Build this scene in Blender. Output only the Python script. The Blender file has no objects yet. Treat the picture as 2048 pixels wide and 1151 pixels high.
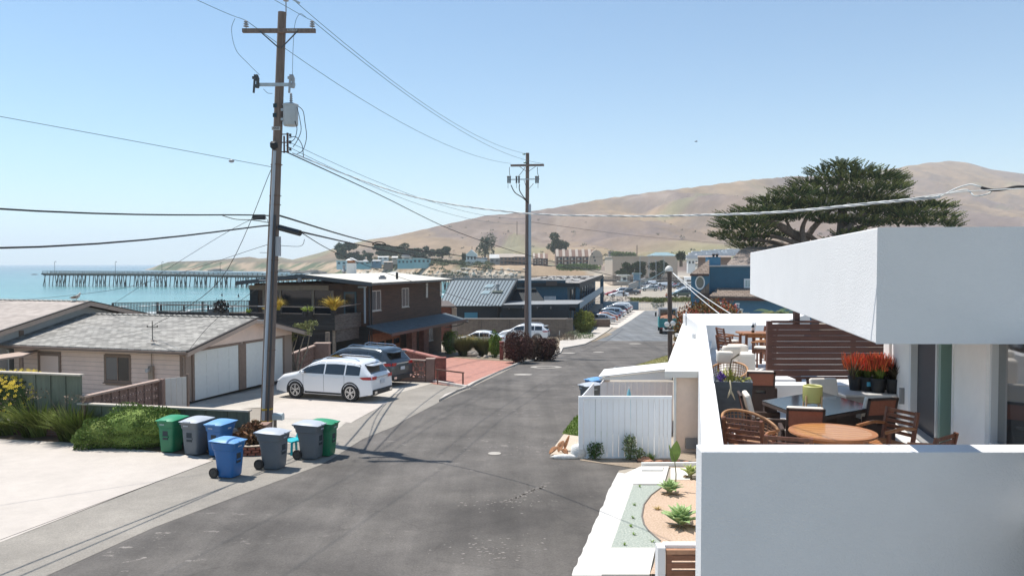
import bpy,math,random
import numpy as np
from mathutils import Vector,Matrix,noise
S=bpy.context.scene
COL=S.collection
rnd=random.Random(7)
nprng=np.random.RandomState(5)
R=math.radians
PI=math.pi
# ------------------------------------------------------------------ camera, sky, sun, exposure
CH=5.5
FPX=1593.0
PITCH=math.atan(47.5/FPX)
cd=bpy.data.cameras.new('camera')
cam=bpy.data.objects.new('camera',cd)
COL.objects.link(cam)
cam.location=(0,0,CH)
cam.rotation_euler=(PI/2-PITCH,0,0)
cd.sensor_width=36.0
cd.lens=36.0*FPX/2048
cd.clip_start=0.1
cd.clip_end=40000
S.camera=cam
SUN_EL,SUN_AZ=66.6,306.3  # azimuth clockwise from +Y (north): the sun stands far left
sd=Vector((math.sin(R(SUN_AZ))*math.cos(R(SUN_EL)),math.cos(R(SUN_AZ))*math.cos(R(SUN_EL)),math.sin(R(SUN_EL))))
w=bpy.data.worlds.new('World')
S.world=w
w.use_nodes=True
nt=w.node_tree
nt.nodes.clear()
sky=nt.nodes.new('ShaderNodeTexSky')
sky.sky_type='NISHITA'
sky.sun_disc=False
sky.sun_elevation=R(SUN_EL)
sky.sun_rotation=R(SUN_AZ)
sky.air_density=1.0
sky.dust_density=0.1
sky.ozone_density=1.0
bgn=nt.nodes.new('ShaderNodeBackground')
bgn.inputs[1].default_value=0.105
won=nt.nodes.new('ShaderNodeOutputWorld')
tint=nt.nodes.new('ShaderNodeVectorMath');tint.operation='MULTIPLY';tint.inputs[1].default_value=(.82,1.0,1.06)  # white balance of the sky
nt.links.new(sky.outputs[0],tint.inputs[0])
nt.links.new(tint.outputs[0],bgn.inputs[0])
nt.links.new(bgn.outputs[0],won.inputs[0])
sl=bpy.data.lights.new('sun','SUN')
sl.energy=4.8
sl.angle=R(0.53)
sl.color=(1.0,0.95,0.88)
so=bpy.data.objects.new('sun',sl)
COL.objects.link(so)
so.location=(-40,60,80)
so.rotation_euler=sd.to_track_quat('Z','Y').to_euler()
S.view_settings.view_transform='Standard'
S.view_settings.look='None'
S.view_settings.exposure=0.42
S.view_settings.gamma=1
S.render.engine='CYCLES'
S.cycles.use_denoising=True
S.cycles.max_bounces=8
S.cycles.diffuse_bounces=6
S.cycles.glossy_bounces=3
S.cycles.transmission_bounces=4
S.cycles.transparent_max_bounces=12
S.cycles.volume_bounces=2
S.cycles.sample_clamp_indirect=6
# ------------------------------------------------------------------ from the photograph to the place
cp,sp_=math.cos(PITCH),math.sin(PITCH)
def ray(px,py):
 a=(px-1024)/FPX
 b=(575.5-py)/FPX
 return a,cp+b*sp_,-sp_+b*cp
def P(px,py,D):
 x,y,z=ray(px,py)
 s=D/y
 return Vector((x*s,D,CH+z*s))
def Z(px,py,z):
 x,y,zz=ray(px,py)
 s=(z-CH)/zz
 return Vector((x*s,y*s,z))
def X(px,D,z=0.0):
 "point seen in column px at distance D and height z"
 b=0.0
 x=(px-1024)/FPX
 yy=D
 # the column is a plane through the camera: x/yf with yf = cos-forward distance
 f=D*cp+(CH-z)*sp_
 return Vector((x*f,D,z))
GZK=[(-80,0),(28,0),(38,-.22),(48,-.72),(58,-1.25),(70,-1.85),(82,-2.3),(96,-2.6),(115,-2.72),(150,-2.7),(200,-2.5),(300,-2.4),(5000,-2.4)]
def _gz(y):
 for(a,za),(b,zb)in zip(GZK,GZK[1:]):
  if y<=b:
   t=max(0,(y-a)/(b-a))
   return za+(zb-za)*t
 return GZK[-1][1]
def gz(y):
 r=math.floor(y/2)*2
 t=(y-r)/2
 return _gz(r)*(1-t)+_gz(r+2)*t
def G(px,py):
 z=0.0
 for _ in range(40):
  p=Z(px,py,z)
  z+=(gz(p.y)-z)*.6
 return Vector((p.x,p.y,gz(p.y)))
def dirv(deg):
 "unit vector, heading clockwise from +Y"
 return Vector((math.sin(R(deg)),math.cos(R(deg)),0))
HN=16.6  # heading of the near street and of the houses on its left
HG=13.2  # heading of the houses on its right
UP=Vector((0,0,1))
# ------------------------------------------------------------------ materials
MATS={}
def mat(name,col,rough=.7,var=.0,scale=6.0,bump=0.0,bscale=None,metal=0.0,spec=.5,coat=0.0,col2=None,island=0.0,stretch=None,alpha=None,detail=5,trans=0.0,world=False,emit=None):
 if name in MATS:
  return MATS[name]
 m=bpy.data.materials.new(name)
 m.use_nodes=True
 n=m.node_tree.nodes
 l=m.node_tree.links
 b=n['Principled BSDF']
 b.inputs['Base Color'].default_value=(*col,1)
 b.inputs['Roughness'].default_value=rough
 b.inputs['Metallic'].default_value=metal
 b.inputs['Specular IOR Level'].default_value=.15 if island else spec
 b.inputs['Coat Weight'].default_value=coat
 b.inputs['Coat Roughness'].default_value=.05
 if trans:
  b.inputs['Transmission Weight'].default_value=trans
 if alpha is not None:
  b.inputs['Alpha'].default_value=alpha
 if emit:
  b.inputs['Emission Color'].default_value=(*emit[0],1);b.inputs['Emission Strength'].default_value=emit[1]
 co=None
 if var or bump or col2:
  if world:
   tc=n.new('ShaderNodeNewGeometry');src=tc.outputs['Position']
  else:
   tc=n.new('ShaderNodeTexCoord');src=tc.outputs['Object']
  mp=n.new('ShaderNodeMapping')
  l.new(src,mp.inputs[0])
  if stretch:
   mp.inputs['Scale'].default_value=stretch
  co=mp.outputs[0]
 last=None
 if var or col2:
  no=n.new('ShaderNodeTexNoise')
  no.inputs['Scale'].default_value=scale
  no.inputs['Detail'].default_value=detail
  no.inputs['Roughness'].default_value=.62
  l.new(co,no.inputs['Vector'])
  cr=n.new('ShaderNodeValToRGB')
  c2=col2 if col2 else tuple(min(1,c*(1+var))for c in col)
  c1=col if col2 else tuple(c*(1-var)for c in col)
  cr.color_ramp.elements[0].position=.32
  cr.color_ramp.elements[1].position=.68
  cr.color_ramp.elements[0].color=(*c1,1)
  cr.color_ramp.elements[1].color=(*c2,1)
  l.new(no.outputs['Fac'],cr.inputs[0])
  last=cr.outputs[0]
 if island:
  ge=n.new('ShaderNodeNewGeometry')
  hs=n.new('ShaderNodeHueSaturation')
  mr=n.new('ShaderNodeMapRange')
  mr.inputs['To Min'].default_value=1-island
  mr.inputs['To Max'].default_value=1+island
  l.new(ge.outputs['Random Per Island'],mr.inputs[0])
  l.new(mr.outputs[0],hs.inputs['Value'])
  mr2=n.new('ShaderNodeMapRange')
  mr2.inputs['To Min'].default_value=.48
  mr2.inputs['To Max'].default_value=.515
  wn=n.new('ShaderNodeTexWhiteNoise');wn.noise_dimensions='1D'
  l.new(ge.outputs['Random Per Island'],wn.inputs['W'])
  l.new(wn.outputs['Value'],mr2.inputs[0]);l.new(mr2.outputs[0],hs.inputs['Hue'])
  if last:l.new(last,hs.inputs['Color'])
  else:hs.inputs['Color'].default_value=(*col,1)
  last=hs.outputs[0]
 if last:
  l.new(last,b.inputs['Base Color'])
 if bump:
  nb=n.new('ShaderNodeTexNoise')
  nb.inputs['Scale'].default_value=bscale or scale*8
  nb.inputs['Detail'].default_value=4
  l.new(co,nb.inputs['Vector'])
  bp=n.new('ShaderNodeBump')
  bp.inputs['Strength'].default_value=bump
  bp.inputs['Distance'].default_value=.03
  l.new(nb.outputs['Fac'],bp.inputs['Height'])
  l.new(bp.outputs[0],b.inputs['Normal'])
 MATS[name]=m
 return m
def brickmat(name,c1,c2,mortar,bw=.3,bh=.08,mw=.012,bump=.4,rough=.85,off=.5,axis='xz',bias=0.0,squash=None):
 "courses laid over real geometry: axis picks the two local axes the courses run in"
 m=mat(name,c1,rough)
 n=m.node_tree.nodes;l=m.node_tree.links
 tc=n.new('ShaderNodeTexCoord')
 sx=n.new('ShaderNodeSeparateXYZ');cx=n.new('ShaderNodeCombineXYZ')
 l.new(tc.outputs['Object'],sx.inputs[0])
 i={'x':0,'y':1,'z':2}
 if axis=='hz':
  ad=n.new('ShaderNodeMath');l.new(sx.outputs[0],ad.inputs[0]);l.new(sx.outputs[1],ad.inputs[1])
  l.new(ad.outputs[0],cx.inputs[0]);l.new(sx.outputs[2],cx.inputs[1])
 else:
  l.new(sx.outputs[i[axis[0]]],cx.inputs[0]);l.new(sx.outputs[i[axis[1]]],cx.inputs[1])
 br=n.new('ShaderNodeTexBrick')
 br.inputs['Scale'].default_value=1
 br.inputs['Brick Width'].default_value=bw
 br.inputs['Row Height'].default_value=bh
 br.inputs['Mortar Size'].default_value=mw
 br.inputs['Bias'].default_value=bias
 br.inputs['Color1'].default_value=(*c1,1);br.inputs['Color2'].default_value=(*c2,1);br.inputs['Mortar'].default_value=(*mortar,1)
 br.offset=off
 l.new(cx.outputs[0],br.inputs['Vector'])
 no=n.new('ShaderNodeTexNoise');no.inputs['Scale'].default_value=3;no.inputs['Detail'].default_value=6
 l.new(tc.outputs['Object'],no.inputs['Vector'])
 mx=n.new('ShaderNodeMix');mx.data_type='RGBA';mx.blend_type='MULTIPLY';mx.inputs['Factor'].default_value=.6
 cr=n.new('ShaderNodeValToRGB');cr.color_ramp.elements[0].position=.3;cr.color_ramp.elements[0].color=(.6,.6,.6,1);cr.color_ramp.elements[1].position=.65;cr.color_ramp.elements[1].color=(1,1,1,1)
 l.new(no.outputs['Fac'],cr.inputs[0]);l.new(br.outputs['Color'],mx.inputs[6]);l.new(cr.outputs[0],mx.inputs[7])
 b=n['Principled BSDF'];l.new(mx.outputs[2],b.inputs['Base Color'])
 bp=n.new('ShaderNodeBump');bp.inputs['Strength'].default_value=bump;bp.inputs['Distance'].default_value=.01;bp.invert=True
 l.new(br.outputs['Fac'],bp.inputs['Height']);l.new(bp.outputs[0],b.inputs['Normal'])
 return m
# ------------------------------------------------------------------ mesh builder
def frame(o,x,y,z):
 return Matrix(((x[0],y[0],z[0],o[0]),(x[1],y[1],z[1],o[1]),(x[2],y[2],z[2],o[2]),(0,0,0,1)))
def hframe(o,deg):
 "frame at o whose y axis runs along heading deg, x to its right"
 y=dirv(deg);x=Vector((y.y,-y.x,0))
 return frame(Vector(o),x,y,UP)
class MB:
 def __init__(s,m=None):
  s.v=[];s.f=[];s.m=m
 def add(s,vs,fs):
  k=len(s.v)
  if s.m:vs=[s.m@Vector(v)for v in vs]
  s.v+=[tuple(v)for v in vs]
  s.f+=[tuple(i+k for i in f)for f in fs]
  return s
 def box(s,c,d,rz=0,m=None):
  "centre c, full size d"
  x,y,z=d[0]/2,d[1]/2,d[2]/2
  vs=[Vector((a*x,b*y,e*z))for a in(-1,1)for b in(-1,1)for e in(-1,1)]
  mm=Matrix.Translation(c)@Matrix.Rotation(rz,4,'Z')
  if m:mm=Matrix.Translation(c)@m
  return s.add([mm@v for v in vs],[(0,1,3,2),(4,6,7,5),(0,4,5,1),(2,3,7,6),(0,2,6,4),(1,5,7,3)])
 def bx(s,a,b):
  "box between two corners"
  return s.box([(a[i]+b[i])/2 for i in range(3)],[abs(b[i]-a[i])for i in range(3)])
 def quad(s,*p):
  return s.add(p,[tuple(range(len(p)))])
 def slab(s,pts,h):
  "polygon pts pushed by vector h"
  n=len(pts);h=Vector(h)if not isinstance(h,(int,float))else Vector((0,0,h))
  vs=[Vector(p)for p in pts]+[Vector(p)+h for p in pts]
  return s.add(vs,[tuple(range(n))[::-1],tuple(range(n,2*n))]+[(i,(i+1)%n,n+(i+1)%n,n+i)for i in range(n)])
 def beam(s,a,b,w,h,up=UP):
  a=Vector(a);b=Vector(b);d=(b-a)
  L=d.length
  if L<1e-6:return s
  d.normalize();x=d.cross(up)
  if x.length<1e-3:x=d.cross(Vector((1,0,0)))
  x.normalize();u=x.cross(d)
  vs=[p+x*i*w/2+u*j*h/2 for p in(a,b)for(i,j)in((-1,-1),(1,-1),(1,1),(-1,1))]
  return s.add(vs,[(0,3,2,1),(4,5,6,7),(0,1,5,4),(1,2,6,5),(2,3,7,6),(3,0,4,7)])
 def tube(s,pts,r,n=6,cap=True):
  pts=[Vector(p)for p in pts]
  rs=r if isinstance(r,(list,tuple))else[r]*len(pts)
  t0=(pts[1]-pts[0]).normalized()
  x=t0.cross(UP)
  if x.length<1e-3:x=Vector((1,0,0))
  x.normalize()
  vs=[]
  for i,p in enumerate(pts):
   t=(pts[min(i+1,len(pts)-1)]-pts[max(i-1,0)]).normalized()
   x=(x-t*x.dot(t))
   if x.length<1e-4:x=t.orthogonal()
   x.normalize();y=t.cross(x)
   for k in range(n):
    a=2*PI*k/n
    vs.append(p+x*math.cos(a)*rs[i]+y*math.sin(a)*rs[i])
  fs=[(i*n+k,i*n+(k+1)%n,(i+1)*n+(k+1)%n,(i+1)*n+k)for i in range(len(pts)-1)for k in range(n)]
  if cap:fs+=[tuple(range(n))[::-1],tuple(range((len(pts)-1)*n,len(pts)*n))]
  return s.add(vs,fs)
 def cyl(s,a,b,r,r2=None,n=16):
  return s.tube([a,b],[r,r if r2 is None else r2],n)
 def lathe(s,prof,n=16,o=(0,0,0),sx=1,sy=1,m=None):
  vs=[];o=Vector(o)
  for r,z in prof:
   for k in range(n):
    a=2*PI*k/n
    v=Vector((r*math.cos(a)*sx,r*math.sin(a)*sy,z))
    vs.append(o+(m@v if m else v))
  fs=[(i*n+k,i*n+(k+1)%n,(i+1)*n+(k+1)%n,(i+1)*n+k)for i in range(len(prof)-1)for k in range(n)]
  if prof[0][0]>1e-4:fs.append(tuple(range(n))[::-1])
  if prof[-1][0]>1e-4:fs.append(tuple(range((len(prof)-1)*n,len(prof)*n)))
  return s.add(vs,fs)
 def blob(s,c,r,seg=10,rings=6,jit=0,rg=None):
  vs=[];c=Vector(c);rg=rg or rnd
  for i in range(rings+1):
   th=PI*i/rings
   for k in range(seg):
    a=2*PI*k/seg
    j=1+(rg.uniform(-jit,jit)if jit else 0)
    vs.append(c+Vector((r[0]*math.sin(th)*math.cos(a)*j,r[1]*math.sin(th)*math.sin(a)*j,-r[2]*math.cos(th)*j)))
  fs=[(i*seg+k,i*seg+(k+1)%seg,(i+1)*seg+(k+1)%seg,(i+1)*seg+k)for i in range(rings)for k in range(seg)]
  return s.add(vs,fs)
 def npadd(s,V,F):
  k=len(s.v)
  s.v+=[tuple(v)for v in V.tolist()]
  s.f+=[tuple(i+k for i in f)for f in F.tolist()]
  return s
def tag(o,label=None,cat=None,group=None,kind=None):
 if label:o['label']=label
 if cat:o['category']=cat
 if group:o['group']=group
 if kind:o['kind']=kind
 return o
INV={}
def thing(name,label,cat,loc=(0,0,0),heading=None,group=None,rz=0.0):
 o=bpy.data.objects.new(name,None)
 COL.objects.link(o)
 if heading is not None:rz=-R(heading)
 o.location=loc;o.rotation_euler=(0,0,rz);o.empty_display_size=.3
 tag(o,label,cat,group)
 INV[o.name]=(Matrix.Translation(loc)@Matrix.Rotation(rz,4,'Z')).inverted()
 return o
def ob(name,mb,m,parent=None,smooth=False,label=None,cat=None,group=None,kind=None,bevel=0,wn=None):
 vs=mb.v
 if parent is not None:
  inv=INV[parent.name]
  if inv!=Matrix.Identity(4):vs=[tuple(inv@Vector(v))for v in vs]
  loc=(0,0,0)
 else:
  a=np.array(vs)
  loc=((a[:,0].min()+a[:,0].max())/2,(a[:,1].min()+a[:,1].max())/2,a[:,2].min())
  vs=(a-np.array(loc)).tolist()
 me=bpy.data.meshes.new(name)
 me.from_pydata(vs,[],mb.f)
 me.update()
 if smooth:
  me.polygons.foreach_set('use_smooth',[True]*len(me.polygons))
  if smooth!='all':me.set_sharp_from_angle(angle=R(38))
 o=bpy.data.objects.new(name,me)
 COL.objects.link(o)
 if m:me.materials.append(m)
 o.location=loc
 if parent is not None:
  o.parent=parent
  INV[o.name]=INV[parent.name]
 if bevel:
  bv=o.modifiers.new('bevel','BEVEL');bv.width=bevel;bv.segments=2;bv.limit_method='ANGLE';bv.angle_limit=R(40)
 tag(o,label,cat,group,kind)
 return o
def kids(o):
 return[c for c in COL.objects if c.parent==o]
def snapshot():
 d={}
 for c in COL.objects:
  if c.parent:d.setdefault(c.parent.name,[]).append(c)
 return d
def copy_tree(o,parent=None,d=None):
 if d is None:d=snapshot()
 c=o.copy();COL.objects.link(c)
 if parent is not None:c.parent=parent
 for k in d.get(o.name,[]):copy_tree(k,c,d)
 return c
def place(o,loc,heading=0.0,label=None,group=None,tilt=None,scale=None):
 o.location=loc;o.rotation_euler=(tilt[0],tilt[1],-R(heading))if tilt else(0,0,-R(heading))
 if scale:o.scale=(scale,)*3
 if label:o['label']=label
 if group:o['group']=group
 INV[o.name]=None
 return o
def paint(o,m,names=('body',)):
 "give the named parts of this one copy their own material"
 for c in kids(o):
  if c.name.split('.')[0]in names:
   c.material_slots[0].link='OBJECT';c.material_slots[0].material=m
def smooth_pts(pts,n=6):
 out=[]
 for i in range(len(pts)-1):
  p0=pts[max(i-1,0)];p1=pts[i];p2=pts[i+1];p3=pts[min(i+2,len(pts)-1)]
  for k in range(n):
   t_=k/n;out.append(.5*((2*p1)+(p2-p0)*t_+(2*p0-5*p1+4*p2-p3)*t_**2+(3*p1-p0-3*p2+p3)*t_**3))
 return out+[pts[-1]]
def sag(a,b,s,n=14):
 a=Vector(a);b=Vector(b)
 return[a.lerp(b,i/n)-UP*s*4*(i/n)*(1-i/n)for i in range(n+1)]
# ------------------------------------------------------------------ leaves
def leaves(mb,c,r,n,size,aspect=2.2,up=.3,out=.6,fill=.45,flat=0.0,half=False,rg=nprng):
 "n pointed leaf faces spread through the ellipsoid c, r"
 d=rg.normal(size=(n,3));d/=np.linalg.norm(d,axis=1)[:,None]
 if half:d[:,2]=np.abs(d[:,2])
 rad=fill+(1-fill)*rg.rand(n)**.5
 lump=1+.16*np.sin(d[:,0]*5+c[0]*3)*np.cos(d[:,1]*4+c[1])+.08*np.sin(d[:,2]*9+c[0])
 p=np.array(c)+d*np.array(r)*(rad*lump)[:,None]
 ax=d*out+rg.normal(size=(n,3))*.55+np.array([0,0,up])
 if flat:ax[:,2]*=(1-flat)
 ax/=np.linalg.norm(ax,axis=1)[:,None]
 q=rg.normal(size=(n,3));sd_=np.cross(ax,q);sd_/=np.linalg.norm(sd_,axis=1)[:,None]
 L=size*(0.6+.8*rg.rand(n))[:,None];W=L/aspect/2
 V=np.stack([p-ax*L/2,p+sd_*W,p+ax*L/2,p-sd_*W],axis=1).reshape(-1,3)
 F=np.arange(n*4).reshape(-1,4)
 return mb.npadd(V,F)
def blades(mb,c,n,h,spread,w=.02,droop=.5,base=.1,seg=3,rg=nprng,tw=1.0,lean=0):
 "arching strap leaves from one foot"
 for i in range(n):
  a=rg.rand()*2*PI
  s=spread*(.25+.75*rg.rand()**.7);hh=h*(.6+.45*rg.rand())
  o=np.array([c[0]+math.cos(a+1)*base*rg.rand(),c[1]+math.sin(a+1)*base*rg.rand(),c[2]])
  dx,dy=math.cos(a),math.sin(a)
  vs=[]
  for k in range(seg+1):
   t=k/seg
   x=s*(t**1.5);z=hh*(t-droop*t*t*(s/max(spread,.01)))
   ww=w*(1-t**2)*.5+.001
   px_=o+np.array([dx*x,dy*x,z])
   vs+=[tuple(px_+np.array([-dy*ww,dx*ww,0])),tuple(px_-np.array([-dy*ww,dx*ww,0]))]
  k0=len(mb.v)
  if mb.m:vs=[tuple(mb.m@Vector(v))for v in vs]
  mb.v+=vs
  mb.f+=[(k0+2*k,k0+2*k+1,k0+2*k+3,k0+2*k+2)for k in range(seg)]
 return mb
def bush(name,label,cat,c,r,n,size,m,group=None,stem=None,**kw):
 t=thing(name,label,cat,(c[0],c[1],c[2]),group=group)
 mb=MB();leaves(mb,(c[0],c[1],c[2]+r[2]*.95),r,n,size,**kw)
 for k in range(3 if n>=900 else 0):mb.blob((c[0]+rnd.uniform(-.2,.2)*r[0],c[1],c[2]+r[2]*.9),(r[0]*.6,r[1]*.6,r[2]*.62),12,8,.2)
 ob('foliage',mb,m,t)
 sm=MB()
 for k in range(5):
  a=rnd.random()*6.28
  sm.tube([(c[0],c[1],c[2]-.05),(c[0]+r[0]*.3*math.cos(a),c[1]+r[1]*.3*math.sin(a),c[2]+r[2]*.8),(c[0]+r[0]*.55*math.cos(a),c[1]+r[1]*.55*math.sin(a),c[2]+r[2]*1.5)],[.03*r[2]+.01,.02*r[2]+.005,.006],5)
 ob('stem',sm,mat('bark',(.12,.09,.065),.9,var=.3,scale=20),t)
 return t
# ================================================================== TERRAIN
SEA=-4.6
COAST=[(-900,-300),(-230,40),(-112,104),(-80,148),(-62,192),(-22,258),(14,330),(18,405),(-8,432),(-45,462),(-100,560),(-150,700),(-215,900),(-330,1100),(-560,1260),(-660,1420),(-520,1800),(-900,5200),(6000,5200),(6000,-300)]
CP=np.array(COAST,float)
def coast_dist(x,y):
 d=np.full(x.shape,1e9);ins=np.zeros(x.shape,bool)
 n=len(CP)
 for i in range(n):
  a=CP[i];b=CP[(i+1)%n]
  ab=b-a;L2=(ab**2).sum()
  t=np.clip(((x-a[0])*ab[0]+(y-a[1])*ab[1])/L2,0,1)
  dx=x-(a[0]+ab[0]*t);dy=y-(a[1]+ab[1]*t)
  d=np.minimum(d,np.hypot(dx,dy))
  c=((a[1]>y)!=(b[1]>y))&(x<(b[0]-a[0])*(y-a[1])/(b[1]-a[1]+1e-12)+a[0])
  ins^=c
 return np.where(ins,d,-d)
def ss(t):
 t=np.clip(t,0,1);return t*t*(3-2*t)
SKY=[(-200,523),(330,524),(420,520),(500,513),(520,517),(555,513),(585,519),(640,505),(690,489),(740,478),(790,471),(870,453),(930,440),(970,431),(1040,425),(1120,413),(1200,398),(1300,384),(1400,372),(1500,359),(1590,352),(1660,352),(1740,343),(1800,334),(1850,326),(1895,322),(1930,325),(1980,339),(2048,348),(2200,380),(2600,430),(3400,470)]
DRG=[(-200,1300),(420,1300),(590,1350),(800,1350),(1000,1450),(1500,1700),(1750,2000),(1900,2300),(3400,2300)]
def interp(tab,v):
 return np.interp(v,[a for a,_ in tab],[b for _,b in tab])
def vnoise(x,y,s,seed=0,octv=4):
 "cheap smooth value noise on arrays"
 out=np.zeros(x.shape);amp=1.0;tot=0
 for o in range(octv):
  xs=x/s;ys=y/s
  xi=np.floor(xs).astype(int);yi=np.floor(ys).astype(int)
  fx=xs-xi;fy=ys-yi;fx=fx*fx*(3-2*fx);fy=fy*fy*(3-2*fy)
  def h(a,b):
   v=(a*374761393+b*668265263+(seed+o)*982451653)&0x7fffffff
   v=((v^(v>>13))*1274126177)&0x7fffffff
   return(v&0xffff)/65535.0
  out+=amp*((h(xi,yi)*(1-fx)+h(xi+1,yi)*fx)*(1-fy)+(h(xi,yi+1)*(1-fx)+h(xi+1,yi+1)*fx)*fy)
  tot+=amp;amp*=.5;s/=2.03
 return out/tot
rows=list(np.arange(-60,202,2.0))
while rows[-1]<480:rows.append(rows[-1]+3.5)
while rows[-1]<3400:rows.append(rows[-1]*1.011)
us=np.linspace(-1.5,1.5,420)
yy=np.repeat(np.array(rows)[:,None],len(us),1)
xx=us[None,:]*(60+.80*np.maximum(yy,0))
dd=coast_dist(xx,yy)
pxl=1024+1593*xx/np.maximum(yy,30)
base=np.interp(yy.ravel(),[a for a,_ in GZK],[b for _,b in GZK]).reshape(yy.shape)
gzr=np.array([gz(r)for r in rows])[:,None]+0*xx
# beach: rises from the water line
beach=-4.95+np.clip(dd,-40,400)*.028
beach=np.minimum(beach,-2.5)+np.where(dd<0,dd*.03,0)
beach=np.where(yy>150,np.minimum(beach,-2.5),beach)
# town and bluff beyond the bay
town=interp([(0,-2.4),(300,-2.4),(380,-1.4),(430,-.4),(470,1.5),(600,8),(900,10),(4000,10)],yy)
left=ss((980-pxl)/200)
bl=ss((pxl-1105)/120)
plat=interp([(-200,8.5),(400,7),(600,6.5),(900,5.2),(1100,4.2),(1220,0),(3000,0)],pxl)
town=np.where(pxl<1225,np.maximum(town,plat),town)
bluffw=interp([(0,60),(428,60),(429,13),(620,16),(800,45),(3000,60)],yy)
far=-5.2+(town+5.2)*ss(dd/bluffw)
nz=vnoise(xx,yy,22,3)
far=far+np.where((dd>3)&(dd<60)&(yy>440),(nz-.5)*4.5,0)
far=np.where(dd<0,-5.2+dd*.05,far)
k=ss((yy-330)/110)
h2=beach*(1-k)+far*k
# the street's own ground: everything right of the beach edge
xb=np.interp(yy.ravel(),[-60,50,58,70,100,140,170,5000],[-400,-400,-14,-9,-2,10,12,12]).reshape(yy.shape)
kk=ss((xx-xb)/4.0)*(1-ss((yy-250)/120))
kk=np.where(yy<52,1.0,kk)
h=h2*(1-kk)+gzr*kk
# hills
sk=interp(SKY,pxl);Dr=interp(DRG,pxl)
Hr=CH+(528-sk)/1593.0*Dr
foot=interp([(-200,900),(500,1100),(600,900),(1000,640),(1400,700),(3400,760)],pxl)
t=(yy-foot)/(Dr-foot)
prof=np.where(t<1,np.clip(t,0,1)**1.25,np.clip(1-(t-1)*.5,.2,1))
gul=vnoise(xx*1.5+yy*.55,yy*.35-xx*.2,210,9,5)-.5
gul2=np.abs(vnoise(xx*1.1+yy*.9,yy*.3-xx*.3,150,21,4)-.5)*2
env=np.clip(t,0,1)*(1-np.clip(t,0,1)**4)
hill=(Hr-h2)*prof+env*(gul*120-(1-gul2)**3*60)*np.clip((Hr-5)/90,0,1.2)
h=h+np.where((t>0)&(dd>30),hill*ss(dd/120),0)
nr,nc=xx.shape
V=np.stack([xx,yy,h],2).reshape(-1,3)
ii=np.arange(nr*nc).reshape(nr,nc)
F=np.stack([ii[:-1,:-1],ii[:-1,1:],ii[1:,1:],ii[1:,:-1]],2).reshape(-1,4)
me=bpy.data.meshes.new('ground')
me.vertices.add(len(V));me.vertices.foreach_set('co',V.ravel())
me.loops.add(F.size);me.loops.foreach_set('vertex_index',F.ravel())
me.polygons.add(len(F));me.polygons.foreach_set('loop_start',np.arange(0,F.size,4));me.polygons.foreach_set('loop_total',np.full(len(F),4))
me.update();me.validate()
me.polygons.foreach_set('use_smooth',[True]*len(F))
# what the ground is made of, per vertex: r = dry hill grass, g = scrub, b = sand
n1=vnoise(xx,yy,300,31,5);n2=vnoise(xx,yy,60,41,4);n3=vnoise(xx,yy,14,51,3)
def mixc(a,b,k):return a*(1-k[...,None])+np.array(b)*k[...,None]
c=np.zeros(xx.shape+(3,))+np.array((.34,.30,.25))
c=mixc(c,(.36,.325,.27),ss((n3-.4)*4)*.5)
sand=((1-kk)*(dd>-80)*(yy<430))
c=mixc(c,(.50,.43,.34),np.clip(sand,0,1))
c=mixc(c,(.23,.19,.15),(sand>.5)*(1-ss((dd-8)/16)))
lot=((yy>170)&(yy<430)&(kk<.9)&(dd>45))*1.0
c=mixc(c,(.43,.385,.32),lot*.8)
dry=ss((yy-430)/60)
gr=mixc(mixc(np.zeros(xx.shape+(3,))+np.array((.25,.178,.112)),(.15,.11,.08),ss((n1-.35)*4)),(.33,.24,.155),ss((n2-.5)*4)*.7)
rv=np.abs(vnoise(xx*1.3+yy*.5,yy*.32-xx*.35,120,63,4)-.5)*2
gr=mixc(gr,(.13,.105,.10),np.clip(1-rv*5,0,1)*.75*np.clip(t*4,0,1))
rt=np.abs(vnoise(xx*.9,yy*.25+xx*.1,260,91,3)-.52)*2
gr=mixc(gr,(.40,.32,.24),np.clip(1-rt*40,0,1)*.6)
gr=mixc(gr,(.16,.125,.125),ss((n1*.6+gul*.8-.12)*4.5)*.5)
gr=mixc(gr,(.20,.20,.11),ss((vnoise(xx,yy,130,77,3)-.62)*9)*.6)
gp=np.exp(-(((pxl-1370)/130)**2)-(((yy-760)/130)**2))
gr=mixc(gr,(.19,.195,.095),np.clip(gp*1.3,0,.75))
c=c*(1-dry[...,None])+gr*dry[...,None]
bluffc=((dd>0)&(dd<34)&(yy>425))*1.0
hl_=((dd>0)&(yy>620))*(1-ss((dd-60)/120))*(.55+.45*ss((n2-.4)*5))
c=mixc(c,(.13,.11,.075),np.clip(hl_,0,1))
sc=mixc(np.zeros(xx.shape+(3,))+np.array((.34,.25,.17)),(.08,.10,.05),ss((n3+n2-1.0)*5+.3))
c=mixc(c,(0,0,0),bluffc*0)*(1-bluffc[...,None])+sc*bluffc[...,None]
rock=((dd>-4)&(dd<7)&(yy>405)&(pxl>700))*1.0
c=c*(1-rock[...,None])+np.array((.52,.46,.38))*rock[...,None]
ca=me.color_attributes.new('soil','FLOAT_COLOR','POINT')
ca.data.foreach_set('color',np.concatenate([c.reshape(-1,3),np.ones((nr*nc,1))],1).ravel())
gm=mat('soil',(.3,.3,.3),.95)
n=gm.node_tree.nodes;l=gm.node_tree.links
at=n.new('ShaderNodeVertexColor');at.layer_name='soil'
gp_=n.new('ShaderNodeNewGeometry')
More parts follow.
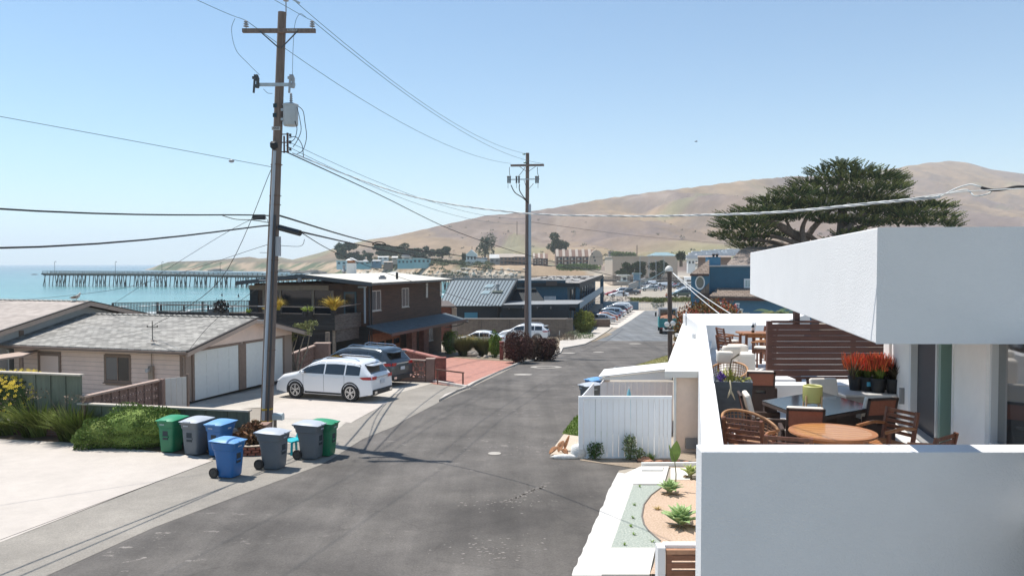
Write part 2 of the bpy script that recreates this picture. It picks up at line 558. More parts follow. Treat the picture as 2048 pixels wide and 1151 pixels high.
def nmul(src,sc_,lo,hi,vec):
 no=n.new('ShaderNodeTexNoise');no.inputs['Scale'].default_value=sc_;no.inputs['Detail'].default_value=8;no.inputs['Roughness'].default_value=.7
 l.new(vec,no.inputs['Vector'])
 mr=n.new('ShaderNodeMapRange');mr.inputs['From Min'].default_value=.3;mr.inputs['From Max'].default_value=.7;mr.inputs['To Min'].default_value=lo;mr.inputs['To Max'].default_value=hi
 l.new(no.outputs['Fac'],mr.inputs[0])
 mx=n.new('ShaderNodeVectorMath');mx.operation='SCALE';l.new(src,mx.inputs[0]);l.new(mr.outputs[0],mx.inputs['Scale'])
 return mx.outputs[0]
s0=nmul(at.outputs[0],.006,.82,1.18,gp_.outputs['Position'])
s1=nmul(s0,.035,.78,1.2,gp_.outputs['Position'])
s2=nmul(s1,.9,.88,1.12,gp_.outputs['Position'])
l.new(s2,n['Principled BSDF'].inputs['Base Color']);n['Principled BSDF'].inputs['Specular IOR Level'].default_value=.1
me.materials.append(gm)
go=bpy.data.objects.new('ground',me);COL.objects.link(go);tag(go,'the coastal terrain: street ground, beach, bluffs and dry golden hills',kind='structure')
def hgt(x,y):
 "terrain height from the grid"
 i=int(np.clip(np.searchsorted(rows,y)-1,0,nr-2))
 u=x/(60+.80*max(y,0));j=int(np.clip((u+1.5)/3*(len(us)-1),0,len(us)-2))
 return float(h[i,j]*.25+h[i+1,j]*.25+h[i,j+1]*.25+h[i+1,j+1]*.25)
def HT(px,D,dz=0.0):
 p=X(px,D,0);z=hgt(p.x,D);p=X(px,D,z);p.z=z+dz
 return p
# sea
sm_=mat('sea_water',(.055,.30,.32),.22,spec=.5)
n=sm_.node_tree.nodes;l=sm_.node_tree.links
ge=n.new('ShaderNodeNewGeometry')
sep=n.new('ShaderNodeSeparateXYZ');l.new(ge.outputs['Position'],sep.inputs[0])
mr=n.new('ShaderNodeMapRange');mr.inputs['From Min'].default_value=150;mr.inputs['From Max'].default_value=1500;l.new(sep.outputs[1],mr.inputs[0])
cr=n.new('ShaderNodeValToRGB');e=cr.color_ramp.elements
e[0].position=0;e[0].color=(.10,.24,.225,1);e[1].position=1;e[1].color=(.045,.11,.155,1)
e2=e.new(.12);e2.color=(.07,.22,.22,1);e3=e.new(.35);e3.color=(.055,.17,.19,1)
l.new(mr.outputs[0],cr.inputs[0])
mp=n.new('ShaderNodeMapping');mp.inputs['Scale'].default_value=(.012,.05,1);l.new(ge.outputs['Position'],mp.inputs[0])
nf=n.new('ShaderNodeTexNoise');nf.inputs['Scale'].default_value=1;nf.inputs['Detail'].default_value=7;nf.inputs['Roughness'].default_value=.6;l.new(mp.outputs[0],nf.inputs['Vector'])
mv=n.new('ShaderNodeMapRange');mv.inputs['From Min'].default_value=.3;mv.inputs['From Max'].default_value=.7;mv.inputs['To Min'].default_value=.75;mv.inputs['To Max'].default_value=1.2;l.new(nf.outputs['Fac'],mv.inputs[0])
vs_=n.new('ShaderNodeVectorMath');vs_.operation='SCALE';l.new(cr.outputs[0],vs_.inputs[0]);l.new(mv.outputs[0],vs_.inputs['Scale'])
mp2=n.new('ShaderNodeMapping');mp2.inputs['Scale'].default_value=(.05,.16,1);l.new(ge.outputs['Position'],mp2.inputs[0])
nc_=n.new('ShaderNodeTexNoise');nc_.inputs['Scale'].default_value=1;nc_.inputs['Detail'].default_value=8;nc_.inputs['Roughness'].default_value=.65;l.new(mp2.outputs[0],nc_.inputs['Vector'])
th=n.new('ShaderNodeMapRange');th.inputs['From Min'].default_value=.66;th.inputs['From Max'].default_value=.72;l.new(nc_.outputs['Fac'],th.inputs[0])
mxf=n.new('ShaderNodeMix');mxf.data_type='RGBA';l.new(th.outputs[0],mxf.inputs['Factor']);l.new(vs_.outputs[0],mxf.inputs[6]);mxf.inputs[7].default_value=(.75,.8,.8,1)
l.new(mxf.outputs[2],n['Principled BSDF'].inputs['Base Color'])
nw=n.new('ShaderNodeTexNoise');nw.inputs['Scale'].default_value=1;nw.inputs['Detail'].default_value=6
mp3=n.new('ShaderNodeMapping');mp3.inputs['Scale'].default_value=(.12,.4,1);l.new(ge.outputs['Position'],mp3.inputs[0]);l.new(mp3.outputs[0],nw.inputs['Vector'])
bp=n.new('ShaderNodeBump');bp.inputs['Strength'].default_value=.8;bp.inputs['Distance'].default_value=.6;l.new(nw.outputs['Fac'],bp.inputs['Height']);l.new(bp.outputs[0],n['Principled BSDF'].inputs['Normal'])
mb=MB();mb.quad((-9000,-250,SEA),(3000,-250,SEA),(3000,13000,SEA),(-9000,13000,SEA))
so_=ob('sea',mb,sm_,label='turquoise sea with small whitecaps out to the hazy horizon',kind='structure')
# surf along the beach
foam=mat('surf_foam',(.78,.82,.82),.6,var=.1,scale=.6,world=True)
def surf(a,b,off,wd,seed,nm='surf'):
 mb=MB();rg=random.Random(seed)
 a=Vector((*a,0));b=Vector((*b,0));d=(b-a).normalized();nrm=Vector((-d.y,d.x,0))
 N=60;L=[]
 for i in range(N+1):
  p=a.lerp(b,i/N);wv=off+3*math.sin(i*.35+seed)+1.5*math.sin(i*1.1)
  w2=wd*max(0.05,.5+.5*math.sin(i*.5+seed*2)+rg.uniform(-.3,.3))
  L.append((p+nrm*wv,p+nrm*(wv+w2)))
 for i in range(N):
  if rg.random()<.12:continue
  mb.slab([(L[i][0].x,L[i][0].y,SEA+.02),(L[i+1][0].x,L[i+1][0].y,SEA+.02),(L[i+1][1].x,L[i+1][1].y,SEA+.1),(L[i][1].x,L[i][1].y,SEA+.1)],.12)
 return ob(nm,mb,foam,label='white surf breaking along the grey beach',kind='stuff')
surf((-112,104),(-78,152),1,4,1);surf((-80,148),(-20,262),1,4.5,2);surf((-92,160),(-40,255),8,2.5,3)
surf((-125,620),(-230,900),2,12,4);surf((-235,930),(-560,1250),6,16,5);surf((-12,430),(-100,555),3,5,6)
# haze
hz=mat('air_haze',(1,1,1))
n=hz.node_tree.nodes;n.clear()
pv=n.new('ShaderNodeVolumePrincipled');pv.inputs['Color'].default_value=(.95,.975,1,1);pv.inputs['Density'].default_value=.00017;pv.inputs['Anisotropy'].default_value=0
mo=n.new('ShaderNodeOutputMaterial');hz.node_tree.links.new(pv.outputs[0],mo.inputs['Volume'])
mb=MB();mb.bx((-9200,-400,-160),(9000,13200,420))
hzo=ob('haze',mb,hz,label='pale sea haze over the bay',kind='stuff')
# ================================================================== FLAT GROUND COVER
def clip_y(poly,y0,y1):
 def cl(poly,f,ins):
  out=[]
  for i in range(len(poly)):
   a=poly[i];b=poly[(i+1)%len(poly)]
   ia,ib=ins(a),ins(b)
   if ia:out.append(a)
   if ia!=ib:
    t=(f-a[1])/(b[1]-a[1]);out.append((a[0]+(b[0]-a[0])*t,f))
  return out
 p=cl(poly,y0,lambda q:q[1]>=y0-1e-9)
 return cl(p,y1,lambda q:q[1]<=y1+1e-9)if len(p)>2 else[]
def patch(name,pts,dz,m,label=None,world=False,kind='structure',edge=0.0,parent=None,cat=None):
 "a sheet lying dz above the street ground, following its fall"
 poly=[(p[0],p[1])for p in(pts if world else[G(*q)for q in pts])]
 ys=[p[1]for p in poly];mb=MB()
 y=math.floor(min(ys)/2)*2
 while y<max(ys):
  c=clip_y(poly,max(y,min(ys)),min(y+2,max(ys)))
  if len(c)>2:
   k=len(mb.v);mb.v+=[(p[0],p[1],gz(p[1])+dz)for p in c]
   a=sum(c[i][0]*c[(i+1)%len(c)][1]-c[(i+1)%len(c)][0]*c[i][1]for i in range(len(c)))
   f=tuple(range(k,k+len(c)));mb.f.append(f if a>0 else f[::-1])
  y+=2
 if edge:
  n=len(poly)
  sgn=1
  for i in range(n):
   a=poly[i];b=poly[(i+1)%n]
   m_=max(1,int(abs(a[1]-b[1])//2)+1)
   for j in range(m_):
    p=(a[0]+(b[0]-a[0])*j/m_,a[1]+(b[1]-a[1])*j/m_);q=(a[0]+(b[0]-a[0])*(j+1)/m_,a[1]+(b[1]-a[1])*(j+1)/m_)
    mb.quad((p[0],p[1],gz(p[1])+dz),(q[0],q[1],gz(q[1])+dz),(q[0],q[1],gz(q[1])+dz-edge),(p[0],p[1],gz(p[1])+dz-edge))
 return ob(name,mb,m,parent,label=label,kind=kind if parent is None else None,cat=cat)
def wob(a,b,n,amp,seed=0):
 "pixel points from a to b with an uneven edge"
 rg=random.Random(seed);out=[]
 for i in range(n):
  t=i/n;s=(t*t*.5+t*.5)if b[1]>a[1]else t
  out.append((a[0]+(b[0]-a[0])*t+rg.uniform(-amp,amp),a[1]+(b[1]-a[1])*t+rg.uniform(-amp,amp)*.3))
 return out
# asphalt: long worn tracks along the road, pale scuffs, dark patches
def asphalt(name,c,c2,sc=.35,head=14):
 m=mat(name,c,.9,spec=.25)
 n=m.node_tree.nodes;l=m.node_tree.links
 ge=n.new('ShaderNodeNewGeometry')
 mp=n.new('ShaderNodeMapping');mp.inputs['Rotation'].default_value=(0,0,R(head));mp.inputs['Scale'].default_value=(1.1,.045,1)
 l.new(ge.outputs['Position'],mp.inputs[0])
 def nz(vec,s,d,r_=.6):
  q=n.new('ShaderNodeTexNoise');q.inputs['Scale'].default_value=s;q.inputs['Detail'].default_value=d;q.inputs['Roughness'].default_value=r_;l.new(vec,q.inputs['Vector']);return q.outputs['Fac']
 def ramp(src,a,b,lo,hi):
  r=n.new('ShaderNodeMapRange');r.inputs['From Min'].default_value=a;r.inputs['From Max'].default_value=b;r.inputs['To Min'].default_value=lo;r.inputs['To Max'].default_value=hi;l.new(src,r.inputs[0]);return r.outputs[0]
 def mul(a,b):
  r=n.new('ShaderNodeMath');r.operation='MULTIPLY';l.new(a,r.inputs[0]);l.new(b,r.inputs[1]);return r.outputs[0]
 t=ramp(nz(mp.outputs[0],1.0,5),.3,.7,.8,1.22)
 pch=ramp(nz(ge.outputs['Position'],.33,9,.7),.35,.68,.78,1.22)
 gr=ramp(nz(ge.outputs['Position'],22,6,.85),.3,.7,.70,1.30)
 val=mul(mul(t,pch),gr)
 tone=n.new('ShaderNodeMix');tone.data_type='RGBA';l.new(ramp(nz(ge.outputs['Position'],.5,5),.4,.62,0,1),tone.inputs['Factor']);tone.inputs[6].default_value=(*c,1);tone.inputs[7].default_value=(*c2,1)
 sc_=n.new('ShaderNodeVectorMath');sc_.operation='SCALE';l.new(tone.outputs[2],sc_.inputs[0]);l.new(val,sc_.inputs['Scale'])
 # flaked pale spots and fine cracks
 mp2=n.new('ShaderNodeMapping');mp2.inputs['Scale'].default_value=(.8,1.5,1);l.new(ge.outputs['Position'],mp2.inputs[0])
 vo=n.new('ShaderNodeTexVoronoi');vo.feature='DISTANCE_TO_EDGE';vo.inputs['Scale'].default_value=.28
 wv=n.new('ShaderNodeVectorMath');wv.operation='ADD';nn_=n.new('ShaderNodeTexNoise');nn_.inputs['Scale'].default_value=.9;nn_.inputs['Detail'].default_value=6;l.new(ge.outputs['Position'],nn_.inputs['Vector']);l.new(ge.outputs['Position'],wv.inputs[0]);l.new(nn_.outputs['Color'],wv.inputs[1]);l.new(wv.outputs[0],vo.inputs['Vector'])
 crk=ramp(vo.outputs['Distance'],.0,.008,.87,1.0)
 cv=n.new('ShaderNodeVectorMath');cv.operation='SCALE';l.new(sc_.outputs[0],cv.inputs[0]);l.new(crk,cv.inputs['Scale']);sc_=cv
 sp=ramp(nz(mp2.outputs[0],2.2,9,.72),.60,.64,0,.85)
 rg_=ramp(nz(ge.outputs['Position'],.16,3),.50,.60,.05,1)
 mx=n.new('ShaderNodeMix');mx.data_type='RGBA';l.new(mul(sp,rg_),mx.inputs['Factor']);l.new(sc_.outputs[0],mx.inputs[6]);mx.inputs[7].default_value=(.3,.27,.24,1)
 # darker oiled stretch by the white fence
 gd=n.new('ShaderNodeVectorMath');gd.operation='DISTANCE';gd.inputs[1].default_value=(1.6,18.2,0);l.new(wv.outputs[0],gd.inputs[0])
 dk_=n.new('ShaderNodeVectorMath');dk_.operation='SCALE';l.new(mx.outputs[2],dk_.inputs[0]);l.new(ramp(gd.outputs['Value'],1.2,4.8,.70,1.0),dk_.inputs['Scale'])
 l.new(dk_.outputs[0],n['Principled BSDF'].inputs['Base Color'])
 bp=n.new('ShaderNodeBump');bp.inputs['Strength'].default_value=.25;bp.inputs['Distance'].default_value=.01;l.new(nz(ge.outputs['Position'],60,3),bp.inputs['Height']);l.new(bp.outputs[0],n['Principled BSDF'].inputs['Normal'])
 return m
def slabmat(name,c,var=.08,head=HN,jx=0,jy=0,stain=.14,rough=.85):
 m=mat(name,c,rough,spec=.3)
 n=m.node_tree.nodes;l=m.node_tree.links
 ge=n.new('ShaderNodeNewGeometry')
 def nz(s,d,r_=.6):
  q=n.new('ShaderNodeTexNoise');q.inputs['Scale'].default_value=s;q.inputs['Detail'].default_value=d;q.inputs['Roughness'].default_value=r_;l.new(ge.outputs['Position'],q.inputs['Vector']);return q.outputs['Fac']
 def ramp(src,a,b,lo,hi):
  r=n.new('ShaderNodeMapRange');r.inputs['From Min'].default_value=a;r.inputs['From Max'].default_value=b;r.inputs['To Min'].default_value=lo;r.inputs['To Max'].default_value=hi;l.new(src,r.inputs[0]);return r.outputs[0]
 def mul(a,b):
  r=n.new('ShaderNodeMath');r.operation='MULTIPLY';l.new(a,r.inputs[0]);l.new(b,r.inputs[1]);return r.outputs[0]
 v=mul(ramp(nz(.5,9,.72),.3,.7,1-stain,1+stain*.5),ramp(nz(30,4,.8),.3,.7,1-var,1+var))
 v=mul(v,ramp(nz(2.6,6),.3,.7,.95,1.04))
 sc_=n.new('ShaderNodeVectorMath');sc_.operation='SCALE';sc_.inputs[0].default_value=c;l.new(v,sc_.inputs['Scale'])
 l.new(sc_.outputs[0],n['Principled BSDF'].inputs['Base Color'])
 return m
A1=asphalt('asphalt',(.103,.094,.086),(.137,.125,.113))
A2=asphalt('bluish_asphalt',(.155,.165,.175),(.175,.182,.186),head=10)
CON=slabmat('pale_concrete',(.50,.45,.40),.06,stain=.10)
CON2=slabmat('grey_aggregate',(.285,.26,.225),.24,stain=.24)
CON3=slabmat('kerb_concrete',(.50,.46,.41),.08,stain=.2)
CONW=slabmat('white_concrete',(.60,.58,.54),.08,stain=.12)
# road, wide near sheet: left and right edges as the photo shows them
roadL=[(-60,1222),(94,1151),(312,1053),(469,994),(640,930),(662,918),(725,878),(787,853),(880,803),(940,777),(1000,747),(1040,727),(1100,716),(1122,706),(1126,697),(1170,689),(1186,681)]
roadR=[(1342,682),(1346,712),(1310,724),(1240,738),(1200,752),(1180,790),(1150,845),(1128,868),(1108,895),(1100,912),(1180,922),(1262,936),(1238,940)]+wob((1231,954),(1144,1151),26,1.6,3)[1:]+[(1128,1190)]
patch('road',roadL+roadR,.008,A1,'worn dark asphalt street running down towards the beach')
nearp=[G(-60,1222),G(1128,1190)]
patch('road',[(nearp[0].x,nearp[0].y),(nearp[1].x,nearp[1].y),(nearp[1].x-4.2,-10),(nearp[0].x-6.5,-10)],.006,A1,'asphalt of the same street below the camera',world=True)
patch('road',[(1186,681),(1238,655),(1262,640),(1290,621),(1322,621),(1342,650),(1342,682)],.009,A2,'smoother bluish grey asphalt of the far street')
# apron beside the road, drives
patch('pavement',[(-60,1222),(94,1151),(312,1053),(469,994),(640,930),(662,918),(725,878),(787,853),(880,803),(938,777),(865,769),(720,770),(560,800),(500,905),(415,925),(0,1085),(-120,1130)],.012,CON2,'grey aggregate apron between the drives and the street')
patch('driveway',[(-300,1192),(-120,1130),(0,1085),(300,968),(425,922),(372,908),(300,897),(150,880),(0,874),(-300,862)],.016,CON,'bright concrete driveway in the left foreground')
jm=mat('joint_dark_gap',(.10,.09,.08),.9)  # plain dark colour of the driveway joint strip
mb=MB()
for a,b in(((-300,1192),(425,922)),):
 p,q=G(*a),G(*b);mb.beam(p+UP*.012,q+UP*.012,.025,.012)
ob('driveway_joint',mb,jm,label='dark expansion joint along the driveway edge',kind='structure')
patch('driveway',[(500,905),(560,812),(480,818),(390,838),(366,812),(525,770),(600,735),(868,766),(790,788),(700,838),(665,868)],.016,slabmat('drive_concrete',(.46,.42,.365),.1,stain=.2),'worn concrete driveway in front of the garage with the two parked cars')
patch('driveway',[(556,800),(600,796),(780,803),(702,846),(640,838),(520,836)],.020,CON,'paler concrete panel of the garage driveway')
patch('pavement',[(1040,727),(1100,716),(1122,706),(1126,697),(1170,689),(1225,655),(1180,655),(1120,683),(1118,696),(1110,706),(1090,712),(1046,722),(938,775),(890,792),(878,803)],.10,CON3,'pale concrete pavement and kerb rounding the corner',edge=.12)
patch('pavement',[(1238,655),(1262,640),(1290,621),(1268,620),(1205,640),(1190,655)],.012,slabmat('bay_concrete',(.58,.53,.47),.06),'pale concrete parking bay beside the far street')
# red paved drive
red=brickmat('red_pavers',(.50,.23,.17),(.42,.19,.145),(.33,.2,.16),.30,.15,.01,.2,axis='xy')
patch('driveway',[(800,712),(942,716),(1043,724),(936,775),(868,768),(820,755)],.018,red,'salmon red paved driveway of the dark timber house')
patch('planting_bed',[(880,712),(942,718),(1043,724),(1100,714),(1118,700),(1110,690),(960,690),(870,700)],.03,slabmat('bed_soil',(.26,.21,.15),.25,stain=.3),'gravelly planting bed at the street corner')
patch('planting_bed',[(1104,690),(1118,697),(1190,682),(1225,668),(1195,662),(1100,672)],.03,MATS['bed_soil'],'sandy bed of low shrubs at the far corner')
mb=MB()
a=G(936,775);b=G(1043,724)
mb.beam(a+UP*.02,b+UP*.02,.12,.06);ob('paving_edge',mb,mat('pale_trim',(.62,.56,.5),.8,var=.1),label='pale edging strip in front of the red driveway',kind='structure')
mb=MB();mb.beam(a+Vector((.25,-.12,.015)),b+Vector((.25,-.1,.015)),.28,.02);ob('trench_drain',mb,mat('dark_grate',(.10,.09,.08),.8),label='dark drain strip along the red driveway',kind='structure')
# manhole rings
rm=mat('manhole_ring',(.38,.35,.31),.9,var=.15,scale=9)
for(px,py,r,hole)in((1092,734,.95,1),(1046,749,.5,0),(1136,706,.55,0),(1197,704,.45,0),(1270,687,.6,0),(989,907,.19,0)):
 p=G(px,py);mb=MB();N=28;sl_=(gz(p.y+1)-gz(p.y-1))/2
 if hole:
  vs=[(p.x+rr*math.cos(2*PI*k/N),p.y+rr*math.sin(2*PI*k/N),p.z+.02+sl_*rr*math.sin(2*PI*k/N))for rr in(r,r*.62)for k in range(N)]
  mb.add(vs,[(k,(k+1)%N,N+(k+1)%N,N+k)for k in range(N)])
 else:
  mb.add([(p.x+r*math.cos(2*PI*k/N),p.y+r*math.sin(2*PI*k/N),p.z+.02+sl_*r*math.sin(2*PI*k/N))for k in range(N)],[tuple(range(N))])
 ob('manhole_surround',mb,rm,label='pale concrete ring set in the asphalt',kind='structure')
# dried splashes and a drip trail on the asphalt
spm=mat('dried_splash',(.215,.195,.175),.95,var=.3,scale=9)
mb=MB();sr=random.Random(11)
def splash(px,py,r):
 p=G(px,py);N=9;mb.add([(p.x+r*sr.uniform(.4,1.2)*math.cos(2*PI*k/N)*1.5,p.y+r*sr.uniform(.4,1.2)*math.sin(2*PI*k/N),.0125)for k in range(N)],[tuple(range(N))])
for k in range(70):splash(sr.gauss(985,48),sr.gauss(1102,14),sr.uniform(.008,.035))
for k in range(70):splash(sr.gauss(1000,60),sr.gauss(1004,12),sr.uniform(.006,.03))
for k in range(90):f_=k/90;splash(1000+88*f_+sr.gauss(0,2),1005-34*f_**1.3+sr.gauss(0,1.5),sr.uniform(.01,.04)*(.6+f_))
for k in range(60):splash(sr.gauss(1030,60),sr.gauss(895,9),sr.uniform(.008,.03))
for k in range(90):splash(sr.uniform(150,1150),sr.uniform(900,1150),sr.uniform(.004,.014))
ob('asphalt_flakes',mb,spm,label='pale dried splashes and a drip trail on the dark asphalt',kind='stuff')
# lawn scraps
GRS=mat('grass_blade',(.13,.22,.035),.8,island=.35)
GRY=mat('dry_grass_blade',(.28,.27,.07),.8,island=.3)
def lawn(pts,n,m,label,hgt_=.06,basec=(.12,.15,.04)):
 poly=[G(*q)for q in pts]
 patch('lawn',pts,.02,mat('lawn_soil'+str(len(MATS)),basec,.95,var=.3,scale=5),label+', its ground')
 xs=[p.x for p in poly];ys=[p.y for p in poly];mb=MB();k=0
 V=[]
 while k<n:
  x=rnd.uniform(min(xs),max(xs));y=rnd.uniform(min(ys),max(ys));ins=False
  for i in range(len(poly)):
   a=poly[i];b=poly[(i+1)%len(poly)]
   if(a.y>y)!=(b.y>y)and x<(b.x-a.x)*(y-a.y)/(b.y-a.y)+a.x:ins=not ins
  k+=1
  if not ins:continue
  a=rnd.random()*6.28;hh=hgt_*rnd.uniform(.5,1.4);dx=math.cos(a)*.012;dy=math.sin(a)*.012;z=gz(y)+.02
  lx=rnd.uniform(-.5,.5)*hh;ly=rnd.uniform(-.5,.5)*hh
  mb.add([(x-dx,y-dy,z),(x+dx,y+dy,z),(x+lx,y+ly,z+hh)],[(0,1,2)])
 ob('grass',mb,m,label=label,kind='stuff')
lawn([(1124,868),(1150,835),(1180,812),(1215,812),(1215,874),(1160,873)],9000,GRS,'bright green grass patch left of the white fence')
lawn([(1270,731),(1330,712),(1350,709),(1350,728)],5000,GRY,'yellowish strip of grass by the short wooden pole',.08,(.22,.2,.07))
patch('sand_strip',[(1100,912),(1108,895),(1128,868),(1162,868),(1162,918)],.02,slabmat('sand_strip',(.50,.42,.33),.15),'sandy concrete strip beside the white fence')
# ================================================================== GARDEN IN FRONT OF THE TERRACE
patch('kerb_strip',[(1144,1153)]+wob((1144,1151),(1231,954),30,2.0,9)+[(1236,946),(1250,948),(1280,934),(1290,934),(1207,1153)],.03,CONW,'rough edged white concrete strip along the asphalt',edge=.02)
grv=mat('blue_green_gravel',(.20,.25,.215),.9,col2=(.50,.52,.46),scale=26,bump=.8,bscale=60,detail=9)
patch('gravel_bed',[(1266,972),(1330,972),(1302,993),(1288,1012),(1284,1035),(1288,1050),(1298,1064),(1321,1084),(1321,1098),(1222,1098)],.035,grv,'blue green gravel bed behind the kerb')
tan=mat('tan_gravel',(.36,.25,.17),.95,col2=(.62,.47,.36),scale=24,bump=.7,bscale=70,detail=9)
patch('gravel_bed',[(1321,1084),(1298,1064),(1288,1050),(1284,1035),(1288,1012),(1302,993),(1330,972),(1345,962),(1470,962),(1470,1151),(1300,1151),(1321,1097)],.04,tan,'tan decomposed granite bed planted with agaves')
patch('paving_slab',[(1224,1099),(1311,1099),(1299,1153),(1203,1153)],.05,CONW,'white paving slab beside the slatted gate',edge=.04)
patch('paving_slab',[(1266,971),(1328,971),(1338,935),(1282,935)],.05,CONW,'white paving slab at the far end of the gravel',edge=.04)
patch('paving_slab',[(1341,962),(1380,962),(1380,938),(1341,938)],.05,CONW,'white paving slab under the small agave',edge=.04)
patch('utility_cover',[(1283,945),(1325,945),(1327,938),(1287,938)],.075,mat('cover_grey',(.5,.5,.48),.8,var=.1),'rectangular utility cover in the paving slab',edge=.03)
patch('planting_bed',[(1160,921),(1265,936),(1420,936),(1420,905),(1160,905)],.02,slabmat('fence_soil',(.30,.24,.18),.3,stain=.3),'narrow dirt bed at the foot of the white fence')
mb=MB();p=[G(*q)for q in((1321,1085),(1298,1065),(1288,1051),(1284,1035),(1288,1012),(1302,993),(1330,972))]
mb.tube([q+UP*.04 for q in p],.022,5);ob('garden_edging',mb,mat('steel_edge',(.15,.13,.11),.6),label='curved dark edging between the two gravels',cat='garden edging')
mb=MB();mb.beam(G(1283,933)+UP*.05,G(1420,932)+UP*.05,.08,.14);ob('garden_kerb',mb,mat('painted_white',(.8,.79,.76),.6),label='thin white kerb closing the far end of the gravel garden',cat='kerb')
# agaves: large leaves one by one
def agave(px,py,r,n,label,m,upr=.6):
 p=G(px,py);p.z=.05
 t=thing('agave',label,'agave',p,group='agaves in the gravel garden')
 me=None
 for i in range(n):
  k=i/n
  a=i*2.39996+rnd.uniform(-.15,.15);el=R(18+62*k)+rnd.uniform(-.1,.1);L=r*(1.0-.35*k)*rnd.uniform(.9,1.08)
  if me is None:
   mb=MB();N=7;vs=[]
   for j in range(N+1):
    s=j/N;wd=.40*math.sin(PI*(0.12+.86*s)**1.15)*.5*(1-s**4)+.004
    zz=.10*math.sin(s*PI)*1.0
    vs+=[(s,wd,zz+.16*wd),(s,0,zz-.05*(1-s)),(s,-wd,zz+.16*wd)]
   fs=[]
   for j in range(N):
    for c_ in(0,1):fs.append((j*3+c_,j*3+c_+1,j*3+c_+4,j*3+c_+3))
   mb.add(vs,fs)
   lf=ob('leaf',mb,m,None,smooth='all');lf.data.transform(Matrix.Translation(lf.location));lf.location=(0,0,0)
   sm2=lf.modifiers.new('thickness','SOLIDIFY');sm2.thickness=.03;me=lf.data;o=lf
  else:
   o=lf.copy();COL.objects.link(o)
  o.parent=t
  o.rotation_euler=(rnd.uniform(-.2,.2),-el,a);o.scale=(L,L,L);o.location=(0,0,.04+.05*k)
 mb=MB();mb.tube([(0,0,-.06),(0,0,.12)],[.06,.05],8);o=ob('stem',mb,mat('agave_stem',(.3,.24,.12),.9),None)
 o.parent=t;o.location=(0,0,-.06)
 dl=MB()
 for i in range(10):
  a=rnd.random()*6.28;q=Vector((math.cos(a),math.sin(a),0))
  dl.tube([(0,0,.02),tuple(q*r*.4+UP*.03),tuple(q*r*.65+UP*-.01)],[.02,.014,.004],4)
 o=ob('dead_leaves',dl,mat('dead_leaf',(.26,.17,.1),.95),None);o.parent=t;o.location=(0,0,-.03)
 return t
AG=mat('agave_green',(.20,.33,.12),.45,var=.2,scale=2,col2=(.31,.42,.17))
agave(1362,1055,.52,34,'largest agave, broad grey green leaves, nearest the slatted gate',AG)
agave(1340,990,.40,26,'medium agave between the curved edging and the large agave',AG)
agave(1380,957,.36,18,'small agave on the white slab by the terrace wall',mat('agave_yellow',(.33,.38,.12),.5,var=.15))
# paddle plant on a stalk
p=G(1351,985)
t=thing('broad_leaf_plant','tall plant with one broad paddle leaf on a thin stalk behind the agaves','plant',p)
mb=MB();mb.tube([p,p+Vector((.02,.05,.45)),p+Vector((-.02,.1,.9))],[.018,.014,.01],6);ob('stem',mb,mat('stalk',(.24,.2,.1),.8),t)
for(dx,an,L,tw)in((-.02,.12,.52,.2),(0,-.35,.42,1.4)):
 mb=MB();vs=[];N=8
 for j in range(N+1):
  s=j/N;wd=.13*math.sin(PI*(.08+.9*s));vs+=[Vector((dx+math.sin(an)*s*L-wd*math.cos(tw),.1+wd*math.sin(tw),.72+s*L)),Vector((dx+math.sin(an)*s*L+.02,.1+.03,.72+s*L)),Vector((dx+math.sin(an)*s*L+wd*math.cos(tw),.1-wd*math.sin(tw),.72+s*L))]
 fs=[(j*3+c_,j*3+c_+1,j*3+c_+4,j*3+c_+3)for j in range(N)for c_ in(0,1)]
 mb.add([p+v for v in vs],fs);ob('leaf',mb,mat('paddle_leaf',(.22,.32,.07),.5,var=.25),t,smooth='all')
for(px,py)in((1280,976),(1269,1013),(1266,1039),(1262,1056),(1268,1072),(1305,1087),(1249,1093)):
 p=G(px,py);mb=MB();blades(mb,(p.x,p.y,.03),14,.10,.07,.012,base=.02)
 ob('sprig',mb,mat('sprig_green',(.18,.28,.06),.8,island=.3),label='tiny green sprig '+{1280:'beside the far paving slab, farthest of the seven',1269:'second from the far end of the gravel bed',1266:'third from the far end of the gravel bed',1262:'fourth from the far end, a bit towards the kerb',1268:'fifth from the far end of the gravel bed',1305:'near the curved edging, rightmost of the seven',1249:'nearest the white kerb corner, leftmost of the seven'}[px],cat='sprig',group='sprigs in the gravel bed')
p=G(1316,1022);mb=MB();blades(mb,(p.x,p.y,.03),40,.12,.14,.012,base=.05)
ob('grass_tuft',mb,mat('straw',(.42,.30,.10),.85,island=.3),label='small straw coloured tuft beside the curved edging',cat='grass tuft')
# slatted gate and its white wall by the terrace
wal=mat('white_stucco',(.72,.715,.71),.9,var=.02,scale=1.4,bump=.3,bscale=40,spec=.2)
D0=12.6;z1=Z(1315,1078,1.02).z
fr=hframe(P(1318,1085,D0).to_2d().to_3d(),0)
gx=P(1318,1085,D0).x
t=thing('white_garden_wall','low white wall framing the slatted gate at lower right','wall',(gx,D0,0))
mb=MB();mb.bx((gx-.02,D0-.02,0),(gx+.10,D0+.22,.98));ob('gate_post',mb,wal,t)
mb=MB();mb.bx((gx+.10,D0+.06,.90),(gx+.80,D0+.22,1.0));ob('wall_top',mb,wal,t)
mb=MB();mb.bx((gx-.02,D0-5.5,0),(gx+.04,D0-.02,.05));ob('plinth',mb,wal,t)
wd=mat('redwood_slat',(.20,.085,.045),.6,var=.3,scale=3,stretch=(1,8,8),bump=.2)
t=thing('slatted_gate','reddish wooden gate of horizontal slats at the bottom right corner of the garden','gate',(gx,D0,0))
